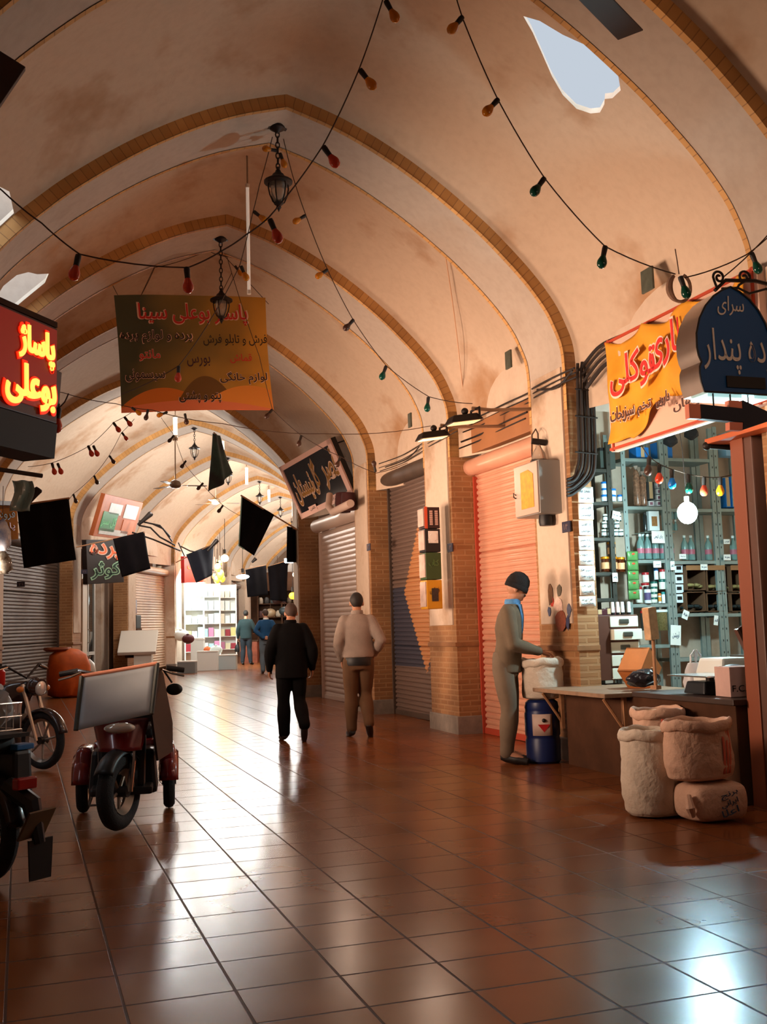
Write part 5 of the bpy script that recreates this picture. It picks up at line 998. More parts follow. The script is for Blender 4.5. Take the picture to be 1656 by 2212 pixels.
# ================================================================ PEOPLE
def remesh(mb, name, m, parent, vox, sm=4, keep=None):
    o = mb.build(name, m, parent, (0, 0, 0), smooth=0)
    r = o.modifiers.new('r', 'REMESH'); r.mode = 'VOXEL'; r.voxel_size = vox
    s = o.modifiers.new('s', 'SMOOTH'); s.iterations = sm; s.factor = .5
    me = bpy.data.meshes.new_from_object(o.evaluated_get(bpy.context.evaluated_depsgraph_get()))
    o.modifiers.clear(); old = o.data; o.data = me; bpy.data.meshes.remove(old)
    for p in me.polygons: p.use_smooth = True
    return o
def loft(mb, rows, n=20, m=0):                       # rows: (cx, cy, cz, rx, ry)
    vs = []; fs = []; k = len(rows)
    for cx, cy, cz, rx, ry in rows:
        for j in range(n): a = 2*PI*j/n; vs.append((cx+rx*math.cos(a), cy+ry*math.sin(a), cz))
    for i in range(k-1):
        for j in range(n): fs.append((i*n+j, i*n+(j+1) % n, (i+1)*n+(j+1) % n, (i+1)*n+j))
    fs += [tuple(range(n))[::-1], tuple((k-1)*n+j for j in range(n))]; mb.add(vs, fs, m)
def limb(mb, a, b, c, r0, r1, r2, n=12):
    a, b, c = Vector(a), Vector(b), Vector(c); pts = []; rs = []
    for u in (0, .2, .45, .7, .9): pts.append(a.lerp(b, u)); rs.append(r0+(r1-r0)*u+.012*r0/.06*math.sin(PI*u)*.6)
    for u in (.08, .3, .55, .8, 1.): pts.append(b.lerp(c, u)); rs.append(r1+(r2-r1)*u+.010*r1/.05*math.sin(PI*min(u*1.3, 1)))
    mb.tube(pts, rs, n); mb.ball(tuple(a), r0); mb.ball(tuple(b), r1*1.02); mb.ball(tuple(c), r2)
def hand(mb, w, d, up, side, curl=.5, L=.17):
    # wrist point, pointing direction, back-of-hand direction, thumb side
    w, d, up, side = Vector(w), Vector(d).normalized(), Vector(up).normalized(), Vector(side).normalized()
    for i in range(4):
        s = (-.030+.02*i); fl = (.066, .078, .082, .070)[3-i]; b0 = w+d*.02+side*s*.6; b1 = w+d*.088+side*s
        mb.tube([w-d*.01+side*s*.4, b0, b1], [.017, .017, .0125], 8)
        k1 = b1+(d*math.cos(curl*.6)-up*math.sin(curl*.6))*fl*.5; k2 = k1+(d*math.cos(curl*1.7)-up*math.sin(curl*1.7))*fl*.32; k3 = k2+(d*math.cos(curl*2.6)-up*math.sin(curl*2.6))*fl*.24
        mb.tube([b1, k1, k2, k3], [.0105, .0095, .0085, .007], 8)
    t0 = w+d*.03+side*.02; t1 = t0+d*.03+side*.028; t2 = t1+d*.034+side*.012-up*.01
    mb.tube([t0, t1, t2], [.014, .0115, .0085], 8)
M_SKIN = mat('skin', (176, 122, 92), .55, var=.08, vs=30); M_HAIRD = mat('dark_hair', (30, 22, 18), .7); M_HAIRG = mat('grey_brown_hair', (66, 48, 40), .75); M_SHOE = mat('dark_shoe', (28, 22, 20), .45)
def person(label, loc, rz, H, P, top, trou, hair='hair', hairm=None, vox=.0085, extra=None, group=None, lean=0.):
    # P: pose, right side of the body is +x and it faces +y (heights for a 1.75 m figure)
    g = lambda k, d: Vector(P.get(k, d)); t = thing('person', label, 'person', loc, rz, group)
    hip = {1: g('hipR', (.095, 0, .92)), -1: g('hipL', (-.095, 0, .92))}; kn = {1: g('kneeR', (.1, .03, .5)), -1: g('kneeL', (-.1, .03, .5))}; an = {1: g('ankR', (.1, -.01, .09)), -1: g('ankL', (-.1, -.01, .09))}
    to = {1: g('toeR', (.12, .15, .04)), -1: g('toeL', (-.12, .15, .04))}
    ly = lambda z: lean*max(0, z-.95)               # forward lean of the trunk
    sh_ = {1: g('shoR', (.165, ly(1.405), 1.405)), -1: g('shoL', (-.165, ly(1.405), 1.405))}; el = {1: g('elbR', (.25, -.03+ly(1.15), 1.15)), -1: g('elbL', (-.25, -.03+ly(1.15), 1.15))}; wr = {1: g('wriR', (.25, .06+ly(.9), .9)), -1: g('wriL', (-.25, .06+ly(.9), .9))}
    hd = g('head', (0, ly(1.64)+.03, 1.635)); nk = Vector((0, ly(1.46), 1.46)); tilt = P.get('nod', 0.); turn = P.get('turn', 0.)
    b = MB()
    loft(b, [(0, ly(z), z, rx*.86, ry*.86) for z, rx, ry in ((.88, .15, .105), (.98, .155, .11), (1.1, .145, .1), (1.25, .165, .115), (1.38, .17, .105), (1.45, .1, .07))])
    b.tube([nk-Z*.03, nk+Z*.04, hd-Z*.06], [.062, .055, .056], 12)
    R = Matrix.Translation(hd) @ Matrix.Rotation(turn, 4, 'Z') @ Matrix.Rotation(-tilt, 4, 'X')
    b.ball((0, -.008, .02), (.076, .098, .1), 18, T=R, k=12); b.ball((0, .028, -.045), (.056, .064, .062), 16, T=R, k=10)
    b.ball((0, .06, -.088), (.028, .025, .02), 10, T=R); b.add(*_nose(), 0, R)
    for s in (1, -1): b.ball((s*.078, -.008, -.012), (.012, .02, .032), 10, T=R); b.ball((s*.03, .07, .02), (.022, .016, .01), 8, T=R)
    for s in (1, -1):
        limb(b, sh_[s], el[s], wr[s], .048, .037, .026); limb(b, hip[s], kn[s], an[s], .075, .05, .037)
        b.ball(tuple((an[s]+to[s])/2), (.035, .09, .035)) if False else b.tube([an[s], an[s].lerp(to[s], .6), to[s]], [.04, .038, .028], 10)
        hp = P.get('hand%s' % ('R' if s > 0 else 'L'), {}); d = Vector(hp.get('d', (wr[s]-el[s]))); hand(b, wr[s], d, hp.get('up', (s, 0, 0)), hp.get('side', (0, 1, 0)), hp.get('curl', .6))
    body = remesh(b, 'body', M_SKIN, t, vox, 2)
    j = MB(); hem = P.get('hem', .84); w = P.get('bulk', 1.); rows = P.get('torso', ((hem, .178, .132), (hem+.08, .176, .13), (1.02, .172, .126), (1.12, .168, .122), (1.25, .186, .132), (1.36, .188, .122), (1.43, .15, .096), (1.475, .085, .075)))
    loft(j, [(0, ly(z)+P.get('belly', 0)*(1 if z < 1.2 else 0), z, rx*w, ry*w) for z, rx, ry in rows], 24)
    for s in (1, -1): limb(j, sh_[s]-Vector((s*.01, 0, .012)), el[s], wr[s]-(wr[s]-el[s]).normalized()*P.get('cuff', .0), .073*w, .058*w, .046)
    jk = remesh(j, top[0], top[1], t, .014, 3)
    q = MB(); loft(q, [(0, 0, z, rx, ry) for z, rx, ry in ((.80, .165, .118), (.88, .172, .124), (.97, .162, .118), (1.03, .15, .11))], 24)
    for s in (1, -1):
        limb(q, hip[s]+Vector((0, 0, -.02)), kn[s], an[s]+Z*.015, .098, .074, P.get('cuffleg', .066), 14)
    remesh(q, 'trousers', trou, t, .014, 3)
    for s in (1, -1):
        f = MB(); dd = (to[s]-an[s]); heel = an[s]-Vector((dd.x, dd.y, dd.z)).normalized()*.055; lo = Vector((0, 0, -.05))
        f.tube([heel+lo*.6, an[s]+lo*.62, an[s].lerp(to[s], .6)+lo*.35, to[s]+(to[s]-an[s]).normalized()*.05+lo*.1], [.038, .046, .045, .03], 12); f.ball(tuple(an[s]-Z*.01), .05)
        remesh(f, 'shoe', P.get('shoem', M_SHOE), t, .009, 2)
    h = MB()
    if hair == 'hair':
        h.ball((0, -.014, .026), (.083, .104, .104), 22, T=R, k=14); RI = R.inverted(); h.v = [v for v in h.v]
        hh = MB(); keep = []
        for v in h.v:
            l = RI @ v
            if l.y > .045 and l.z < .055: l.y = .04
            lo = -.035 if l.y > -.02 else -.082
            if l.z < lo: l.z = lo; l.x *= .86; l.y = max(l.y*.9, -.088)
            keep.append(R @ l)
        h.v = keep; h.build('hair', hairm or M_HAIRD, t, (0, 0, 0), smooth=80)
    else:
        h.lathe([(.093, .0), (.097, .02), (.095, .05), (.083, .09), (.055, .125), (.02, .14), (.004, .142)], 22, T=R @ Matrix.Translation((0, -.006, .02)) @ Matrix.Rotation(-.12, 4, 'X'), sy=1.14, jit=lambda a, r, z: 1+.02*math.sin(a*14)+.02*math.sin(a*3+z*40)); h.build('knitted_cap', mat('black_knit', (26, 20, 20), .95, bump=.8, bs=160), t, (0, 0, 0), smooth=70)
        h = MB(); h.lathe([(.092, -.03), (.101, -.025), (.101, .012), (.094, .016)], 22, T=R @ Matrix.Translation((0, -.006, .02)) @ Matrix.Rotation(-.12, 4, 'X'), sy=1.14); h.build('cap_brim', MATS['black_knit'], t, (0, 0, 0), smooth=70)
    for s in (1, -1):
        e = MB(); e.ball((s*.031, .076, .004), (.011, .008, .007), 8, T=R); e.build('eye', mat('eye_dark', (40, 28, 24), .2), t, (0, 0, 0))
    m_ = MB(); m_.ball((0, .084, -.062), (.022, .008, .005), 8, T=R); m_.build('mouth', mat('lips', (120, 66, 56), .5), t, (0, 0, 0))
    if extra: extra(t, R, ly)
    t.scale = (H/1.75,)*3
    return t
def _nose():
    v = [(-.009, .082, .03), (.009, .082, .03), (-.017, .08, -.032), (.017, .08, -.032), (0, .118, -.026), (0, .094, .022), (0, .06, 0)]
    return v, [(0, 2, 4), (0, 4, 5), (5, 4, 1), (1, 4, 3), (2, 3, 4), (0, 5, 1), (0, 6, 2), (1, 3, 6), (0, 1, 6), (2, 6, 3)]
M_JKG = mat('olive_jacket', (104, 86, 66), .85, var=.2, vs=8); M_TRG = mat('grey_brown_trousers', (112, 94, 76), .85, var=.15, vs=7); M_BLKJ = mat('black_jacket', (9, 7, 8), .9, spec=.15); M_BLKT = mat('black_trousers', (11, 9, 10), .9, spec=.15)
def capman(t, R, ly):
    ry = lambda z: .128 if z < 1.25 else .128-.01*(z-1.25)/.11 if z < 1.36 else .118-.022*(z-1.36)/.07
    b = MB(); b.grid(lambda u, v: Vector(((u-.5)*2*(.075*(1-v)+.006), ly(1.47-.36*v)-.002+ry(1.47-.36*v)*math.sqrt(1-min(.9, (((u-.5)*.15*(1-v))/.18)**2))+.004, 1.47-.36*v)), 6, 12); b.build('blue_shirt', mat('blue_shirt', (86, 140, 190), .8, var=.35, vs=30), t, (0, 0, 0), smooth=60, solid=.01)
    b = MB(); b.lathe([(.072, 1.45), (.078, 1.49), (.07, 1.52)], 18, (0, ly(1.47)+.01, 0)); b.build('shirt_collar', MATS['blue_shirt'], t, (0, 0, 0), smooth=60)
    b = MB(); b.ball((0, .086, -.047), (.034, .014, .012), 10, T=R); b.build('moustache', M_HAIRD, t, (0, 0, 0))
    for z in (1.0, 1.1): 
        b = MB(); b.ball((.012, ly(z)+.135, z), .01, 8); b.build('button', M_WHITE, t, (0, 0, 0))
cp_ = gp(1100, 1648)
person('man in a black knitted cap and olive jacket, reaching into a sack on the drum', cp_, A-PI/2-.65, 1.70, dict(hipR=(.09, -.01, .92), hipL=(-.09, -.01, .92), kneeR=(.09, .04, .5), kneeL=(-.08, .02, .5), ankR=(.10, .0, .09), ankL=(-.08, -.04, .09), toeR=(.12, .16, .045), toeL=(-.07, .12, .045),
       elbR=(.2, .12, 1.10), elbL=(-.27, .03, 1.1), wriR=(-.05, .33, 1.02), wriL=(-.27, .24, 1.02), handR=dict(up=(0, .3, 1), side=(-1, 0, 0), curl=.35, d=(-.6, .7, -.25)), handL=dict(up=(0, .3, 1), side=(.8, .6, 0), curl=.35, d=(-.5, .8, -.25)), cuff=.03, head=(0, .14, 1.62), nod=.3, turn=.25, hem=.83, belly=.02),
       ('jacket', M_JKG), M_TRG, 'cap', extra=capman, lean=.16, vox=.007)
def collar(t, R, ly):
    b = MB(); b.lathe([(.078, 1.45), (.082, 1.49), (.074, 1.515)], 18, (0, ly(1.46), 0)); b.build('collar', M_BLKJ, t, (0, 0, 0))
person('man in a black jacket walking away down the middle of the passage', gp(632, 1600), A-.12, 1.56, dict(kneeR=(.1, .05, .5), ankR=(.12, -.24, .2), toeR=(.12, -.2, .05), kneeL=(-.1, .05, .5), ankL=(-.1, .04, .09), toeL=(-.12, .2, .045),
       elbR=(.27, -.05, 1.14), elbL=(-.27, -.02, 1.14), wriR=(.27, .03, .90), wriL=(-.27, .08, .90), head=(.02, .1, 1.60), nod=.45, bulk=1.16, hem=.78, cuffleg=.075), ('jacket', M_BLKJ), M_BLKT, hairm=M_HAIRG, extra=collar, lean=.06)
def greyman(t, R, ly):
    b = MB(); b.lathe([(.176, .855), (.182, .88), (.18, .93), (.172, .95)], 26, (0, 0, 0), sy=.74); b.build('black_hem', M_BLACK, t, (0, 0, 0))
    b = MB(); b.lathe([(.07, 1.45), (.076, 1.49), (.07, 1.52)], 18, (0, ly(1.46), 0)); b.build('collar', MATS['grey_sweater'], t, (0, 0, 0))
person('man in a grey sweater and brown trousers walking past the white shutter', gp(778, 1592), A-.25, 1.66, dict(kneeR=(.08, .08, .5), ankR=(.1, -.16, .16), toeR=(.12, -.03, .03), ankL=(-.1, .02, .09), toeL=(-.13, .18, .045), elbR=(.28, -.08, 1.15), elbL=(-.245, -.04, 1.13), wriR=(.2, .1, .98), wriL=(-.2, .08, .92),
       handR=dict(d=(-.2, .3, -1)), handL=dict(d=(.1, .2, -1)), hem=.95, bulk=1.05, head=(.0, .07, 1.61), nod=.35, cuff=.02), ('sweater', mat('grey_sweater', (150, 132, 120), .95, var=.12, vs=14, bump=.4, bs=150)), mat('brown_trousers', (92, 62, 36), .85, var=.15), extra=greyman, lean=.04)
def bagman(t, R, ly):
    b = MB(); b.lathe([(.06, .42), (.08, .44), (.075, .58), (.03, .66)], 14, (-.3, .04, 0), sy=.5); b.build('held_bag', M_BLACK, t, (0, 0, 0)); b = MB(); b.tube([(-.28, .05, .8), (-.3, .04, .66)], .012, 6); b.build('bag_handle', M_BLACK, t, (0, 0, 0))
person('man in a dark green jacket standing by the bright shop, carrying a bag', gp(532, 1436), A-.35, 1.80, dict(ankR=(.14, 0, .09), ankL=(-.12, -.02, .09), toeR=(.18, .15, .045), bulk=1.08, elbR=(.28, .02, 1.14), wriR=(.24, .2, 1.05), wriL=(-.27, .04, .88)), ('jacket', mat('dark_green_jacket', (26, 42, 42), .9, var=.2)), mat('dark_trousers', (26, 32, 38), .85), extra=bagman, vox=.011)
person('man in a blue sweater standing with hands clasped behind his back', gp(576, 1455), A-.2, 1.72, dict(elbR=(.29, -.1, 1.16), elbL=(-.29, -.1, 1.16), wriR=(.07, -.18, .98), wriL=(-.07, -.18, .97), handR=dict(d=(-1, -.1, -.2), up=(0, -1, 0), side=(0, 0, 1)), handL=dict(d=(1, -.1, -.2), up=(0, -1, 0), side=(0, 0, 1)), hem=.9, head=(-.02, .05, 1.63), turn=.5),
       ('sweater', mat('blue_sweater', (18, 66, 104), .9, var=.2)), mat('grey_trousers', (92, 104, 112), .85), hairm=M_HAIRG, vox=.011, extra=lambda t, R, ly: [(lambda b: (b.lathe([(.066, 1.45), (.074, 1.49), (.068, 1.52)], 16), b.build('white_collar', M_WHITE, t, (0, 0, 0))))(MB())])
# ================================================================ THE LEFT-HAND SIDE
M_TYRE = mat('tyre', (24, 21, 20), .8, bump=.4, bs=120); M_RIM2 = mat('alloy_rim', (150, 138, 126), .35, .7); M_REDP = mat('dark_red_paint', (112, 20, 24), .22, .1, coat=.6); M_BLP = mat('black_plastic_body', (22, 20, 21), .4); M_CHR = mat('chrome', (190, 184, 178), .15, 1.); M_SEAT = mat('black_seat', (26, 22, 22), .6)
def wheel(parent, c, R, w, yaw=0., spokes=6, name='wheel', axis='x'):
    T = Matrix.Translation(c) @ Matrix.Rotation(yaw, 4, 'Z') @ Matrix.Rotation(PI/2, 4, 'Y')
    mb = MB(); r = w/2; k = 32
    mb.grid(lambda u, v: T @ Vector(((R-r+r*1.0*math.cos(2*PI*v))*math.cos(2*PI*u), (R-r+r*math.cos(2*PI*v))*math.sin(2*PI*u), r*math.sin(2*PI*v))), k, 10); o = mb.build(name, M_TYRE, parent, (0, 0, 0), smooth=60)
    mb = MB(); a, b = R-w*.9, R-w*1.25
    mb.grid(lambda u, v: T @ Vector(((a if v in (0, 1) else b)*math.cos(2*PI*u), (a if v in (0, 1) else b)*math.sin(2*PI*u), w*.36*(1-2*v))), k, 2); mb.build('rim', M_RIM2, o, (0, 0, 0), smooth=50)
    mb = MB()
    for i in range(spokes):
        q = 2*PI*i/spokes; mb.tube([T @ Vector((.02*math.cos(q), .02*math.sin(q), .0)), T @ Vector((b*math.cos(q), b*math.sin(q), 0))], .011 if spokes < 9 else .004, 6)
    mb.build('spokes_frame', M_RIM2, o, (0, 0, 0)); mb = MB(); mb.cyl(T @ Vector((0, 0, -w*.6)), T @ Vector((0, 0, w*.6)), .035, n=14); mb.build('hub', M_IRON, o, (0, 0, 0))
    return o
def fender(parent, c, R, w, a0, a1, m, yaw=0., name='mudguard'):
    T = Matrix.Translation(c) @ Matrix.Rotation(yaw, 4, 'Z')
    mb = MB(); mb.grid(lambda u, v: T @ Vector(((v-.5)*w, (R-.25*w*(2*v-1)**2)*math.cos(a0+(a1-a0)*u), (R-.25*w*(2*v-1)**2)*math.sin(a0+(a1-a0)*u))), 18, 6); return mb.build(name, m, parent, (0, 0, 0), solid=.008, smooth=60)
# ---- red three wheeled scooter
tr = thing('cargo_tricycle', 'dark red three wheeled scooter with a pale windshield board, facing the camera', 'tricycle', (gp(183, 1755)+gp(363, 1745))/2, A+math.radians(172))
for s in (1, -1):
    wheel(tr, (s*.3, 0, .2), .2, .085); fender(tr, (s*.3, 0, .2), .235, .13, .1, PI*.95, M_REDP)
    mb = MB(); mb.box((s*.29, -.02, .36), (.13, .42, .22), tp=.8); mb.build('rear_body_side', M_REDP, tr, (0, 0, 0), bevel=.04, smooth=60)
yw_ = -.42; wheel(tr, (0.01, .82, .245), .245, .11, yaw=yw_, spokes=5, name='front_wheel'); fender(tr, (0.01, .82, .245), .275, .13, .55, 2.4, M_BLP, yaw=yw_)
Rw = Matrix.Translation((0.01, .82, .245)) @ Matrix.Rotation(yw_, 4, 'Z')
for s in (1, -1):
    mb = MB(); mb.tube([Rw @ Vector((s*.075, 0, 0)), Rw @ Vector((s*.078, -.04, .2)), Rw @ Vector((s*.06, -.1, .42))], [.02, .022, .016], 8); mb.build('fork_leg', M_CHR, tr, (0, 0, 0))
mb = MB(); mb.box((0, .3, .23), (.40, .86, .05)); mb.build('foot_deck', M_BLP, tr, (0, 0, 0), smooth=0, bevel=.015)
mb = MB(); mb.box((0, .62, .42), (.30, .14, .36), tp=1.05); mb.build('leg_shield', M_BLP, tr, (0, 0, 0), smooth=0, bevel=.03)
mb = MB(); mb.box((0, .36, .33), (.46, .3, .3), tp=.9); mb.build('under_body', M_BLP, tr, (0, 0, 0), smooth=0, bevel=.03)
mb = MB(); mb.grid(lambda u, v: Vector(((u-.5)*(.36-.1*(1-v)), .80+.06*math.cos((u-.5)*PI)-.08*v, .50+.20*v)), 12, 8); cw = mb.build('front_cowl', M_REDP, tr, (0, 0, 0), solid=.02, smooth=60)
mb = MB(); mb.ball((0, .90, .655), (.10, .04, .035), 16); mb.build('headlight', mat('lamp_lens', (196, 190, 180), .08, .3, coat=1.), cw, (0, 0, 0))
mb = MB(); mb.box((0, -.02, .47), (.44, .5, .1)); mb.build('seat_base', M_REDP, tr, (0, 0, 0), smooth=0, bevel=.04); mb = MB(); mb.box((0, -.0, .56), (.40, .36, .1)); mb.box((0, -.2, .74), (.40, .1, .36), rx=-.15); mb.build('seat', M_SEAT, tr, (0, 0, 0), smooth=60, bevel=.035)
mb = MB(); mb.tube([(0, .72, .45), (0, .64, .8), (0, .6, .98)], .022, 8); mb.build('steering_column', M_BLP, tr, (0, 0, 0))
mb = MB(); mb.tube([(.40, .55, 1.0), (.28, .57, 1.02), (.1, .6, .98), (-.1, .6, .98), (-.28, .57, 1.02), (-.40, .55, 1.0)], .013, 8); hb = mb.build('handlebar', M_CHR, tr, (0, 0, 0))
for s in (1, -1):
    mb = MB(); mb.cyl((s*.29, .57, 1.02), (s*.41, .548, 1.0), .019, n=10); mb.build('grip', M_BLP, hb, (0, 0, 0)); mb = MB(); mb.tube([(s*.27, .6, 1.01), (s*.33, .64, .985), (s*.41, .62, .965)], .008, 6); mb.build('brake_lever', M_CHR, hb, (0, 0, 0))
mb = MB(); mb.tube([(-.27, .57, 1.01), (-.33, .6, .92)], .007, 6); mb.ball((-.345, .6, .875), (.055, .02, .04), 12); mb.build('mirror', M_BLP, tr, (0, 0, 0))
# windshield board: x + is to the left in the picture
wl_ = [Vector(v) for v in ((.245, .80, .99), (-.235, .74, 1.055), (-.20, .86, .735), (.27, .92, .655))]; c = sum(wl_, Vector())/4
mb = MB(); nn = (wl_[1]-wl_[0]).cross(wl_[3]-wl_[0]).normalized(); mb.grid(lambda u, v: wl_[0].lerp(wl_[1], u).lerp(wl_[3].lerp(wl_[2], u), v)+nn*.012*math.sin(PI*u)*math.sin(PI*v*2), 10, 8)
mb.build('windshield_board', mat('pale_board', (176, 182, 186), .4, var=.12, vs=3), tr, (0, 0, 0), solid=.012, smooth=60)
mb = MB(); mb.tube([wl_[0], wl_[1]], .014, 8); mb.build('top_edging', mat('pink_edging', (196, 130, 104), .5), tr, (0, 0, 0))
for i, j in ((1, 2), (0, 3)):
    mb = MB(); mb.tube([wl_[i], wl_[j]], .016, 8); mb.build('dark_edging', M_SHELFD, tr, (0, 0, 0))
mb = MB(); mb.add([Vector(p)+Vector((d, 0, 0)) for d in (0, .015) for p in ((-.235, .73, 1.05), (-.27, .45, .98), (-.33, .2, .62), (-.33, .2, .42), (-.24, .74, .42), (-.205, .84, .72))], [tuple(range(6)), tuple(range(11, 5, -1))]+[(i, 6+i, 6+(i+1) % 6, (i+1) % 6) for i in range(6)]); mb.build('side_cover', mat('black_vinyl', (30, 27, 27), .35), tr, (0, 0, 0), smooth=0)
mb = MB(); mb.tube([(.2, .3, .2), (.22, .5, .12), (.1, .7, .15), (.05, .75, .25)], .007, 6); mb.build('brake_cable', M_WIRE, tr, (0, 0, 0))
# ---- motorcycles
def bike(label, loc, rz, m, base_=1.15, R=.27, extras=None):
    t = thing('motorcycle', label, 'motorcycle', loc, rz); F = base_    # rear axle at y=0, front axle at y=F, x to its right
    fw = wheel(t, (0, F, R), R, .075, spokes=7, name='front_wheel'); rw_ = wheel(t, (0, 0, R), R, .09, spokes=7, name='rear_wheel')
    fender(t, (0, F, R), R+.03, .11, .25, 2.5, m); fender(t, (0, 0, R), R+.04, .13, .6, 3.0, m)
    for s in (1, -1):
        mb = MB(); mb.tube([(s*.075, F, R), (s*.08, F-.1, R+.28), (s*.08, F-.19, R+.52)], [.017, .02, .02], 8); mb.build('fork_leg', M_CHR, t, (0, 0, 0))
        mb = MB(); mb.tube([(s*.1, .0, R), (s*.1, .12, R+.3)], [.024, .018], 8); mb.build('rear_shock', M_CHR, t, (0, 0, 0))
        mb = MB(); mb.tube([(s*.05, 0, R), (s*.05, .45, R+.02)], .018, 8); mb.build('swing_arm', M_IRON, t, (0, 0, 0))
    mb = MB(); mb.tube([(0, F-.2, R+.5), (0, .7, R+.42), (0, .1, R+.36)], .022, 8); mb.tube([(0, F-.2, R+.46), (0, F-.38, R-.02), (0, .5, R-.05), (0, .42, R+.3)], .02, 8); mb.build('frame', M_IRON, t, (0, 0, 0))
    mb = MB(); loft(mb, [(0, .66, R+.36, .08, .17), (0, .66, R+.42, .11, .2), (0, .68, R+.5, .11, .19), (0, .7, R+.55, .06, .12)], 20); mb.build('fuel_tank', m, t, (0, 0, 0), smooth=60)
    mb = MB(); mb.box((0, .18, R+.44), (.22, .62, .1)); mb.build('seat', M_SEAT, t, (0, 0, 0), smooth=60, bevel=.04)
    mb = MB(); mb.box((0, .56, R+.08), (.2, .3, .24)); mb.cyl((0, .6, R+.1), (0, .78, R+.2), .07, n=12); mb.build('engine_block', mat('engine_grey', (84, 78, 74), .5, .6), t, (0, 0, 0), smooth=30, bevel=.02)
    mb = MB(); mb.tube([(.1, .7, R+.1), (.13, .6, R-.08), (.14, .3, R-.08), (.15, -.2, R+.02)], [.018, .02, .035, .04], 10); mb.build('exhaust_pipe', M_CHR, t, (0, 0, 0))
    mb = MB(); mb.tube([(-.34, F-.34, R+.66), (-.2, F-.28, R+.7), (0, F-.22, R+.58), (.2, F-.28, R+.7), (.34, F-.34, R+.66)], .012, 8); h_ = mb.build('handlebar', M_IRON, t, (0, 0, 0))
    for s in (1, -1):
        mb = MB(); mb.cyl((s*.23, F-.295, R+.69), (s*.36, F-.35, R+.66), .019, n=10); mb.build('grip', M_BLP, h_, (0, 0, 0)); mb = MB(); mb.tube([(s*.2, F-.25, R+.69), (s*.32, F-.28, R+.66)], .006, 6); mb.build('brake_lever', M_CHR, h_, (0, 0, 0))
    mb = MB(); mb.ball((0, F-.10, R+.5), (.09, .07, .09), 16); mb.cyl((0, F-.10, R+.5), (0, F-.03, R+.49), .085, .08, n=18); mb.build('headlamp', m, t, (0, 0, 0)); mb = MB(); mb.ball((0, F-.04, R+.49), (.075, .03, .075), 14); mb.build('headlamp_lens', MATS['lamp_lens'], t, (0, 0, 0))
    for s in (1, -1):
        mb = MB(); mb.ball((s*.16, F-.13, R+.48), (.035, .035, .03), 10); mb.build('indicator', mat('amber_lens', (200, 110, 40), .2), t, (0, 0, 0))
    mb = MB(); mb.box((0, -.33, R+.26), (.12, .05, .06)); mb.build('tail_lamp', mat('tail_red', (150, 20, 20), .2), t, (0, 0, 0), smooth=0, bevel=.01)
    mb = MB(); mb.bb(-.13, .13, -.2, .14, R+.48, R+.5); mb.build('rear_rack', M_IRON, t, (0, 0, 0), smooth=0)
    if extras: extras(t, F, R)
    return t
M_BIKE = mat('black_bike_paint', (34, 22, 22), .25, coat=.5)
th1 = A+math.radians(180+42); f1 = gp(92, 1664); dirf = Vector((-math.sin(th1), math.cos(th1), 0)); b1 = f1-dirf*1.02; b1.z = fz(b1)
bike('black motorcycle parked at the left, its front wheel turned to the passage', b1, th1, M_BIKE, 1.02, .27)
def rear_bits(t, F, R):
    mb = MB(); mb.box((.02, -.40, R+.06), (.2, .012, .16), rx=.5, rz=.2); mb.build('number_plate_holder', mat('ochre_flap', (96, 66, 28), .6, var=.4), t, (0, 0, 0), smooth=0, bevel=.004)
    mb = MB(); mb.tube([(0, -.2, R+.24), (.02, -.36, R+.16), (.05, -.385, R-.04)], [.05, .05, .03], 8); mb.build('tail_section', M_BLP, t, (0, 0, 0))
    mb = MB(); mb.box((.06, -.38, R-.12), (.13, .01, .2), tp=1.15); mb.build('mudflap', M_BLP, t, (0, 0, 0), smooth=0)
    mb = MB(); mb.box((.1, -.1, R+.28), (.12, .2, .26), tp=.9); mb.build('side_box', M_BLP, t, (0, 0, 0), smooth=0, bevel=.02); mb = MB(); mb.box((.12, -.14, R+.425), (.11, .09, .03)); mb.build('blue_catch', mat('blue_plastic', (30, 100, 160), .4), t, (0, 0, 0), smooth=0, bevel=.006)
th2 = A+math.radians(38); r2 = gp(14, 1915)-N*.12
b2 = bike('motorcycle cut off by the left edge, seen from behind with an ochre flap', r2+D*.12, th2, M_BIKE, 1.05, .27, rear_bits)
wbk = thing('wire_basket', 'wire basket of white bags strapped behind the seat of the nearest motorcycle', 'basket', r2+D*.14+Z*.782-N*.0, th2)
mb = MB()
for z in (0, .07, .14): mb.tube([(.14, .12, z), (-.14, .12, z), (-.14, -.12, z), (.14, -.12, z)], .004, 5, closed=True)
for i in range(-3, 4):
    for y in (-.12, .12): mb.tube([(i*.045, y, 0), (i*.045, y, .14)], .003, 5)
mb.build('wire_frame', M_CHR, wbk, (0, 0, 0)); 
for i, (x, y, z, r) in enumerate(((0.05, .02, .11, .09), (-.06, -.03, .12, .08))):
    t = thing('white_bag', ['crumpled white bag in the wire basket, right one', 'crumpled white bag in the wire basket, left one'][i], 'bag', wbk.location+N*x+D*y+Z*z, 0)
    mb = MB(); mb.ball((0, 0, 0), (r, r*.8, r), 18, k=12)
    for v in mb.v: v += Vector((.02*math.sin(v.y*55+v.z*40), .02*math.sin(v.x*50), .018*math.sin(v.x*45+v.y*60)))
    mb.build('bag_body', mat('white_plastic', (196, 196, 196), .4), t, (0, 0, 0), smooth=60); mb = MB(); mb.tube([(0, 0, r*.8), (.01, .01, r*1.15), (.03, 0, r*1.3)], [.02, .012, .02], 8); mb.build('tied_top', MATS['white_plastic'], t, (0, 0, 0))
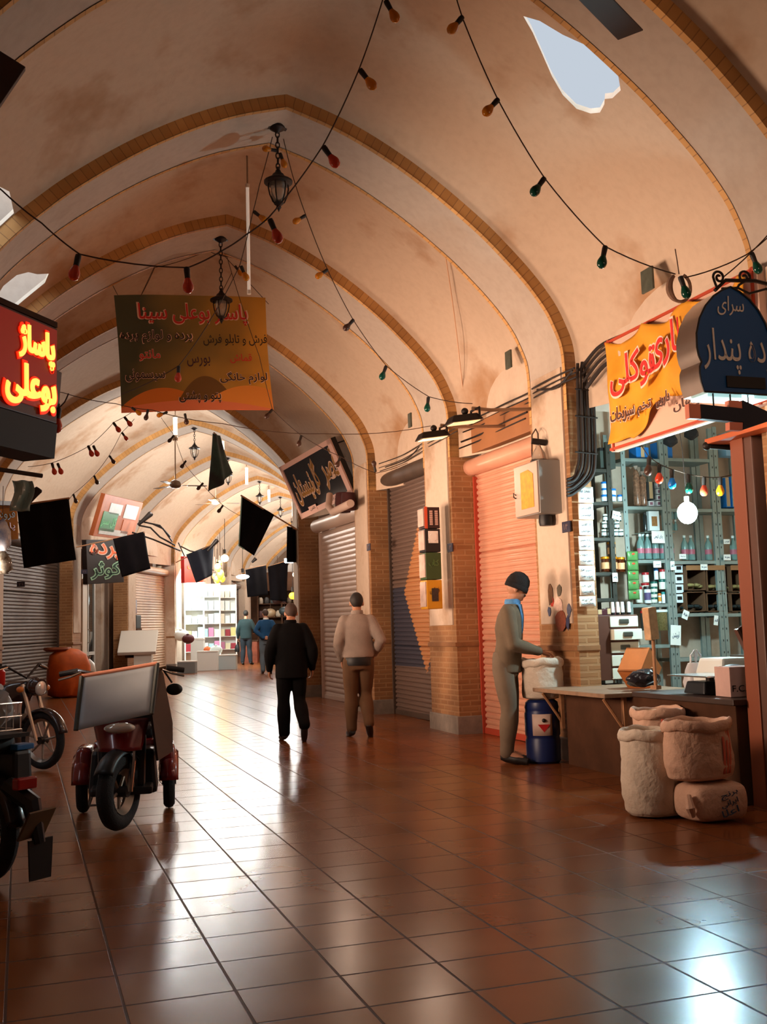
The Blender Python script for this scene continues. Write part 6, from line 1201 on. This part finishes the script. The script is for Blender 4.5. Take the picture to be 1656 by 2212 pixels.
# ---- orange sack and what stands by the far left
M_OR = mat('orange_tarpaulin', (206, 92, 20), .6, var=.35, vs=4)
og = gp(147, 1506); t = thing('orange_sack', 'big bulging orange sack in front of the dark shutter', 'sack', og, A); mb = MB(); mb.lathe([(.26, 0), (.38, .05), (.42, .3), (.40, .6), (.34, .82), (.2, .92), (.02, .95)], 30, sy=.8, jit=lambda a, r, z: 1+.06*math.sin(a*3+z*4)+.03*math.sin(a*8+z*14)); mb.build('sack_body', M_OR, t, (0, 0, 0), smooth=60); mb = MB(); mb.lathe([(.2, .89), (.26, .93), (.24, .97), (.1, .95)], 20, sy=.8, c=(-.2, 0, 0), jit=lambda a, r, z: 1+.1*math.sin(a*5)); mb.build('folded_mouth', mat('dark_orange', (130, 62, 22), .7), t, (0, 0, 0), smooth=60)
t = thing('clear_sack', 'clear plastic sack slumped beside the orange sack', 'sack', gp(192, 1500)+D*.6, A); mb = MB(); mb.lathe([(.16, 0), (.22, .08), (.2, .4), (.14, .6), (.05, .7), (.08, .76)], 20, jit=lambda a, r, z: 1+.08*math.sin(a*4+z*12)); mb.build('sack_body', mat('milky_plastic', (190, 170, 152), .3, trans=.4), t, (0, 0, 0), smooth=60); mb = MB(); mb.lathe([(.05, .69), (.03, .71), (.05, .73)], 12); mb.build('tie', M_WIRE, t, (0, 0, 0))
ps = gp(308, 1468); t = thing('sloped_stand', 'white stand with a sloping top in front of the tan shutter', 'stand', ps, ST[6].rz+.15)
mb = MB(); mb.bb(-.2, .24, -.2, .3, 0, .66); mb.build('pedestal', mat('stand_white', (206, 200, 190), .5), t, (0, 0, 0), smooth=0, bevel=.015)
mb = MB(); mb.box((-.12, .1, .94), (.95, .95, .1), rx=.62); mb.build('sloping_top', MATS['stand_white'], t, (0, 0, 0), smooth=0, bevel=.02); mb = MB(); mb.box((-.12, .34, .8), (.7, .1, .5)); mb.build('back_panel', M_CTR, t, (0, 0, 0), smooth=0)
t = thing('drinks_machine', 'dark machine with a red top behind the white sloped stand', 'machine', gp(266, 1466)+D*.45+N*.1, ST[6].rz); mb = MB(); mb.bb(-.32, .32, 0, .5, 0, 1.3); mb.build('cabinet', M_CTR, t, (0, 0, 0), smooth=0, bevel=.02); mb = MB(); mb.bb(-.3, .3, -.02, .48, 1.3, 1.66); mb.build('black_front', M_BLACK, t, (0, 0, 0), smooth=0, bevel=.02); mb = MB(); mb.ball((-.08, -.03, 1.5), (.18, .02, .1)); mb.build('pale_oval', mat('oval_grey', (130, 110, 98), .4), t, (0, 0, 0)); mb = MB(); mb.bb(-.28, .2, 0, .45, 1.7, 2.1); mb.build('red_top', mat('machine_red', (96, 24, 20), .4), t, (0, 0, 0), smooth=0, bevel=.03)
# white shop front of the curtain shop
f, L = bayframe(5, -1); o = f(2.72, .02, 0); t = thing('white_post', 'white painted post with a small capital beside the curtain shop', 'post', o, ST[5].rz); mb = MB(); mb.bb(-.14, .14, 0, .5, 0, 2.35); mb.build('shaft', mat('cream_post', (206, 192, 174), .6), t, (0, 0, 0), smooth=0, bevel=.02); mb = MB(); mb.bb(-.2, .2, -.04, .56, 2.35, 2.45); mb.build('capital', MATS['cream_post'], t, (0, 0, 0), smooth=0, bevel=.01)
o = f(2.86, .22, 0); t = thing('glass_door', 'tall glass door in a white frame under the neon shop sign', 'door', o, ST[5].rz+PI/2-.02); mb = MB()
for x in (0, .62, 1.3): mb.bb(x-.035, x+.035, -.03, .03, 0, 2.6)
for z in (.05, .75, 2.57): mb.bb(0, 1.3, -.03, .03, z-.04, z+.04)
mb.build('door_frame', mat('frame_white', (186, 186, 180), .5), t, (0, 0, 0), smooth=0); mb = MB(); mb.bb(.03, .59, -.004, .004, .08, 2.54); mb.bb(.65, 1.27, -.004, .004, .08, 2.54); mb.build('glass', mat('dark_glass', (60, 70, 72), .08, trans=.6, spec=.7), t, (0, 0, 0), smooth=0); mb = MB(); mb.tube([(.56, -.03, 1.0), (.56, -.07, 1.02), (.56, -.07, 1.3), (.56, -.03, 1.32)], .012, 6); mb.build('pull_handle', M_CHR, t, (0, 0, 0))
# curtain shop sign: orange and green outlined letters
M_NEO = mat('orange_neon', (226, 96, 52), .5, emit=.5); M_NEG = mat('green_tube', (150, 186, 150), .5, emit=.25); M_NEGD = mat('green_dark', (22, 60, 44), .6)
t, w, h = panel('neon_shop_sign', 'black sign with orange and green tube letters at the curtain shop', 'sign', at(186, 1166, 23.6), at(268, 1166, 24.6), at(264, 1258, 24.6), at(189, 1262, 23.6)); mb = MB(); mb.box((0, .06, 0), (w, .12, h)); mb.build('sign_case', mat('sign_dark', (40, 30, 28), .5), t, (0, 0, 0), smooth=0, bevel=.01)
lettering('پرده', w*.86, h*.42, M_PALE, t, (0, -.004, h*.22), name='letter_outline', fat=.05, depth=.004); lettering('پرده', w*.8, h*.38, M_NEO, t, (0, -.01, h*.22), depth=.006); lettering('کوثر', w*.86, h*.44, M_NEG, t, (0, -.004, -h*.2), name='letter_outline', fat=.05, depth=.004); lettering('کوثر', w*.78, h*.38, M_NEGD, t, (0, -.01, -h*.2), depth=.006)
t, w, h = panel('orange_green_sign', 'slanting orange, white and green sign above the curtain shop', 'sign', at(232, 1063, 23.6), at(310, 1092, 26), at(285, 1162, 26), at(196, 1162, 23.6)); mb = MB(); mb.box((0, .05, 0), (w, .1, h)); mb.build('sign_case', mat('sign_orange', (176, 92, 48), .55, var=.2), t, (0, 0, 0), smooth=0, bevel=.01)
for x, z, a, b, c in ((-.16, .2, .3, .26, (206, 206, 204)), (.24, .2, .34, .34, (206, 206, 204)), (-.24, -.12, .36, .46, (60, 130, 84)), (-.05, -.36, .7, .14, (196, 190, 182)), (.26, -.18, .3, .34, (190, 104, 60))):
    mb = MB(); mb.box((x*w, -.006, z*h), (a*w, .012, b*h)); mb.build('colour_patch', mat('cp_%d' % (c[0]*7+c[2]), c, .5, var=.15, vs=9), t, (0, 0, 0), smooth=0)
lettering('گل سبز', w*.34, h*.26, mat('light_green_letter', (110, 190, 130), .5), t, (-.24*w, -.014, -.12*h), depth=.002)
# far left stall: yellow sign, goods hung in plastic
t, w, h = panel('yellow_sign', 'yellow shop sign with brown lettering at the far left edge', 'sign', at(-46, 1092, 14.8), at(37, 1092, 16.2), at(40, 1166, 16.2), at(-46, 1168, 14.8)); mb = MB(); mb.box((0, .05, 0), (w, .1, h)); mb.build('sign_case', mat('sign_yellow', (206, 132, 24), .95, var=.2, spec=.05), t, (0, 0, 0), smooth=0, bevel=.01); lettering('فروشگاه', w*.8, h*.34, M_DKL, t, (.02*w, -.006, h*.25), depth=.002); lettering('پارچه', w*.6, h*.25, M_REDL, t, (.1*w, -.006, -h*.12), depth=.002); mb = MB(); mb.box((0, .0, h/2+.03), (w, .14, .06)); mb.build('top_board', M_POST, t, (0, 0, 0), smooth=0)
for i, (x, y0, y1, t_) in enumerate(((6, 1120, 1190, 13.4), (8, 1188, 1240, 13.9))):
    o = thing('wrapped_goods', ['blue and white goods hung in shiny plastic below the yellow sign', 'clear wrapped goods hung lower down by the dark left doorway'][i], 'goods', at(x, y0, t_), A); z = (at(x, y0, t_)-at(x, y1, t_)).z; mb = MB(); mb.lathe([(.01, 0), (.05, -.05), (.09, -z*.4), (.1, -z*.8), (.05, -z)], 14, jit=lambda a, r, q: 1+.15*math.sin(a*4+q*20)); mb.build('wrapped_bundle', mat('wrap_%d' % i, ((60, 110, 180), (170, 176, 170))[i], .12, coat=.8, var=.5, vs=9, col2=((210, 220, 230), (70, 60, 50))[i]), o, (0, 0, 0), smooth=60); mb = MB(); mb.tube([(0, 0, 0), (0, .05, .4)], .004, 5); mb.build('cord', M_WIRE, o, (0, 0, 0))
o = thing('hung_plastic', 'bluish plastic sheeting hung under the dark bar at the left', 'plastic', at(48, 1038, 15), A); mb = MB(); mb.grid(lambda u, v: Vector(((u-.5)*.26+.03*math.sin(v*5), .05*math.sin(u*9+v*3), -v*.42)), 10, 8); mb.build('sheet', mat('blue_sheet', (110, 140, 146), .15, coat=.6), o, (0, 0, 0), solid=.004); mb = MB(); mb.tube([at(-30, 1014, 15)-o.location, at(94, 1026, 15)-o.location], .03, 6); mb.build('dark_bar', M_IRON, o, (0, 0, 0))
for i, (x0, y0, x1, y1, t_) in enumerate(((83, 1058, 60, 1088, 15.3), (325, 1110, 298, 1134, 22), (468, 1168, 448, 1190, 27), (552, 1207, 544, 1215, 32))):
    a, b = at(x0, y0, t_), at(x1, y1, t_); o = thing('club_lamp', ['dark stick like fitting over the largest black flag', 'dark stick like fitting right of the orange and green sign', 'dark stick like fitting above the bluish black flag', 'smallest dark stick like fitting far down the passage'][i], 'fitting', b, 0, 'stick fittings along the walls'); mb = MB(); mb.tube([(0, 0, 0), (a-b)*.6, (a-b)], [.03, .045, .06], 10); mb.build('dark_body', M_IRON, o, (0, 0, 0)); mb = MB(); mb.cyl((a-b), (a-b)*1.08, .06, .05, n=10); mb.build('end_piece', M_LANT, o, (0, 0, 0))
# ---- red neon passage sign on the near left
dn = N*.6+D*.8; TRn = at(124, 710, 5.9); BRn = TRn-Z*.53; Ln = 1.0
t, w, h = panel('red_neon_sign', 'glowing red box sign with yellow Persian lettering on the near left', 'sign', TRn-dn*Ln, TRn, BRn, BRn-dn*Ln)
mb = MB(); mb.box((0, .09, 0), (w, .18, h)); mb.build('sign_box', mat('neon_box', (70, 16, 14), .5), t, (0, 0, 0), smooth=0, bevel=.006); mb = MB(); mb.box((0, -.004, .02), (w-.03, .008, h-.07)); mb.build('red_face', mat('neon_red_face', (120, 10, 8), .4, emit=.22, ecol=(190, 12, 6)), t, (0, 0, 0), smooth=0)
M_NY = mat('neon_yellow', (255, 210, 110), .4, emit=1.5, ecol=(255, 196, 84)); M_NR = mat('neon_rim', (220, 40, 12), .4, emit=.9, ecol=(255, 40, 8))
for tx, u, z, a, b in (('پاساژ', .30, .11, .30, .2), ('بوعلی', .255, -.115, .42, .23), ('سینا', -.2, -.06, .36, .16)):
    lettering(tx, a*1.1, b*1.14, M_NR, t, (u*w, -.012, z), name='letter_outline', fat=.06, depth=.003); lettering(tx, a, b, M_NY, t, (u*w, -.018, z), depth=.006, fat=.03)
mb = MB(); mb.box((0, .1, -h/2-.10), (w*.96, .2, .19), tp=1.04); mb.build('lower_case', mat('sign_underside', (20, 10, 10), .7), t, (0, 0, 0), smooth=0); mb = MB(); mb.box((0, .1, h/2+.02), (w, .2, .03)); mb.build('top_cover', M_CTR, t, (0, 0, 0), smooth=0)
for z in (.0, -.14):
    mb = MB(); mb.tube([(w/2, .1, z), (w/2+.16, .12, z-.01)], .006, 5); mb.build('side_arm', M_IRON, t, (0, 0, 0))
mb = MB(); mb.box((w/2+.13, .12, -.06), (.05, .06, .26), ry=.12); mb.build('end_plate', mat('end_plate_brown', (74, 46, 42), .5), t, (0, 0, 0), smooth=0); bp_ = t
string('single red bulb hanging from the end plate of the red neon sign', [[(128, 872), (126, 880)], [(128, 880), (140, 868), (148, 850)]], [(127, 880, 124, 908, 'r')], 6.05)
mb = MB(); a, b = at(-60, 800, 5.3), at(86, 960, 6.0); o = thing('sign_strut', 'brown strut slanting down in front of the red neon sign', 'strut', a); mb.tube([(0, 0, 0), b-a], .016, 6); mb.build('bar', M_POST, o, (0, 0, 0)); mb = MB(); mb.tube([b-a, b-a+(b-a).normalized()*.03], .02, 6); mb.build('end_cap', M_IRON, o, (0, 0, 0))
mb = MB(); mb.bb(-1.0, 0, -.02, .02, -.15, .15); o = thing('wall_board', 'dark brown board end just entering at the upper left edge', 'board', at(22, 198, 5.3), A, ry=0.5); mb.build('board_panel', M_BLADE, o, (0, 0, 0), smooth=0, bevel=.004)
for x, y, t_, lb in ((45, 1262, 19.2, 'small dark number plate on the left pier beside the dark shutter'), (182, 1235, 23.1, 'small dark number plate on the left pier by the neon shop sign')):
    o = thing('number_plate', lb, 'plate', at(x, y, t_), A, 'stall number plates'); mb = MB(); mb.box((0, 0, 0), (.13, .012, .09)); mb.build('plate', M_NUM, o, (0, 0, 0), smooth=0); lettering('۲۱', .07, .045, M_NUMW, o, (0, -.008, 0), depth=.001, rtl=False)
t = thing('chair_red_box', 'bright red object at the left edge beside the motorcycle', 'box', gp(-2, 1560)+Z*.5, A); t.name = 'red_canister'; mb = MB(); mb.lathe([(.07, 0), (.08, .02), (.08, .22), (.04, .27), (.03, .3)], 14); mb.build('canister_body', mat('bright_red', (200, 30, 20), .4), t, (0, 0, 0)); mb = MB(); mb.cyl((0, 0, .3), (0, 0, .34), .035, n=10); mb.build('cap', M_BLACK, t, (0, 0, 0)); o = thing('crate', 'brown crate under the bright red canister', 'crate', gp(-2, 1560), A); mb = MB(); mb.bb(-.2, .2, -.15, .2, 0, .49); mb.build('crate_body', M_CTR, o, (0, 0, 0), smooth=0, bevel=.01); mb = MB(); [mb.bb(-.205, .205, -.156, -.15, z, z+.03) for z in (.1, .25, .4)]; mb.build('slats', M_WOOD, o, (0, 0, 0), smooth=0)
# ================================================================ FAR DOWN THE PASSAGE
M_WBOX = mat('white_box', (214, 218, 214), .55); M_GBOX = mat('grey_box', (110, 112, 110), .6)
for i, (x, y, w, d, h, m, lb) in enumerate(((448, 1449, .6, .45, .55, M_WBOX, 'open white box on the floor left of the man in dark green'), (426, 1445, .4, .3, .9, M_WBOX, 'tall white box behind the open white box'), (402, 1455, .5, .4, .32, M_GBOX, 'grey box lowest at the left of the bright shop'), (489, 1447, .56, .45, .42, mat('greywhite_box', (170, 182, 184), .5), 'greyish white box beside the man in dark green'))):
    p = gp(x, y); o = thing('goods_box', lb, 'box', p, A-.3, None); mb = MB(); mb.bb(-w/2, w/2, 0, d, 0, h); mb.build('box_body', m, o, (0, 0, 0), smooth=0, bevel=.01); mb = MB(); mb.bb(-w/2-.01, w/2+.01, -.01, d+.01, h, h+.03); mb.build('box_rim', M_WHITE, o, (0, 0, 0), smooth=0)
for i, (x, y, r, c, lb) in enumerate(((471, 1404, .16, (210, 226, 226), 'large pale round bundle on the boxes'), (395, 1372, .2, (226, 230, 226), 'white round bundle stacked at the left'), (452, 1403, .1, (216, 110, 60), 'orange bundle in the open white box'), (410, 1380, .16, (80, 30, 30), 'dark red roll among the white boxes'))):
    p = gp(x, 1448)+D*.3; p.z = at(x, y, p.dot(D)).z; o = thing('cloth_bundle', lb, 'bundle', p, 0); mb = MB(); mb.ball((0, 0, 0), (r*1.2, r, r*.9), 14); mb.build('bundle_body', mat('bundle_%d' % i, c, .8), o, (0, 0, 0)); mb = MB(); mb.ball((0, -r*.3, r*.85), (r*.3, r*.3, r*.15)); mb.build('knot', MATS['bundle_%d' % i], o, (0, 0, 0))
# goods of the bright shop: shelves facing the passage
for k, (x, t_, lb) in enumerate(((420, 34.6, 'white shelf rack of the bright shop, left one'), (456, 35.8, 'white shelf rack of the bright shop, middle one'), (492, 37., 'white shelf rack of the bright shop, right one beside the far pier'))):
    o = at(x, 1400, t_); o.z = fz(o); t = thing('shelf_rack', lb, 'shelf', o, .12); W_ = .6; mb = MB()
    for sx in (-W_/2, W_/2): mb.bb(sx-.02, sx+.02, 0, .3, 0, 2.75)
    mb.build('rack_frame', M_WHITE, t, (0, 0, 0), smooth=0); mb = MB(); mb.bb(-W_/2, W_/2, .3, .32, 0, 2.75); mb.build('back_panel', M_WHITE, t, (0, 0, 0), smooth=0)
    for z in (.5, .95, 1.4, 1.85, 2.3):
        mb = MB(); mb.bb(-W_/2, W_/2, 0, .3, z-.02, z); mb.build('shelf', M_WHITE, t, (0, 0, 0), smooth=0)
    cols = [(150, 40, 50), (206, 190, 120), (226, 226, 220), (170, 200, 206), (190, 120, 150), (216, 206, 170)]
    for zi, z in enumerate((.5, .95, 1.4, 1.85, 2.3)):
        for j in range(3):
            c = cols[(j+zi+k*2) % 6] if zi < 2 else ((226, 228, 224), (206, 214, 212), (226, 214, 190))[(j+zi) % 3]; h = .2+.14*random.random(); p = t.matrix_basis @ Vector((-.19+.19*j, .14, z))
            q = thing('shop_packet', 'packet on the shelves of the bright shop', 'packet', p, .12, 'packets on the bright shop shelves'); mb = MB(); mb.bb(-.085, .085, -.1, .1, 0, h); mb.build('packet_body', mat('pk_%d' % (c[0]*3+c[1]+c[2]*5), c, .5), q, (0, 0, 0), smooth=0, bevel=.012)
t, w, h = panel('red_shop_sign', 'red sign at the bright shop, half behind the bluish black flag', 'sign', at(397, 1203, 30.5), at(446, 1203, 33), at(444, 1258, 33), at(399, 1258, 30.5)); mb = MB(); mb.box((0, .05, 0), (w, .1, h)); mb.build('sign_case', mat('sign_red', (200, 40, 34), .5, emit=.15), t, (0, 0, 0), smooth=0); lettering('پوشاک', w*.6, h*.36, mat('yellow_letter', (236, 170, 40), .5, emit=.3), t, (-.06*w, -.006, .1*h), depth=.003)
M_AMB = mat('amber_glow', (255, 176, 40), .4, emit=3., ecol=(255, 150, 20))
for i, (x, y, r) in enumerate(((470, 1226, .14), (476, 1240, .15), (468, 1252, .13), (480, 1250, .12), (463, 1245, .1), (474, 1216, .09))):
    o = thing('amber_lantern', ['top right', 'middle', 'bottom', 'lower right', 'lower left', 'topmost'][i]+' of the cluster of glowing amber lanterns by the bright shop', 'lantern', at(x, y, 33.5+.1*i), 0, 'amber lanterns'); mb = MB(); mb.ball((0, 0, 0), (r*.75, r*.75, r)); mb.build('glowing_shade', M_AMB, o, (0, 0, 0)); mb = MB(); mb.cyl((0, 0, r*.9), (0, 0, r*1.3), r*.3, n=8); mb.build('cap', M_IRON, o, (0, 0, 0)); mb = MB(); mb.tube([(0, 0, r*1.3), (0, .1, 1.0)], .008, 5); mb.build('cord', M_WIRE, o, (0, 0, 0))
for i, (x, y, t_, r, c, e, lb) in enumerate(((485, 1206, 34, .13, (255, 220, 160), 40, 'bright warm bulb above the amber lanterns'), (640, 1241, 33, .12, (255, 226, 180), 40, 'bright warm bulb beside the white shutter pier'), (632, 1287, 34.5, .13, (255, 190, 50), 3, 'amber lamp lower down among the dark stall goods'), (524, 1246, 38, .14, (220, 245, 255), 20, 'cool white lamp by the teal black flag'), (630, 1211, 31, .0, (225, 248, 255), 20, 'long cool white tube lamp above the warm bulb'))):
    o = thing('stall_lamp', lb, 'lamp', at(x, y, t_), 0, None); mb = MB()
    if r: mb.ball((0, 0, 0), (r, r, r*.9) if i != 3 else (r*1.7, r, r*.6))
    else: mb.box((0, 0, 0), (.42, .3, .12))
    mb.build('glowing_glass', mat('lamp_glow_%d' % i, c, .4, emit=e), o, (0, 0, 0)); mb = MB(); mb.cyl((0, 0, r*.8+.04), (0, 0, r+.16), .05, n=8); mb.build('lamp_holder', M_IRON, o, (0, 0, 0)); mb = MB(); mb.tube([(0, 0, r+.16), (0, .1, 1.3)], .01, 5); mb.build('flex', M_CABLE, o, (0, 0, 0))
# dark crowded stall at the far right
f, L = bayframe(9, -1); t = thing('stall_rack', 'dark rack of crowded goods at the far end, right of the man in blue', 'rack', at(610, 1400, 39), ST[9].rz+.1); t.location.z = fz(t.location); mb = MB()
for x in (-.9, 0, .9): mb.bb(x-.03, x+.03, 0, .4, 0, 3.1)
mb.build('rack_frame', M_CTR, t, (0, 0, 0), smooth=0)
for z in (.6, 1.1, 1.6, 2.1, 2.6):
    mb = MB(); mb.bb(-.9, .9, 0, .42, z-.03, z); mb.build('shelf', M_CTR, t, (0, 0, 0), smooth=0)
mb = MB(); mb.bb(-1.2, 1.2, .42, .46, 0, 3.3); mb.build('back_panel', M_CTR, t, (0, 0, 0), smooth=0)
cs = [(90, 70, 52), (120, 100, 84), (50, 44, 40), (150, 120, 90), (70, 40, 36), (44, 50, 50), (160, 140, 120)]
for zi, z in enumerate((.6, 1.1, 1.6, 2.1)):
    for j in range(8):
        c = cs[(j*3+zi*2) % 7]; p = t.matrix_basis @ Vector((-.8+.22*j, .15, z)); q = thing('stall_goods', 'dark round goods on the far stall rack', 'goods', p, 0, 'goods on the far stall rack'); mb = MB()
        mb.lathe([(.08, 0), (.1, .05), (.09, .18), (.05, .24)], 12, jit=lambda a, r, q_: 1+.1*math.sin(a*3+j)); mb.build('goods_body', mat('sg_%d' % c[0], c, .6), q, (0, 0, 0))
for i, (x, y) in enumerate(((584, 1324), (599, 1296), (614, 1320))):
    o = thing('hung_goods', ['lower left', 'upper', 'right'][i]+' of three pale goods hung before the far stall', 'goods', at(x, y, 37.5), 0, None); mb = MB(); mb.ball((0, 0, 0), (.2, .14, .16)); mb.build('goods_body', mat('hung_%d' % i, cs[3+i], .5, var=.4, vs=6), o, (0, 0, 0)); mb = MB(); mb.tube([(0, 0, .14), (0, .2, 1.6)], .008, 5); mb.build('cord', M_WIRE, o, (0, 0, 0))
t = thing('orange_cart', 'orange and dark crate low beside the man in dark green', 'crate', gp(553, 1434)+D*1.2, 0); mb = MB(); mb.bb(-.3, .3, 0, .5, 0, .75); mb.build('crate_body', mat('crate_orange', (150, 70, 40), .6, var=.4), t, (0, 0, 0), smooth=0, bevel=.01); mb = MB(); mb.bb(-.33, .33, -.02, .53, .75, .8); mb.build('crate_rim', M_CTR, t, (0, 0, 0), smooth=0)
# jumble of wires over the far left pier
cab = lambda P, t_: [at(x, y, t_) for x, y in P]
for i, (t_, Ls) in enumerate(((25.5, [[(300, 1125), (330, 1132), (352, 1142), (372, 1170)], [(300, 1135), (325, 1140), (345, 1160), (378, 1178)], [(285, 1150), (330, 1165), (390, 1190)], [(312, 1128), (345, 1135), (368, 1160)]]), (31, [[(390, 1180), (410, 1190), (440, 1196)], [(385, 1172), (400, 1205), (420, 1200)]]))):
    o = thing('cable_bundle', ['tangled cables over the left pier beside the tan shutter', 'tangled cables over the bright shop'][i], 'cables', cab(Ls[0], t_)[0], 0)
    for l in Ls: mb = MB(); mb.tube([p-o.location for p in cab(l, t_)], .02, 6); mb.build('cable', M_CABLE, o, (0, 0, 0))
# ================================================================ LIGHT, CAMERA
W = bpy.data.worlds.new('sky'); bpy.context.scene.world = W; W.use_nodes = True
bg = W.node_tree.nodes['Background']; bg.inputs[0].default_value = lin((196, 206, 218)); bg.inputs[1].default_value = 1.
WARM = (1., .70, .51); WARM2 = (1., .70, .46); COOL = (.62, .93, 1.); WHITE = (1., .99, .94)
LSP = {0: 92, 1: 84, 2: 84, 3: 3}
for k, pw in ((0, 4), (1, 24), (2, 20), (3, 16)):
    f, L = bayframe(k, 1); light('warm_fill', 'POINT', f(1.8, .5, 2.8), pw, WARM, .12)  # unseen warm fill added in each near bay; no lamp hangs there
    g, L = bayframe(k, -1); q = g(2.45, .5, 1.7); e_ = light('left_shop_light', 'AREA', q, LSP[k], WARM, 1.1, rot=((ST[k].n*1.+Z*.2)).to_track_quat('-Z', 'Y').to_euler()); e_.data.spread = math.radians(88)
light('warm_fill', 'POINT', ST[-1].w(1.6, 1.6, 3.2), 11, WARM, .15)  # unseen fill added to brighten the front of the blue sign
s_ = light('daylight', 'SUN', (0, 0, 12), 9, (.80, .90, 1.), 0, rot=(.15, -.12, 0)); s_.data.angle = math.radians(110)
for k in range(4, 11):
    f, L = bayframe(k, 1); light('tube_glow', 'POINT', f(0, .5, 4.2), 240, WHITE, .25)
light('shop_bulb', 'POINT', at(1484, 1118, 7.9), 150, COOL, .05)
light('sign_lamp', 'POINT', at(1618, 868, 5.30), 34, (1., .84, .70), .06)
light('shop_glow', 'AREA', at(446, 1222, 33.4), 360, (.74, .97, 1.), 1.6, rot=(math.radians(28), 0, .1))
light('shop_glow', 'POINT', at(440, 1290, 34.), 60, (.74, .97, 1.), .3)
cam = bpy.data.cameras.new('camera'); co = bpy.data.objects.new('camera', cam); C.objects.link(co)
R3 = Matrix((RT, UP, -FW)).transposed().to_4x4(); co.matrix_world = Matrix.Translation(EYEP) @ R3
cam.sensor_fit = 'VERTICAL'; cam.sensor_height = 36; cam.lens = 36*FPX/2212; cam.clip_end = 200; cam.clip_start = .05
sc = bpy.context.scene; sc.camera = co
vs = sc.view_settings; vs.view_transform = 'Standard'; vs.look = 'None'; vs.exposure = 0.; vs.gamma = 1.; vs.use_curve_mapping = False
